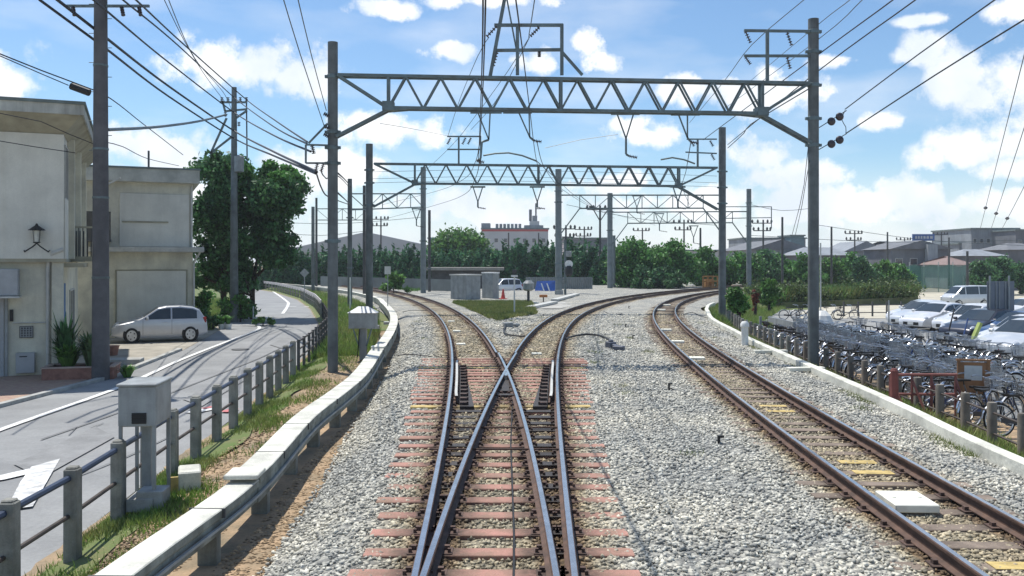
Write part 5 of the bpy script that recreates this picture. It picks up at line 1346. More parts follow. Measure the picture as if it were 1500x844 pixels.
def plant(label, x, y, z, h, n, m, spread=.35, wl=.05, flowers=False):
    t = empty('garden_plant', label, 'plant', (x, y, z), 0, 'garden plants'); V = []; 
    for k in range(n):
        an = rng.uniform(0, 6.28); l = h * rng.uniform(.6, 1.05); o = spread * rng.uniform(.2, 1); w = wl * rng.uniform(.6, 1.2)
        d = np.array([math.cos(an), math.sin(an), 0]); s_ = np.array([-math.sin(an), math.cos(an), 0]) * w; p0 = d * o * .25; 
        p1 = d * o * .6 + np.array([0, 0, l * .7]); p2 = d * o * 1.15 + np.array([0, 0, l * rng.uniform(.75, 1)])
        V += [p0 - s_ * .5, p0 + s_ * .5, p1 + s_, p1 - s_, p1 - s_, p1 + s_, p2 + s_ * .1, p2 - s_ * .1]
    arr_mesh('foliage', np.array(V), np.arange(len(V)).reshape(-1, 4), m, t)
    return t
plant('tall spiky plant standing in the brick planter', ctr.x + .3, ctr.y, -.5, 1.15, 170, leafmat('leaf_spiky', (.12, .2, .08)), .55, .05)
plant('bright leafy plant in the left half of the brick planter', ctr.x - .35, ctr.y - .1, -.5, .75, 240, m_leaf_bright, .55, .05)
plant('dark plant against the near house pillar', ctr.x - .75, ctr.y + .5, -.8, 1.9, 120, m_leaf_dark, .45, .07)
plant('small leafy plant by the step right of the utility pole', ctr.x + 1.28, ctr.y + .1, -.8, .45, 60, m_leaf_bright, .35, .05)
p = P(172, 534, -.78); b = MB(); b.box((p.x, p.y + .3, -.71), (1.3, .7, .18), .2); solo(b, 'doorstep', 'low concrete step between the utility pole and parked car', 'step', m_concrete, (p.x, p.y, -.8), bevel=.01)
p = P(165, 520, -.78); b = MB(); b.lathe((p.x, p.y, -.8), [(.16, 0), (.22, .32), (.25, .34), (.24, .36)], 12); solo(b, 'flower_pot', 'small dark flower pot behind the utility pole', 'flower pot', m_planter, (p.x, p.y, -.8))
# bicycle-ish clutter replaced by potted plants right of the car
for px, lb in ((325, 'pale potted plant at the corner of the forecourt beside the lane'), (334, 'small potted plant beside the pale one at the forecourt corner')):
    p = P(px, 482, -.78); t = plant(lb, p.x, p.y, -.55, .5, 50, m_leaf_mid, .35, .06); b = MB(); b.lathe((0, 0, -.25), [(.15, 0), (.2, .27)], 10); b.build('pot', m_white, t)
# no-entry style red disc on post at far bend
p = Q(371, 401, 72); t = empty('road_sign', 'round red road sign on a thin post under the dark tree', 'road sign', (p.x, 72, -.8))
b = MB(); b.tube([(p.x, 72, -.8), (p.x, 72, p.z + .4)], .035, 6); part(b, 'post', m_cab, t)
b = MB(); b.lathe((p.x, 71.94, p.z), [(.38, 0), (.38, .03)], 20, axis='Y'); part(b, 'disc', mat('sign_red', (.30, .03, .03), .5), t)
b = MB(); b.b2(p.x - .25, p.x + .25, 71.925, 71.938, p.z - .05, p.z + .05); part(b, 'bar', m_white, t)
p = Q(384, 456, 50); b = MB(); b.box((p.x, 50, -.62), (.8, .4, .22)); b.box((p.x - .5, 50, -.35), (.06, .06, .9)); solo(b, 'roadside_box', 'white concrete stub on the verge where the lane bends', 'concrete block', m_white, (p.x, 50, -.8), bevel=.01)
p = Q(446, 400, 75); t = empty('road_sign', 'pale square sign facing away on the far lane fence', 'road sign', (p.x, 75, -.8))
b = MB(); b.tube([(p.x, 75, -.8), (p.x, 75, p.z)], .04, 6); part(b, 'post', m_cab, t); b = MB(); b.box((p.x, 75, p.z), (.55, .04, .55), M=Matrix.Rotation(R(45), 3, 'Y')); part(b, 'plate', m_cab, t)
p = Q(568, 396, 52); t = empty('route_sign', 'small white plate on a thin pole right of the second portal mast', 'railway sign', (p.x, 52, -.5))
b = MB(); b.tube([(p.x, 52, -.5), (p.x, 52, p.z + .2)], .03, 6); part(b, 'post', m_cab, t); b = MB(); b.box((p.x, 51.96, p.z), (.36, .03, .46)); part(b, 'plate', m_white, t)
p = Q(513, 430, 58); b = MB(); b.tube([(p.x, 58, -.5), (p.x, 58, 1.6)], .06, 6); solo(b, 'marker_post', 'thin white post by the fence left of the second portal', 'post', m_white, (p.x, 58, -.5))

# ------------------------------------------------------------------ cars
def car(name, label, style, color, loc, rz, group=None, lite=False):
    t = empty(name, label, 'van' if style == 'van' else 'car', loc, rz, group)
    if style == 'hatch': L, W, H, belt, gc = 4.2, 1.74, 1.48, .92, .20; outl = [(0, .55), (.06, .66), (.35, .78), (.8, .87), (1.15, .95), (1.35, 1.03), (2.0, 1.41), (2.35, 1.47), (3.0, 1.48), (3.55, 1.42), (3.85, 1.30), (4.05, 1.02), (4.16, .9), (4.2, .6)]
    elif style == 'sedan': L, W, H, belt, gc = 4.6, 1.74, 1.46, .94, .2; outl = [(0, .52), (.08, .66), (.5, .82), (1.1, .93), (1.3, .98), (2.05, 1.40), (2.5, 1.46), (3.1, 1.44), (3.5, 1.35), (4.05, 1.06), (4.45, 1.0), (4.57, .85), (4.6, .6)]
    elif style == 'mini': L, W, H, belt, gc = 3.6, 1.55, 1.56, .95, .2; outl = [(0, .55), (.05, .7), (.3, .85), (.7, .96), (.85, 1.03), (1.4, 1.5), (1.8, 1.56), (3.0, 1.55), (3.3, 1.48), (3.5, 1.05), (3.58, .9), (3.6, .6)]
    else: L, W, H, belt, gc = 4.7, 1.7, 1.95, 1.12, .24; outl = [(0, .6), (.04, .85), (.25, 1.02), (.5, 1.15), (1.25, 1.82), (1.6, 1.93), (3.0, 1.96), (4.4, 1.93), (4.6, 1.8), (4.66, 1.1), (4.7, .7)]
    ox, oz = [o[0] for o in outl], [o[1] for o in outl]
    zt = lambda x: float(np.interp(x, ox, oz))
    zb = lambda x: gc + .10 * max(0, 1 - x / .5) + .12 * max(0, 1 - (L - x) / .45)
    def Y(x, z):
        tp = 1 - .17 * max(0, 1 - x / .55) ** 2 - .10 * max(0, 1 - (L - x) / .5) ** 2
        if z <= belt: w = W / 2 * (1 - .05 * ((z - .62) / .4) ** 2)
        else: w = W / 2 * (1 - .05 * ((belt - .62) / .4) ** 2) - (z - belt) * (.34 if style != 'van' else .14)
        return w * tp
    xs = sorted(set([round(v, 3) for v in np.arange(0, L + .001, .12)] + ox + [L])); b = MB(); K = 9; rows = []
    for x in xs:
        z0, z1 = zb(x), zt(x); prof = []
        for k in range(K):
            s = k / (K - 1); z = lerp(z0, z1 - .035, s); prof.append((Y(x, z) - (.03 if k == 0 else 0), z))
        yt = Y(x, z1); prof += [(yt - .04, z1 - .008), (yt * .72, z1 + .012), (yt * .35, z1 + .022)]
        full = [(0, z0)] + prof + [(0, z1 + .025)]; ring = [(x - L / 2, -p[0], p[1]) for p in full] + [(x - L / 2, p[0], p[1]) for p in full[-2:0:-1]]
        rows.append(ring)
    n = len(rows[0]); b.v = [v for r in rows for v in r]
    for i in range(len(rows) - 1):
        for k in range(n): b.f.append((i * n + k, (i + 1) * n + k, (i + 1) * n + (k + 1) % n, i * n + (k + 1) % n)); b.mi.append(0)
    b.f.append(tuple(range(n))); b.mi.append(0); b.f.append(tuple((len(rows) - 1) * n + k for k in range(n))[::-1]); b.mi.append(0)
    o = b.build('body', color, t, True)
    # windows: polygons on the side surface, fan from dense resample
    ix = lambda f: [q for q in xs if f(q)]
    def side_patch(name, x0, x1, m, zlo, zhi, off=.007, sgn=None):
        for s in ((-1, 1) if sgn is None else (sgn,)):
            q = MB(); xx = np.linspace(x0, x1, 12); rr = 5
            for x in xx:
                lo = zlo(x) if callable(zlo) else zlo; hi = min(zt(x) - .085, zhi(x) if callable(zhi) else zhi); hi = max(hi, lo + .004)
                for k in range(rr): z = lerp(lo, hi, k / (rr - 1)); q.v.append((x - L / 2, s * (Y(x, z) + off), z))
            for i in range(11):
                for k in range(rr - 1): q.f.append((i * rr + k, (i + 1) * rr + k, (i + 1) * rr + k + 1, i * rr + k + 1)[::s]); q.mi.append(0)
            q.build(name, m, t)
    if style == 'hatch': doors = [(1.42, 2.55), (2.62, 3.72)]; cw = (1.38, 2.0); rw = (3.86, 4.05)
    elif style == 'sedan': doors = [(1.38, 2.5), (2.57, 3.85)]; cw = (1.33, 2.05); rw = (3.5, 4.05)
    elif style == 'mini': doors = [(.95, 1.95), (2.02, 3.3)]; cw = (.88, 1.4); rw = (3.32, 3.48)
    else: doors = [(.75, 1.55), (1.65, 3.05), (3.15, 4.45)]; cw = (.55, 1.25); rw = (4.61, 4.65)
    for x0, x1 in doors: side_patch('side_window', x0, x1, m_glassd, belt + .03, 3)
    q = MB(); xx = np.linspace(cw[0], cw[1], 6)
    for x in xx:
        z = zt(x); yt = Y(x, z) - .07
        for k in range(7): f_ = k / 6 * 2 - 1; q.v.append((x - L / 2 - .006, yt * f_, z + .012 + .02 * (1 - abs(f_)) ))
    for i in range(5):
        for k in range(6): q.f.append((i * 7 + k, i * 7 + k + 1, (i + 1) * 7 + k + 1, (i + 1) * 7 + k)); q.mi.append(0)
    q.build('windscreen', m_glassd, t)
    q = MB(); xx = np.linspace(rw[0], rw[1], 4)
    for x in xx:
        z = zt(x); yt = Y(x, z) - .08
        for k in range(5): f_ = k / 4 * 2 - 1; q.v.append((x - L / 2 + .012, yt * f_, z + .01 + .02 * (1 - abs(f_))))
    for i in range(3):
        for k in range(4): q.f.append((i * 5 + k, i * 5 + k + 1, (i + 1) * 5 + k + 1, (i + 1) * 5 + k)); q.mi.append(0)
    q.build('rear_window', m_glassd, t)
    rw_ = .31 if style != 'van' else .33
    xf, xr = {'hatch': (.86, 3.42), 'sedan': (.88, 3.55), 'mini': (.62, 3.02), 'van': (.75, 3.55)}[style]
    for x in (xf, xr):
        for s in (-1, 1):
            yy = s * (Y(x, .4)); q = MB(); q.lathe((x - L / 2, yy - s * .05, rw_ + .03), [(rw_ + .065, -.0 if s > 0 else -.058), (rw_ + .065, .058 if s > 0 else 0)], 22, axis='Y'); q.build('wheel_arch', m_black, t)
            w_ = MB(); w_.lathe((x - L / 2, yy - s * .09, rw_), [(rw_ - .05, -.10), (rw_, -.08), (rw_, .13 * 1), (rw_ - .05, .16)] if s > 0 else [(rw_ - .05, -.16), (rw_, -.13), (rw_, .08), (rw_ - .05, .10)], 22, axis='Y')
            wo = w_.build('wheel', m_rubber, t, True)
            w_ = MB(); w_.lathe((x - L / 2, yy + s * .072, rw_), [(rw_ - .09, -.012), (rw_ - .10, .0), (.06, .008 * s), (.05, .012)], 18, axis='Y'); ro = w_.build('rim', mat('alloy', (.5, .5, .5), .35, metal=.7), wo)
            if not lite:
                w_ = MB()
                for k in range(5):
                    a = k * 2 * math.pi / 5; w_.box((x - L / 2 + .14 * math.cos(a + .63), yy + s * .083, rw_ + .14 * math.sin(a + .63)), (.05, .006, .05))
                w_.build('rim_gap', m_black, wo)
    for s in (-1, 1):
        q = MB(); x = .30 if style != 'van' else .12; z = .68 if style != 'van' else .85
        q.lathe((x - L / 2 - .02, s * (Y(x, z) - .13), z), [(.02, -.16), (.10, -.08), (.13, .04), (.06, .10)], 10, axis='X'); q.build('headlight', mat('lamp_glass', (.6, .63, .66), .12, metal=.3), t, True)
        q = MB(); x = L - .13; z = .88 if style != 'van' else 1.0; q.box((x - L / 2, s * (Y(x, z) - .07), z), (.16, .16, .24)); q.build('tail_light', mat('lamp_red', (.30, .02, .02), .2), t, bevel=.02)
        q = MB(); x = cw[0] + .15; q.box((x - L / 2, s * (Y(x, belt) + .10), belt + .09), (.12, .18, .13)); q.build('mirror', color, t, bevel=.03)
        if not lite:
            for xd in ((1.34, 2.6) if style == 'hatch' else (1.3, 2.53)):
                q = MB(); zz = np.linspace(.34, belt, 6); 
                for z in zz: q.v += [(xd - L / 2 - .006, s * (Y(xd, z) + .004), z), (xd - L / 2 + .006, s * (Y(xd, z) + .004), z)]
                for i in range(5): q.f.append((2 * i, 2 * i + 1, 2 * i + 3, 2 * i + 2)[::s]); q.mi.append(0)
                q.build('door_seam', m_black, t)
            q = MB(); q.box((2.32 - L / 2, s * (Y(2.3, .82) + .015), .82), (.2, .03, .03)); q.build('door_handle', color, t, bevel=.008)
    q = MB(); q.box((.0 - L / 2 - .005, 0, .42), (.02, .9, .16)); q.build('grille', m_black, t)
    q = MB(); q.box((-L / 2 - .022, 0, .44), (.012, .34, .16)); q.build('number_plate', m_white, t)
    return t
def paint(name, c, r=.28): return mat(name, c, r, metal=.25, var=.06, coat=.6, spec=.5)
p_silver = paint('paint_silver', (.52, .53, .55)); p_white = paint('paint_white', (.72, .72, .72)); p_black = paint('paint_black', (.03, .032, .045)); p_blue = paint('paint_blue', (.02, .06, .16)); p_lsil = paint('paint_pale', (.60, .62, .63))
p = P(227, 501.5, -.78); golf = car('parked_car', 'silver hatchback parked side on in front of the beige garage building', 'hatch', p_silver, (p.x - .12, p.y + .8, -.79), .42); golf.scale = (.90, .95, 1.03)
for k, (st, pc, lb) in enumerate((('sedan', p_white, 'white sedan at the far left end of the parked row'), ('sedan', p_lsil, 'pale silver sedan, second from the left in the parked row'),
        ('sedan', p_white, 'white sedan, third from the left in the parked row'), ('hatch', p_white, 'white hatchback, fourth from the left in the parked row'), ('mini', p_white, 'tall white small car in the middle of the parked row'),
        ('sedan', p_black, 'dark navy sedan in the parked row'), ('hatch', p_blue, 'deep blue hatchback between the navy and a white car'), ('sedan', p_white, 'white sedan right of the deep blue hatchback'),
        ('sedan', p_lsil, 'nearest silver sedan of the parked row, cut by the right edge'))):
    D = 53.0 - 2.65 * k; px = interp([(33, 1522), (35, 1502), (40, 1452), (45, 1411), (52, 1340)], D); x = (px - 750) * D / F
    car('parked_car', lb, st, pc, (x + (.5, 0, -.3)[k % 3], D, lotz(D)), .44 + .03 * (k % 3), 'cars parked in the lot', lite=True)
for k, (px, D, lb) in enumerate(((1500, 56, 'white car in the second row behind the sign board'), (1545, 50, 'silver hatchback behind the parked row at the right edge'))):
    car('parked_car', lb, 'hatch', (p_white, p_lsil)[k], ((px - 750) * D / F, D, lotz(D)), .2, 'cars parked in the lot', lite=True)
car('parked_van', 'silver white van standing alone on the pale ground behind the parked row', 'van', p_lsil, ((1416 - 750) * 84 / F, 84, lotz(84) + .03), .25, lite=True)

# ------------------------------------------------------------------ bicycles
def make_bike(frame_m, bask_m, basket=True):
    """+X is the front; base at the ground"""
    t = bpy.data.objects.new('bicycle', None); COL.objects.link(t)
    r = .33; fxx, rx = .56, -.52
    def wheel(x):
        b = MB(); n = 22; sec = 5
        for i in range(n):
            a = 2 * math.pi * i / n
            for k in range(sec):
                c = 2 * math.pi * k / sec; rr = r - .02 + .022 * math.cos(c); b.v.append((x + rr * math.cos(a), .02 * math.sin(c), r + rr * math.sin(a)))
        for i in range(n):
            for k in range(sec): b.f.append((i * sec + k, ((i + 1) % n) * sec + k, ((i + 1) % n) * sec + (k + 1) % sec, i * sec + (k + 1) % sec)); b.mi.append(0)
        w = b.build('wheel', m_rubber, t)
        b = MB(); pr = r - .045
        for i in range(n):
            a, a2 = 2 * math.pi * i / n, 2 * math.pi * (i + 1) / n
            b.beam((x + pr * math.cos(a), 0, r + pr * math.sin(a)), (x + pr * math.cos(a2), 0, r + pr * math.sin(a2)), .022, .016)
        for i in range(12):
            a = 2 * math.pi * i / 12; b.beam((x, 0, r), (x + pr * math.cos(a), 0, r + pr * math.sin(a)), .004)
        b.lathe((x, 0, r), [(.022, -.05), (.022, .05)], 8, axis='Y')
        b.build('rim', m_bsteel, w)
    wheel(fxx); wheel(rx)
    b = MB(); hd = (.40, 0, .74); bb = (-.06, 0, .30); st = (-.20, 0, .70)
    b.tube([(.385, 0, .80), (.42, 0, .60)], .02, 6); b.tube([(.41, 0, .64), (.15, 0, .40), bb], .019, 6); b.tube([bb, st], .016, 6)
    for s in (-.05, .05): b.tube([(-.15, s * .3, .55), (rx, s, r)], .009, 5); b.tube([(bb[0], s * .4, bb[2]), (rx, s, r)], .010, 5); b.tube([(.42, s * .4, .60), (fxx, s, r)], .012, 5)
    b.build('frame', frame_m, t)
    for x, a0, a1 in ((fxx, 20, 175), (rx, 25, 190)):
        b = MB(); q = []
        for i in range(11):
            a = R(lerp(a0, a1, i / 10)); rr = r + .035
            for s in (-.03, 0, .03): q.append((x + (rr - abs(s) * .35) * math.cos(a), s, r + (rr - abs(s) * .35) * math.sin(a)))
        b.v = q
        for i in range(10):
            for k in range(2): b.f.append((i * 3 + k, i * 3 + k + 1, (i + 1) * 3 + k + 1, (i + 1) * 3 + k)); b.mi.append(0)
        b.build('mudguard', m_chrome, t)
    b = MB(); b.tube([(.385, 0, .80), (.36, 0, .95)], .014, 6); b.tube([(.12, -.28, .98), (.25, -.27, 1.0), (.36, -.12, .97), (.38, 0, .95), (.36, .12, .97), (.25, .27, 1.0), (.12, .28, .98)], .012, 5)
    for s in (-1, 1): b.cur = 0; b.tube([(.10, s * .28, .98), (.2, s * .275, .995)], .018, 6)
    b.build('handlebar', m_bsteel, t)
    b = MB(); b.tube([st, (-.22, 0, .80)], .013, 6); b.add([(-.38, -.10, .83), (-.38, .10, .83), (-.20, .07, .82), (-.05, .02, .81), (-.05, -.02, .81), (-.20, -.07, .82), (-.36, -.09, .78), (-.36, .09, .78), (-.06, 0, .78)], [(0, 5, 4, 3, 2, 1), (0, 1, 7, 6), (1, 2, 7), (2, 3, 8, 7), (3, 4, 8), (4, 5, 6, 8), (5, 0, 6)])
    b.build('saddle', m_black, t)
    if basket:
        b = MB()
        for z in (.68, .76, .84, .92):
            k = lerp(.75, 1, (z - .68) / .24); x0, x1, y = .46, .46 + .26 * k, .17 * k
            for a_, c in (((x0, -y, z), (x1, -y, z)), ((x1, -y, z), (x1, y, z)), ((x1, y, z), (x0, y, z)), ((x0, y, z), (x0, -y, z))): b.beam(a_, c, .010)
        for k in range(7):
            y = lerp(-.15, .15, k / 6); b.beam((.65, y * .8, .68), (.72, y * 1.1, .92), .006); x = lerp(.46, .70, k / 6)
            for s in (-1, 1): b.beam((lerp(.46, .655, k / 6), s * .128, .68), (x, s * .17, .92), .006)
        b.add([(.46, -.13, .68), (.655, -.13, .68), (.655, .13, .68), (.46, .13, .68)], [(0, 1, 2, 3)])
        b.build('basket', bask_m, t)
    b = MB(); b.prism([(-.52, .28), (-.05, .24), (.03, .30), (-.05, .36), (-.52, .37)], .035, .05, frame=lambda x, y, z: (x, -z, y)); b.build('chain_guard', frame_m, t)
    return t
m_bs = mat('bike_silver', (.25, .26, .28), .35, metal=.6); m_bk = mat('bike_black', (.03, .03, .035), .4); m_bb = mat('bike_blue', (.03, .07, .22), .4); m_br = mat('bike_red', (.28, .04, .05), .4); m_bw = mat('bike_white', (.6, .6, .57), .4)
kinds = [('silver', m_bs), ('black', m_bk), ('blue', m_bb), ('dark red', m_br), ('white', m_bw)]
protos = [(make_bike(m, m_bsteel if n != 'black' else m_black), n) for n, m in kinds]
used = [False] * len(protos)
gb = random.Random(11); cnt = 0
rows_b = [(2.35, 15.2, 41, .44, 0, 'in the row right behind the brown post fence'), (4.5, 17.0, 43, .48, 180, 'in the second row from the fence'), (6.4, 20.0, 43, .50, 0, 'in the third row from the fence'),
          (8.3, 21.0, 42, .52, 180, 'in the fourth row from the fence'), (10.2, 24.0, 38.5, .6, 0, 'in the row nearest the parked cars')]
for off, y0, y1, sp, ang, where in rows_b:
    y = y0
    while y < y1 and cnt < 285:
        yy = y + gb.uniform(-.14, .14); x = xRW(yy) + off + gb.uniform(-.22, .22); px = 750 + x * F / yy
        y += sp * .9 * gb.uniform(.75, 1.25)
        if px > 1530: continue
        if off < 3 and yy < 17.0: continue
        if yy > interp([(1150, 50), (1240, 42), (1300, 36.5), (1400, 31), (1500, 27.5)], px): continue
        if gb.random() < .04: continue
        k = gb.choices(range(5), [56, 13, 11, 7, 13])[0]; pr, nm = protos[k]
        o = pr if not used[k] else copy_tree(pr); used[k] = True
        o.location = (x, yy, lotz(yy) + .012); s = slope(xRW, yy); a = R(ang) + math.atan(-s) * .5 + gb.uniform(-.35, .35) + (.35 if ang == 0 else -.3)
        o.rotation_euler = (gb.uniform(-.10, .10), 0, a); o.scale = (gb.uniform(.93, 1.06),) * 3
        tag(o, '%s bicycle parked %s' % (nm, where), 'bicycle', '%s bicycles %s' % (nm, where)); cnt += 1
for px, py, lb in ((1160, 466, 'left one of the bicycles standing apart behind the bushes'), (1176, 467, 'middle one of the bicycles standing apart left of the big mast'), (1215, 466, 'bicycle standing apart just right of the big mast'), (1238, 464, 'farthest right bicycle of those standing apart')):
    o = copy_tree(protos[1][0]); D = 58; o.location = ((px - 750) * D / F, D, lotz(D) + .02); o.rotation_euler = (.05, 0, gb.uniform(-.4, .4)); o.scale = (1, 1, 1); tag(o, lb, 'bicycle', 'bicycles standing apart')
print('bikes', cnt)
# white cover over a bike
p = P(1203, 476, -1.0); bl = MB(); bl.lathe((9.35 + 6.9, 46.5, -1.0), [(.55, .0), (.6, .4), (.45, .8), (.2, 1.05)], 9); solo(bl, 'covered_bicycle', 'white cover draped over something behind the big mast', 'bicycle cover', m_white, (16.2, 46.5, -1.0))

# ------------------------------------------------------------------ things in the bicycle park
def board():
    D = 19.6; q = lambda x, y: Q(x, y, D); c = q(1426, 600); x, y = c.x, D; zb = gz(x, D); t = empty('notice_board', 'brown wooden notice board with a paper, standing on legs by the fence', 'notice board', (x, y, zb), R(-14))
    m_bd = mat('board_brown', (.28, .14, .06), .7, scale=4, var=.25)
    z1 = q(0, 531).z - zb; z0 = q(0, 577).z - zb; w = .60
    b = MB(); b.b2(-w / 2, w / 2, -.015, .015, z0, z1); b.build('panel', m_bd, t)
    for s in (-1, 1): b = MB(); b.b2(s * w / 2 - .03, s * w / 2 + .03, -.03, .03, 0, z1 + .03); b.build('leg', m_bd, t)
    b = MB(); b.b2(-w / 2 - .05, w / 2 + .05, -.035, .035, z1 + .03, z1 + .07); b.build('top_rail', m_bd, t)
    b = MB(); b.b2(-.19, .17, -.022, -.016, z0 + .30, z1 - .07); b.build('paper', mat('notice_paper', (.5, .53, .52), .6, scale=9, var=.12), t)
board()
def barrier():
    D = 18.0; a, c = Q(1304, 549, D + 1.2), Q(1402, 549, D + .9); 
    t = empty('red_barrier', 'faded red pipe barrier in front of the bicycles by the notice board', 'barrier', (a.x, a.y, gz(a.x, a.y)))
    m_rd = mat('barrier_red', (.26, .09, .07), .6, scale=5, var=.35)
    for dz in (0, -.42): b = MB(); b.tube([a + Vector((0, 0, dz)), c + Vector((0, 0, dz))], .03, 8); part(b, 'rail', m_rd, t, smooth=True)
    for k in (.0, .33, .62, .98):
        p = a.lerp(c, k); b = MB(); b.tube([p, Vector((p.x, p.y, gz(p.x, p.y) - .05))], .03, 8); b.beam(Vector((p.x, p.y, p.z - .1)), Vector((p.x + .15, p.y - .35, gz(p.x, p.y))), .035); part(b, 'upright', m_rd, t)
    p = Q(1310, 556, D - .3); b = MB(); b.lathe((p.x, p.y, gz(p.x, p.y)), [(.08, 0), (.08, .95), (.05, 1.0)], 10); solo(b, 'red_post', 'stubby dark red post at the left end of the pipe barrier', 'post', mat('post_red', (.20, .06, .05), .8), (p.x, p.y, -.8))
barrier()
def sign_back():
    D = 40; q = lambda x, y: Q(x, y, D); t = empty('lot_sign', 'blank grey back of a large sign board on two posts before the parked cars', 'sign board', tuple(q(1467, 495)))
    for px in (1450, 1478): a, c = q(px, 495), q(px, 404); b = MB(); b.tube([(a.x, D, -.95), (a.x, D, c.z)], .045, 8); part(b, 'post', m_cab, t, smooth=True)
    b = MB(); a, c = q(1447, 455), q(1487, 412); b.b2(a.x, c.x, D + .06, D + .09, a.z, c.z); part(b, 'panel', mat('sign_back', (.20, .22, .25), .6, scale=2, var=.15), t)
    b = MB(); 
    for px in (1459, 1464, 1473): x = q(px, 0).x; b.b2(x, x + .04, D + .02, D + .058, a.z + .03, c.z - .03)
    part(b, 'stiffener', m_cab, t)
sign_back()
# bicycle-park clutter: rods and one leaning green plate
for (xa, ya, xb, yb, D, mm, lb, r) in ((1385, 505, 1398, 452, 34, m_black, 'dark leaning pole among the bicycles near the car row', .03), (1424, 500, 1436, 473, 32, mat('lime_board', (.35, .42, .12), .6), 'lime green leaning board among the bicycles', .10), (1412, 490, 1418, 466, 33, m_bb, 'short blue leaning pole among the bicycles', .03)):
    b = MB(); b.beam(Q(xa, ya, D), Q(xb, yb, D), r * 2, r); solo(b, 'leaning_pole', lb, 'pole', mm, tuple(Q(xa, ya, D)))
t = empty('lot_fence', 'low dark post fence across the pale ground behind the bicycles', 'fence', (20, 62, -1.3))
pr = []
for k in range(9):
    p = Q(1236 + k * 21, 460 - k * .3, 63); z = gz(p.x, 63); b = MB(); b.box((p.x, 63, z + .5), (.1, .1, 1.15)); part(b, 'post', m_pole_dark, t); pr.append(Vector((p.x, 63, z)))
for z in (.85, .3): b = MB(); b.tube([p + Vector((0, 0, z)) for p in pr], .035, 5); part(b, 'rail', m_pole_dark, t)
p = Q(1302, 440, 45); b = MB(); b.tube([(p.x, 45, -1), (p.x, 45, Q(0, 440, 45).z)], .035, 6); solo(b, 'thin_post', 'thin pale post at the left end of the parked cars', 'post', m_cab, (p.x, 45, -1))
p = Q(1202, 400, 60); b = MB(); b.tube([(p.x, 60, -1), (p.x, 60, Q(0, 356, 60).z)], .05, 6); solo(b, 'thin_post', 'thin pale post close to the right of the big mast', 'post', m_lightgrey, (p.x, 60, -1))

# ------------------------------------------------------------------ middle yard between the branches
def relay(label, px0, pxm, px1, ytop, ybase, D, mlid):
    a, m_, c = Q(px0, ybase, D + .9), Q(pxm, ybase, D), Q(px1, ybase, D + .9); zb = -.45; h = Q(0, ytop, D).z - zb
    t = empty('relay_cabinet', label, 'relay cabinet', (m_.x, m_.y, zb)); u = Vector((a.x - m_.x, a.y - m_.y)); v = Vector((c.x - m_.x, c.y - m_.y))
    def fr(s, e, k=0): return [(Vector((0, 0)) - u * k - v * k), v + v * k - u * k, u + v + u * k + v * k, u + u * k - v * k]
    b = MB(); b.prism([tuple(p) for p in fr(0, 0)], 0, h - .1); b.build('housing', m_cab, t, bevel=.01)
    b = MB(); b.prism([tuple(p) for p in fr(0, 0, .04)], h - .1, h); b.build('lid', mlid, t, bevel=.01)
    b = MB(); b.prism([tuple(p) for p in fr(0, 0, .05)], -.15, .08); b.build('plinth', m_concrete, t)
    b = MB(); n2 = Vector((v.y, -v.x)).normalized() * .012
    for k in (.04, .52): p0 = v * k + n2; p1 = v * (k + .44) + n2; b.add([(p0.x, p0.y, .15), (p1.x, p1.y, .15), (p1.x, p1.y, h - .2), (p0.x, p0.y, h - .2)], [(0, 1, 2, 3)])
    b.build('door', m_cab, t)
relay('wide grey relay cabinet by the left branch', 660, 682, 704, 402, 441, 66, m_lightgrey)
relay('narrower grey relay cabinet with a white lid beside the wide one', 706, 722, 731, 399, 438, 68, m_white)
m_corr = mat('corrugated', (.26, .28, .27), .6, metal=.2, scale=.5, var=.2)
def corr_fence(label, px0, px1, ytop, ybase, D0, D1, m=m_corr, pitch=.22, name='sheet_fence'):
    a, c = Q(px0, 400, D0), Q(px1, 400, D1); za = Q(0, ytop, (D0 + D1) / 2).z; zb = Q(0, ybase, (D0 + D1) / 2).z
    d = Vector((c.x - a.x, D1 - D0)); L = d.length; u = d / L; nn = Vector((-u.y, u.x)); b = MB(); n = int(L / pitch * 2); pts = []
    for i in range(n + 1): p = Vector((a.x, D0)) + u * (L * i / n) + nn * (.05 if i % 2 else -.05); pts.append(p)
    back = [p + nn * .03 for p in pts]
    vs = [(p.x, p.y, zb) for p in pts] + [(p.x, p.y, za) for p in pts] + [(p.x, p.y, zb) for p in back] + [(p.x, p.y, za) for p in back]; m1 = n + 1; fs = []
    for i in range(n): fs += [(i, i + 1, m1 + i + 1, m1 + i), (2 * m1 + i + 1, 2 * m1 + i, 3 * m1 + i, 3 * m1 + i + 1), (m1 + i, m1 + i + 1, 3 * m1 + i + 1, 3 * m1 + i)]
    b.add(vs, fs); return solo(b, name, label, 'fence', m, (a.x, D0, zb))
corr_fence('long grey sheet metal fence left of the relay cabinets', 470, 668, 407, 432, 104, 84)
corr_fence('grey sheet metal fence behind the signal mast', 770, 868, 406, 433, 92, 92)
def shed():
    D = 94; a, c = Q(632, 392, D), Q(731, 400, D); t = empty('low_shed', 'long low shed with a flat pale roof edge behind the relay cabinets', 'shed', (a.x, D, -.5))
    b = MB(); b.b2(a.x, c.x, D, D + 5, -.5, a.z - .3); part(b, 'wall', m_pole_dark, t); b = MB(); b.b2(a.x - .5, c.x + .5, D - .8, D + 5.5, a.z - .3, a.z); part(b, 'roof', mat('shed_roof', (.30, .28, .24), .8), t)
shed()
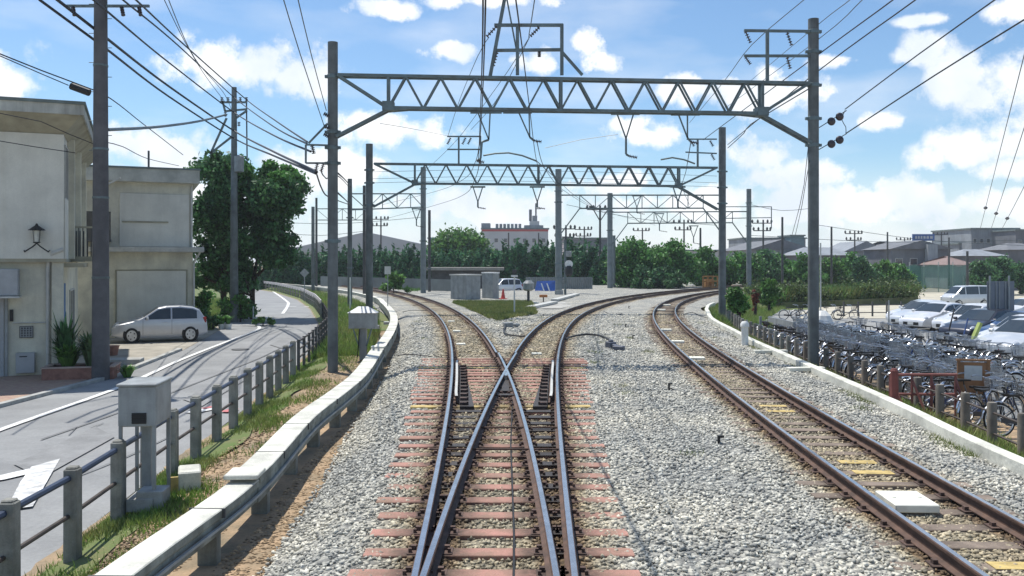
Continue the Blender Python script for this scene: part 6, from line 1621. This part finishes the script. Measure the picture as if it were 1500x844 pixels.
# blue tarp stack with two white boards
D = 86; q = lambda x, y: Q(x, y, D); a, c = q(783, 434), q(816, 412); t = empty('tarp_stack', 'bright blue tarpaulin draped over a stack with white boards leaning on it', 'tarpaulin', (a.x, D, -.6))
b = MB(); b.add([(a.x, D, -.5), (c.x, D, -.5), (c.x, D + 1.6, -.5), (a.x, D + 1.6, -.5), (a.x + .25, D + .6, c.z), (c.x - .1, D + .5, c.z + .05), (c.x - .1, D + 1.2, c.z), (a.x + .25, D + 1.3, c.z - .1)], [(0, 1, 5, 4), (1, 2, 6, 5), (2, 3, 7, 6), (3, 0, 4, 7), (4, 5, 6, 7)])
part(b, 'sheet', mat('tarp_blue', (.02, .09, .36), .5, scale=2, var=.3), t)
for px in (793, 801): b = MB(); b.beam(q(px, 415) + Vector((0, -.25, 0)), q(px + 6, 433) + Vector((0, -.6, 0)), .16, .03); part(b, 'white_board', m_white, t)
# gravel yard surface and grass patch
m_yard = mat('yard_gravel', (.40, .39, .35), .95, scale=.6, var=.2, fine=.3)
b = MB()
ysr = np.arange(53, 90, 1.5)
ribbon('yard', [(max(fLR(y) + 1.0, -30), y) for y in ysr], [(fRL(y) - 1.0, y) for y in ysr], m_yard, 0, 'pale gravel yard between the two branches', zf=lambda x, y: -.17 - .0035 * (y - 53), across=12)
def grass_patch(name, label, fn, n, h, m, w=.02):
    """fn(n)->(x,y,z) arrays"""
    x, y, z = fn(n); n = len(x); a = rng.uniform(0, 6.28, n); l = h * rng.uniform(.5, 1.3, n); ww = w * rng.uniform(.6, 1.4, n)
    dx, dy = np.cos(a) * ww, np.sin(a) * ww; lx, ly = rng.normal(0, .35, n) * l, rng.normal(0, .35, n) * l
    V = np.stack([np.stack([x - dx, y - dy, z], -1), np.stack([x + dx, y + dy, z], -1), np.stack([x + lx, y + ly, z + l], -1)], 1).reshape(-1, 3)
    o = arr_mesh(name, V, np.arange(3 * n).reshape(-1, 3), m); return tag(o, label, 'grass', None, 'stuff')
m_grass = mat('grass_blade', (.13, .25, .04), .7, scale=.9, var=.35, island=.5, trans=.3, col2=(.26, .27, .09))
m_grassdry = mat('grass_dry', (.24, .24, .08), .8, scale=1.0, var=.35, island=.35, trans=.2, col2=(.14, .2, .05))
m_turf = mat('turf', (.085, .13, .03), .95, scale=2.5, var=.4, fine=.4, col2=(.15, .15, .06))
def f_mid(n):
    y = rng.uniform(42, 61.5, n); l = np.vectorize(fLR)(y) + 1.1; r = np.vectorize(fRL)(y) - 1.3; x = rng.uniform(-4, 2, n)
    k = (x > l) & (x < r) & (x > -4.3) & (x < 1.35) & (y > 42.3 + np.abs(x + .6) * 2.6); return x[k], y[k], np.full(k.sum(), -.17)
poly_sheet('grass_base', [(-.7, 42.6), (.5, 45.5), (1.2, 49), (1.3, 61), (-4.2, 61), (-2.9, 54), (-1.7, 47.5)], -.155, m_turf, 'weedy turf patch between the branches')
grass_patch('grass_patch', 'yellowish weeds growing where the two branches part', f_mid, 60000, .17, m_grassdry, .022)
# left verge strip between fence and white wall
def f_verge(n):
    y = 4 + 38 * rng.random(n) ** 1.8; f = np.vectorize(fenceL)(y); l = np.vectorize(xLW)(y); u = rng.beta(1.0, 2.6, n); x = f - .25 + u * (l - f)
    z = np.array([gz(a, b_) for a, b_ in zip(x, y)]); return x, y, z
nn_ = lambda x, y: np.sin(x * 3.1 + y * 1.3) + np.sin(y * 2.1 - x * 1.9) + .6 * np.sin(y * .7)
def f_verge2(n):
    x, y, z = f_verge(n); k = nn_(x, y) + rng.normal(0, .6, len(x)) > .15; return x[k], y[k], z[k]
vy = np.arange(3, 60, .6)
ribbon('verge', [(fenceL(y) - .33, y) for y in vy], [(lerp(fenceL(y), xLW(y), .30 + .05 * math.sin(y * 1.7)), y) for y in vy], m_turf, .014, 'grassy verge behind the roadside fence', across=5)
grass_patch('verge_grass', 'green grass tufts along the foot of the roadside fence', f_verge2, 90000, .10, m_grass, .009)
def f_right(n):
    y = 8 + 45 * rng.random(n) ** 1.4; w = np.vectorize(xRW)(y); x = w + .25 + rng.beta(2, 1.6, n) * 1.7; z = np.array([gz(a, b_) for a, b_ in zip(x, y)]); k = nn_(x * .7, y * .6) + rng.normal(0, .7, n) > .1; return x[k], y[k], z[k]
grass_patch('verge_grass', 'weeds and grass along the fence beside the bicycles', f_right, 34000, .20, m_grass, .010)
def f_rin(n):
    y = 8 + 30 * rng.random(n); w = np.vectorize(xRW)(y); x = w - .15 - rng.beta(1, 3, n) * .6; k = nn_(x, y * .7) > .9; return x[k], y[k], np.full(k.sum(), -.29)
grass_patch('weed_fringe', 'yellowing weeds at the track side of the right kerb wall', f_rin, 9000, .10, m_grassdry, .008)
vy = np.arange(41, 139, 1.5)
ribbon('verge', [(fenceL(y) - .33, y) for y in vy], [(min(fLS(y) - 1.9 * math.hypot(1, slope(fLS, y)), xLW(y) + .4 if y < 60 else 99), y) for y in vy], m_turf, .02, 'weedy strip between the far lane fence and the left branch', across=6)
vy = np.arange(44, 149, 1.5)
ribbon('lawn', [(-75, y) for y in vy], [(roadL(y) - .3, y) for y in vy], m_turf, .018, 'rough grass under the big dark tree left of the lane', across=20)
vy = np.arange(46, 104, 1.5)
ribbon('verge', [(ballR(y) + .15, y) for y in vy], [(fTL(y) + (6 if y < 76 else 9.5), y) for y in vy], m_turf, .02, 'weedy strip between the right track bend and the car park', across=8)
def f_vfar(n):
    y = 30 + 75 * rng.random(n) ** 1.3; f = np.vectorize(fenceL)(y); l = np.vectorize(lambda q_: fLS(q_) - 2.2 * math.hypot(1, slope(fLS, q_)))(y); x = f + rng.random(n) * (l - f) * .8; z = np.array([gz(a, c) for a, c in zip(x, y)]); return x, y, z
grass_patch('verge_grass', 'grass along the far lane fence below the left branch', f_vfar, 26000, .26, m_grass, .018)
def f_lawn(n):
    y = rng.uniform(45, 80, n); x = np.vectorize(roadL)(y) - .4 - rng.random(n) ** 1.5 * 9; return x, y, np.full(n, -.8)
grass_patch('lawn_grass', 'rough grass under the big tree beside the lane', f_lawn, 22000, .28, m_grass, .02)
def f_rv(n):
    y = 46 + 30 * rng.random(n); x = np.vectorize(ballR)(y) + .3 + rng.random(n) * 3.5; z = np.array([gz(a, c) for a, c in zip(x, y)]); return x, y, z
grass_patch('verge_grass', 'weeds around the second portal right mast and the bushes beside it', f_rv, 14000, .35, m_grass, .022)
def f_bw(n):
    c = rng.integers(0, 60, n); cx = rng.uniform(0, 1, 60); cy = rng.uniform(12, 46, 60); y = cy[c] + rng.normal(0, .12, n); l = np.vectorize(ballL)(y) + .5; r_ = np.vectorize(ballR)(y) - .3; x = l + cx[c] * (r_ - l) + rng.normal(0, .10, n)
    k = np.ones(n, bool)
    for fn, g_ in ((fLS, 1.28), (fRS, -1.25), (fTL, 1.12)):
        q_ = x - np.vectorize(fn)(y); k &= (q_ < min(0, g_) - .7) | (q_ > max(0, g_) + .7)
    return x[k], y[k], np.full(k.sum(), -.19)
grass_patch('ballast_weeds', 'sparse small weeds sprouting from the ballast', f_bw, 2600, .10, m_grassdry, .007)
# soil clods on the left verge
b = MB()
n = 15000; y = 5 + 25 * rng.random(n) ** 1.6; l = np.vectorize(xLW)(y); x = l - .2 - rng.random(n) ** 1.1 * 1.25; k_ = rng.random(n) < .45; x = np.where(k_, l + .15 + rng.random(n) * .75, x)
V = []; base = np.array([(1, 0, 0), (-1, 0, 0), (0, 1, 0), (0, -1, 0), (0, 0, 1), (0, 0, -1)]); tri = np.array([(0, 2, 4), (2, 1, 4), (1, 3, 4), (3, 0, 4), (2, 0, 5), (1, 2, 5), (3, 1, 5), (0, 3, 5)])
z = np.array([gz(a, c) for a, c in zip(x, y)]); vv = (base[None] * rng.uniform(.5, 1.3, (n, 6, 1))) * (rng.uniform(.010, .032, n)[:, None, None]) * np.array([1.3, 1, .6]) + np.stack([x, y, z], -1)[:, None]
o = arr_mesh('soil_rubble', vv.reshape(-1, 3), (tri[None] + (np.arange(n) * 6)[:, None, None]).reshape(-1, 3), mat('clod', (.38, .27, .16), .95, scale=3, var=.4, island=.6)); tag(o, 'brown rubble and clods between verge grass and white wall', None, None, 'stuff')

# signs, signal and small devices in the middle
p = Q(753.5, 465, 47); t = empty('track_marker', 'white post with a small dark headed marker between the branches', 'track marker', (p.x, 47, -.3))
b = MB(); b.tube([(p.x, 47, -.4), (p.x, 47, Q(0, 404, 47).z)], .04, 8); part(b, 'post', m_white, t); b = MB(); b.b2(p.x - .18, p.x + .18, 46.9, 47.1, Q(0, 406, 47).z, Q(0, 403, 47).z); part(b, 'bracket', m_white, t)
b = MB(); z = Q(0, 400, 47).z; b.b2(p.x - .12, p.x + .12, 46.9, 47.1, z - .08, z + .18); part(b, 'head', m_pole_dark, t, bevel=.02)
D = 60; p = Q(774, 444, D); t = empty('track_phone_box', 'grey rounded box on a dark post right of the white marker', 'trackside box', (p.x, D, -.4)); b = MB(); b.tube([(p.x, D, -.5), (p.x, D, Q(0, 425, D).z)], .09, 8); part(b, 'post', m_pole_dark, t)
b = MB(); z0, z1 = Q(0, 426, D).z, Q(0, 411, D).z; b.lathe((p.x, D, z0), [(.25, 0), (.38, .1), (.38, .5), (.2, z1 - z0)], 10); part(b, 'box', m_cab, t, smooth=True)
D = 62; p = Q(796, 441, D); t = empty('marker_stand', 'small orange topped stand in front of the blue tarpaulin', 'stand', (p.x, D, -.4)); b = MB(); b.b2(p.x - .04, p.x + .04, D, D + .08, -.4, Q(0, 435, D).z); part(b, 'post', m_pole_dark, t); b = MB(); z = Q(0, 434, D).z; b.b2(p.x - .28, p.x + .28, D - .1, D + .18, z - .08, z + .1); part(b, 'top', mat('orange', (.5, .18, .05), .6), t)
def signal():
    D = 76; q = lambda x, y: Q(x, y, D); p = q(828, 440); t = empty('railway_signal', 'signal mast with dark heads seen from behind beside the pale mast', 'railway signal', (p.x, D, -.5))
    b = MB(); b.tube([(p.x, D, -.6), (p.x, D, q(0, 352).z)], .10, 8); part(b, 'mast', m_steel, t)
    for y in (372, 386, 400): c = q(831, y); b = MB(); b.box((c.x + .1, D - .1, c.z), (.5, .4, .5)); part(b, 'bracket_box', m_cab, t, bevel=.05)
    c = q(833, 387); b = MB(); b.lathe((c.x, D - .35, c.z), [(.34, 0), (.34, .1)], 16, axis='Y'); part(b, 'disc', m_white, t)
    c = q(833, 398); b = MB(); b.lathe((c.x, D - .3, c.z - .4), [(.2, 0), (.32, .2), (.32, .6), (.2, .9)], 10); part(b, 'signal_head', m_black, t)
    b = MB()
    for k in range(14): z = -.2 + k * .33; b.beam((p.x - .3, D - .12, z), (p.x + .05, D - .12, z), .035)
    b.beam((p.x - .3, D - .12, -.5), (p.x - .3, D - .12, 4.2), .04); part(b, 'ladder', m_steel, t)
    b = MB(); b.b2(p.x - .9, p.x - .2, D - .3, D + .1, -.5, .2); part(b, 'base_box', m_cab, t)
signal()
for (x0, y0, x1, y1, lb) in ((776, 452, 812, 444, 'long pale concrete trough lid across the yard beside the right branch'), (812, 441, 845, 432, 'second pale concrete trough lid, nearer the signal mast')):
    a, c = P(x0, y0, -.15), P(x1, y1, -.15); b = MB(); b.beam(a + Vector((0, 0, .06)), c + Vector((0, 0, .06)), .5, .14); solo(b, 'cable_trough', lb, 'cable trough', m_lightgrey, tuple(a))
# parked small vehicles in the yard, mostly hidden by the marker
car('parked_car', 'white car half hidden behind the relay cabinets and white marker', 'mini', p_white, (Q(738, 430, 88).x, 88, -.6), .5, None, lite=True)
b = MB(); p = P(737, 438, -.2); b.lathe((p.x, p.y, -.2), [(.32, 0), (.32, .04), (.17, .05), (.05, .75), (.03, .76)], 10); solo(b, 'traffic_cone', 'red traffic cone beside the narrow relay cabinet', 'traffic cone', mat('cone_red', (.55, .06, .04), .5), (p.x, p.y, -.2))
# orange machine in the far right curve
D = 92; q = lambda x, y: Q(x, y, D); a, c = q(1030, 422), q(1051, 405); t = empty('orange_gate', 'orange painted crossing gate frame at the far bend of the right tracks', 'gate', (a.x, D, -.6)); m_or = mat('gate_orange', (.34, .17, .05), .6)
for z in (a.z + .1, (a.z + c.z) / 2 + .1, c.z): b = MB(); b.beam((a.x, D, z), (c.x, D, z), .14); part(b, 'bar', m_or, t)
for k in (0, .33, .66, 1): x = lerp(a.x, c.x, k); b = MB(); b.beam((x, D, -.9), (x, D, c.z), .13); part(b, 'upright', m_or, t)
b = MB(); b.b2(a.x + .3, c.x - .3, D + .2, D + .9, a.z, c.z - .3); part(b, 'body', m_or, t)

# ------------------------------------------------------------------ vegetation
def crown_variant(w, h, n, size, m, nsub=16, conifer=False):
    """a tree standing at the origin, one crown mesh + trunk, for copying"""
    t = bpy.data.objects.new('tree', None); COL.objects.link(t)
    if conifer:
        # leaning juniper: several pointed twisting tufts
        blobs = []
        for k in range(nsub):
            x = g.uniform(-w / 2, w / 2); y = g.uniform(-w / 3, w / 3); hh = h * g.uniform(.62, 1.0); lean = g.uniform(-.05, .25) * hh
            for j in range(7):
                u = j / 6; r = lerp(w * .17, .05, u ** .9); blobs.append(((x + lean * u * u, y, lerp(.5, hh, u)), (r, r, hh * .12)))
        V, Fq = leaf_mass(n, blobs, size, shell=.8, elong=2.6)
    else:
        blobs = clumpy((0, 0, h * .54), (w / 2, w / 2.6, h * .44), nsub, min(w, h) * .17, g, .3); V, Fq = leaf_mass(n, blobs, size, shell=.75)
    arr_mesh('crown', V, Fq, m, t)
    b = MB(); trunk_mb(b, (0, 0, -.1), (.1, 0, h * .7), .05 + h * .018, g, 4, w * .25); b.build('trunk', m_bark, t, True)
    return t
def plantrow(protos, spots, name, labelf, group):
    used_ = [False] * len(protos)
    for i, (x, y, z, s, k) in enumerate(spots):
        pr = protos[k]; o = pr if not used_[k] else copy_tree(pr); used_[k] = True
        o.name = name; o.location = (x, y, z); o.scale = (s * g.uniform(.92, 1.1), s, s * g.uniform(.94, 1.06)); o.rotation_euler = (0, 0, g.choice((0, math.pi)) + g.uniform(-.25, .25) if 'conifer' not in name else g.uniform(-.3, .3))
        tag(o, labelf(x, y), 'tree', group)
con = [crown_variant(4.6, 5.6, 8200, .27, m_leaf_con, 15, True) for _ in range(3)]
sp = []
i = 0
px = 402
while px < 896:
    D = 112 + g.uniform(-3, 3); top = interp([(400, 372), (470, 360), (560, 366), (600, 362), (640, 364), (715, 364), (740, 354), (760, 352), (800, 356), (860, 352), (895, 365)], px)
    h = (Q(0, top, D).z + 1.0); sp.append(((px - 750) * D / F, D, -1.0, h / 5.6, i % 3)); i += 1; px += 18 + g.uniform(-3, 3)
plantrow(con, sp, 'conifer_tree', lambda x, y: 'dark shaggy juniper in the long hedge left of the second portal mast' if 750 + x * F / y < 540 else ('dark shaggy juniper in the long hedge between the left mast and relay cabinets' if 750 + x * F / y < 735 else 'dark shaggy juniper in the long hedge behind the yard and signal mast'), 'junipers of the long dark hedge')
def bt(label, px, top, w, D, n, size, m, name='broadleaf_tree', z=-1.0, nsub=22, grp=None):
    h = Q(0, top, D).z - z; W = w * D / F; q = ((px - 750) * D / F, D, z)
    bl = clumpy((0, 0, h * .5), (W / 2 * .9, W / 3, h * .46), nsub * 2, min(W, h) * .19, g, .15)
    return tree(name, label, q, bl, int(n * 1.35), size, m, [((0, 0, -.1), (.1, 0, h * .6), .08 + h * .02, 4, W * .2)], grp, shell=.75)
bt('rounded bright green tree rising behind the dark hedge', 684, 331, 104, 128, 13000, .36, m_leaf_bright, nsub=34)
bt('broad green tree right of the pale mast, largest of the clump', 938, 347, 92, 98, 12000, .26, m_leaf_mid)
bt('broad green tree beside the largest of the clump, to its right', 988, 350, 80, 99, 10500, .26, m_leaf_mid)
bt('bushy green tree at the right end of the clump behind the orange gate', 1034, 362, 66, 104, 7000, .26, m_leaf_mid)
bt('low dark bush below the broad trees by the far rails', 960, 385, 100, 94, 6000, .24, m_leaf_dark, 'shrub')
bt('green bush just left of the second portal right mast', 1064, 374, 40, 104, 3500, .26, m_leaf_mid, 'shrub')
bt('leafy bush at the foot of the second portal right mast', 1080, 414, 32, 46, 3600, .12, m_leaf_mid, 'shrub', -.7)
bt('second bright bush right of the one at the portal mast foot', 1127, 408, 34, 66, 2600, .15, m_leaf_bright, 'shrub', -.9)
bt('reddish shrub between the bushes and the weed bank', 1106, 418, 12, 60, 700, .13, leafmat('leaf_red', (.22, .07, .04)), 'shrub', -.9, 8)
for k, (px, top, w, m) in enumerate(((1090, 372, 46, m_leaf_mid), (1125, 370, 44, m_leaf_dark), (1152, 374, 44, m_leaf_mid), (1182, 378, 40, m_leaf_mid), (1215, 378, 44, m_leaf_bright), (1245, 370, 44, m_leaf_mid), (1268, 378, 36, m_leaf_dark), (1292, 382, 34, m_leaf_bright), (1318, 384, 32, m_leaf_mid), (1436, 384, 40, m_leaf_dark), (1466, 382, 40, m_leaf_dark), (1495, 384, 44, m_leaf_dark))):
    bt(('leftmost bush of the hedge right of the second portal', 'dark bush of the hedge between portal mast and nearest right mast', 'third bush of the hedge left of the nearest right mast', 'bush of the hedge directly behind the nearest right mast', 'pale bush of the hedge just right of the nearest right mast', 'tallest bush of the hedge right of the nearest right mast',
        'dark bush near the right end of the hedge', 'yellowish bush near the right end of the hedge', 'last bush of the hedge, beside the green net', 'dark tree behind the van', 'dark tree behind the grey sign board', 'dark tree at the right edge behind the cars')[k], px, top - 4, w * 1.25, 112 + (k % 3) * 3, 4200, .27, m, 'hedge_tree', -1.6, 16, 'bushes of the right hedge')
# weed bank strip right
def f_bank(n):
    px = rng.uniform(1105, 1345, n); D = rng.uniform(74, 104, n); x = (px - 750) * D / F; z = np.array([lotz(d) for d in D]) ; return x, D, z
def bank():
    b = MB(); m1 = mat('bank_turf', (.12, .13, .05), .95, scale=.5, var=.4, fine=.3)
    pts = [(Q(px, 0, D).x, D) for px, D in ((1095, 76), (1345, 92), (1345, 104), (1095, 104))]
    b.prism(pts, -1.8, -1.0); o = b.build('weed_bank', m1); tag(o, 'rough weedy bank behind the bicycle park', None, None, 'structure')
bank()
def f_bank2(n):
    px = rng.uniform(1098, 1342, n); D = np.interp(px, [1095, 1345], [76, 92]) + rng.beta(1, 2, n) * 10; x = (px - 750) * D / F; return x, D, np.full(n, -1.0)
grass_patch('weeds', 'tall dull green weeds on the bank behind the bicycle park', f_bank2, 20000, 1.1, m_grassdry, .05)
grass_patch('weeds', 'darker weeds mixed in the bank behind the bicycle park', f_bank2, 9000, 1.2, m_leaf_mid, .06)
bl = []
for k in range(150):
    px = g.uniform(1098, 1338); D = interp([(1095, 76), (1345, 92)], px) + g.random() ** 2 * 9; rr = g.uniform(.5, 1.0); bl.append((((px - 750) * D / F, D, -1.0 + rr * g.uniform(.3, 1.3)), (rr * 1.3, rr, rr * .9)))
V, Fq = leaf_mass(26000, bl, .17, shell=.8); o = arr_mesh('bramble', V, Fq, leafmat('leaf_bramble', (.095, .14, .04))); tag(o, 'dull green bramble thicket along the bank behind the bicycle park', None, None, 'stuff')
def f_farL(n):
    y = rng.uniform(60, 125, n); x = np.vectorize(lambda q_: offset(fLS, 1.2)(q_)[0])(y) + 2.6 + rng.random(n) * 3; k = x < -9; return x[k], y[k], np.full(k.sum(), -.45)
grass_patch('weeds', 'green weeds between the left branch and the sheet fence', f_farL, 9000, .5, m_leaf_bright, .06)
shade_shrub('bright leafy bush behind the left branch beside the sheet fence', 577, 410, 80, 3.2, 2.2, 1800, .18, m_leaf_bright, -.6)

# ------------------------------------------------------------------ distant buildings
def block(name, label, px0, px1, ytop, D, depth, wall, roof='flat', zb=-1.2, rows=0, cols=0, roofm=None, ridge=0, band=None, wm=m_glassd, wf=.5, gable_x=False):
    a, c = Q(px0, ytop, D), Q(px1, ytop, D); x0, x1, h = a.x, c.x, a.z - zb; t = empty(name, label, 'building', (x0, D, zb)); W = x1 - x0; rm = roofm or m_roofdark
    b = MB(); b.b2(0, W, 0, depth, 0, h); b.build('wall', wall, t)
    if roof == 'flat': b = MB(); b.b2(-.3, W + .3, -.3, depth + .3, h, h + .35); b.build('roof', rm, t)
    elif roof == 'gable':   # ridge along Y: gable faces the camera
        b = MB(); b.add([(-.5, -.5, h), (W + .5, -.5, h), (W / 2, -.5, h + ridge), (-.5, depth, h), (W + .5, depth, h), (W / 2, depth, h + ridge)], [(0, 1, 2), (5, 4, 3), (0, 2, 5, 3), (2, 1, 4, 5), (0, 3, 4, 1)]); b.build('roof', rm, t)
    else:                   # ridge along X
        b = MB(); b.add([(-.6, -.6, h), (W + .6, -.6, h), (W + .6, depth + .6, h), (-.6, depth + .6, h), (depth * .25, depth / 2, h + ridge), (W - depth * .25, depth / 2, h + ridge)], [(0, 1, 5, 4), (1, 2, 5), (2, 3, 4, 5), (3, 0, 4), (3, 2, 1, 0)]); b.build('roof', rm, t)
    if band: z0, z1, bm = band; b = MB(); b.b2(-.05, W + .05, -.06, -.002, z0 * h, z1 * h); b.build('band', bm, t)
    for r in range(rows):
        for k in range(cols):
            x = W * (k + .5) / cols; z = h * (r + .55) / rows * .86; w = W / cols * wf; hh = h / rows * .36; b = MB(); b.b2(x - w / 2, x + w / 2, -.05, -.004, z - hh / 2, z + hh / 2); f = b.build('window', m_lightgrey, t)
            b = MB(); b.b2(x - w / 2 + .08, x + w / 2 - .08, -.075, -.055, z - hh / 2 + .08, z + hh / 2 - .08); b.build('pane', wm, f)
    return t
m_far_white = mat('far_white', (.50, .51, .50), .9, var=.1, scale=.3); m_far_grey = mat('far_grey', (.28, .31, .33), .9, var=.3, scale=.25, streak=.3); m_far_dark = mat('far_dark', (.15, .16, .175), .9, var=.35, scale=.25, streak=.2); m_red = mat('far_red', (.48, .09, .08), .8, var=.15); m_teal = mat('far_teal', (.12, .20, .22), .8)
m_tile = mat('roof_tile', (.15, .155, .165), .75, scale=.6, var=.25); m_tile2 = mat('roof_tile_pale', (.24, .26, .28), .7, scale=.6, var=.2)
# white building with red band and ship-like top
t = block('white_building', 'white building with a red band and a stepped tower on its roof', 706, 803, 336, 240, 20, m_far_white, rows=4, cols=7, band=(.955, .998, m_red), wf=.4)
def add(nm, px0, px1, y0, y1, D, d, m): 
    a, c = Q(px0, y1, D), Q(px1, y0, D); b = MB(); b.b2(a.x, c.x, D, D + d, a.z, c.z); part(b, nm, m, t)
add('roof_room', 705, 718, 327, 335.2, 240.5, 5, m_far_grey)
for k in range(7): add('roof_tank', 726 + k * 5.6, 730 + k * 5.6, 328, 335.2, 240.5, 3, m_far_grey)
add('tower_base', 768, 796, 330, 335.2, 240.5, 8, m_far_grey); add('tower', 776, 790, 324, 330, 241, 6, m_far_white); add('tower', 780, 787, 316, 324, 241.5, 4, m_far_grey)
b = MB(); a = Q(785, 316, 242); b.tube([a, Q(785, 298, 242)], .22, 6); b.tube([Q(777, 324, 242), Q(777, 307, 242)], .4, 6); b.beam(Q(785, 306, 242), Q(793, 306, 242), .2); part(b, 'antenna', m_far_dark, t)
block('warehouse', 'large grey gabled warehouse beyond the hedge on the left', 402, 672, 370, 190, 40, mat('warehouse_grey', (.38, .41, .43), .7, scale=.2, var=.12), 'gable', ridge=4.4, roofm=mat('warehouse_gable', (.40, .43, .45), .6, scale=.2, var=.1))
block('flat_building', 'long white walled building with a dark flat roof right of the red banded one', 826, 892, 350, 230, 20, mat('pinkish_wall', (.45, .40, .40), .9, var=.1), rows=1, cols=5, band=(.72, .99, m_far_dark))
block('flat_building', 'low pale building behind the broad trees', 892, 960, 368, 220, 16, m_far_white, rows=1, cols=4)
block('teal_roof_house', 'small blue grey building left of the bright green tree', 628, 664, 350, 210, 14, m_teal, roofm=m_teal)
block('pale_strip_building', 'pale low building above the right clump of trees', 1000, 1075, 368, 210, 14, m_far_white, rows=1, cols=6)
block('grey_shed', 'large grey pitched shed right of the far pale mast', 1100, 1190, 366, 170, 25, m_far_grey, 'gable', ridge=2.0, roofm=m_tile)
block('grey_house', 'grey flat block behind the pitched shed', 1088, 1180, 350, 230, 15, m_far_grey, rows=1, cols=4)
block('teal_house', 'narrow teal block left of the nearest right mast', 1158, 1178, 346, 225, 10, m_teal)
block('tiled_house', 'low house with pale tiled roof right of the nearest right mast', 1170, 1250, 374, 160, 10, m_far_dark, 'hip', ridge=1.5, roofm=m_tile2)
block('tiled_house', 'house with pointed pale roof beyond the hedge', 1240, 1296, 368, 175, 14, m_far_grey, 'gable', ridge=2.0, roofm=m_tile2, rows=1, cols=3)
block('tiled_house', 'pale house with a low roof behind the pointed roof house', 1296, 1330, 364, 200, 14, m_far_white, 'hip', ridge=1.8, roofm=m_tile)
block('dark_house', 'dark two storey house with pitched roof under the blue hoarding', 1306, 1392, 365, 150, 12, m_far_dark, 'gable', ridge=1.5, roofm=m_tile, rows=2, cols=4, zb=-1.6)
t = empty('chimney_wall', 'tall pale panel on the front of the dark pitched house', 'wall panel', tuple(Q(1364, 400, 149))); b = MB(); a, c = Q(1358, 398, 149), Q(1372, 358, 149); b.b2(a.x, c.x, 148.6, 149.8, a.z, c.z); part(b, 'panel', m_far_grey, t)
block('small_house', 'low house with a reddish tiled roof behind the van', 1388, 1424, 388, 140, 9, m_far_grey, 'hip', ridge=1.4, roofm=mat('tile_red', (.24, .17, .15), .8), zb=-1.6)
block('tiled_house', 'long low house with light tiled roof below the grey apartment block', 1412, 1472, 375, 165, 10, m_far_dark, 'hip', ridge=1.3, roofm=m_tile2, zb=-1.5)
block('apartment_block', 'lower grey apartment block left of the tall one', 1405, 1440, 358, 220, 14, m_far_grey, rows=2, cols=4)
block('apartment_block', 'tall grey apartment block at the right edge', 1423, 1492, 336, 215, 20, m_far_grey, rows=4, cols=7)
block('apartment_block', 'darker apartment block cut by the right edge', 1488, 1560, 338, 205, 20, m_far_dark, rows=4, cols=6)
block('grey_house', 'grey house behind the tall apartment block, low on its right', 1478, 1540, 366, 180, 12, m_far_dark, 'hip', ridge=1.5, roofm=m_tile, zb=-1.5)
t = empty('billboard', 'blue roof hoarding with white lettering above the dark pitched house', 'hoarding', tuple(Q(1352, 353, 178)))
a, c = Q(1337, 353, 178), Q(1369, 343, 178); b = MB(); b.b2(a.x, c.x, 178, 178.3, a.z, c.z); part(b, 'panel', mat('hoarding_blue', (.05, .12, .33), .6), t)
b = MB(); x = a.x + .5
while x < c.x - .6: w = g.uniform(.3, .6); b.b2(x, x + w, 177.94, 177.99, a.z + .45, c.z - .4); x += w + .22
part(b, 'lettering', m_far_white, t)
b = MB(); 
for px in (1340, 1352, 1366): x = Q(px, 0, 178).x; b.b2(x, x + .15, 178, 178.2, a.z - 3.4, a.z)
part(b, 'support', m_far_dark, t)
# green net
t = empty('green_net', 'translucent green safety net fence behind the pale ground', 'net fence', tuple(Q(1370, 425, 125)))
a, c = Q(1312, 424, 125), Q(1418, 388, 125); m_net = mat('net_green', (.06, .22, .16), .8, scale=.8, var=.3); m_net.node_tree.nodes['Principled BSDF'].inputs['Alpha'].default_value = .62
b = MB(); n = 40; b.v = []
for i in range(n + 1):
    x = lerp(a.x, c.x, i / n)
    for z in (a.z - .4, lerp(a.z, c.z, .5), c.z - .25 * math.sin(i / n * math.pi * 4) ** 2): b.v.append((x, 125 + .08 * math.sin(i), z))
for i in range(n):
    for k in range(2): b.f.append((i * 3 + k, i * 3 + 3 + k, i * 3 + 4 + k, i * 3 + 1 + k)); b.mi.append(0)
part(b, 'net', m_net, t)
for k in range(6): x = lerp(a.x, c.x, k / 5); b = MB(); b.tube([(x, 125.2, a.z - .6), (x, 125.2, c.z + .4)], .06, 6); part(b, 'post', m_lightgrey, t)
t = empty('block_wall', 'grey block wall along the back of the lot at the right', 'wall', tuple(Q(1490, 425, 128))); a, c = Q(1412, 421, 128), Q(1560, 404, 128); b = MB(); b.b2(a.x, c.x, 128, 128.3, a.z - .5, c.z); part(b, 'wall', m_far_dark, t)
sys_done = True

# ------------------------------------------------------------------ air
b = MB(); b.b2(-1480, 1480, -60, 2380, -2.6, 21.0); hb = b.build('haze', bpy.data.materials.new('haze_air')); tag(hb, 'pale summer haze', None, None, 'stuff')
hm = hb.data.materials[0]; hm.use_nodes = True; ht = hm.node_tree; ht.nodes.clear(); ho = N(ht, 'ShaderNodeOutputMaterial'); hv = N(ht, 'ShaderNodeVolumePrincipled')
hv.inputs['Color'].default_value = (.86, .93, 1, 1); hv.inputs['Density'].default_value = .0004; hv.inputs['Anisotropy'].default_value = .3; ht.links.new(hv.outputs[0], ho.inputs['Volume'])
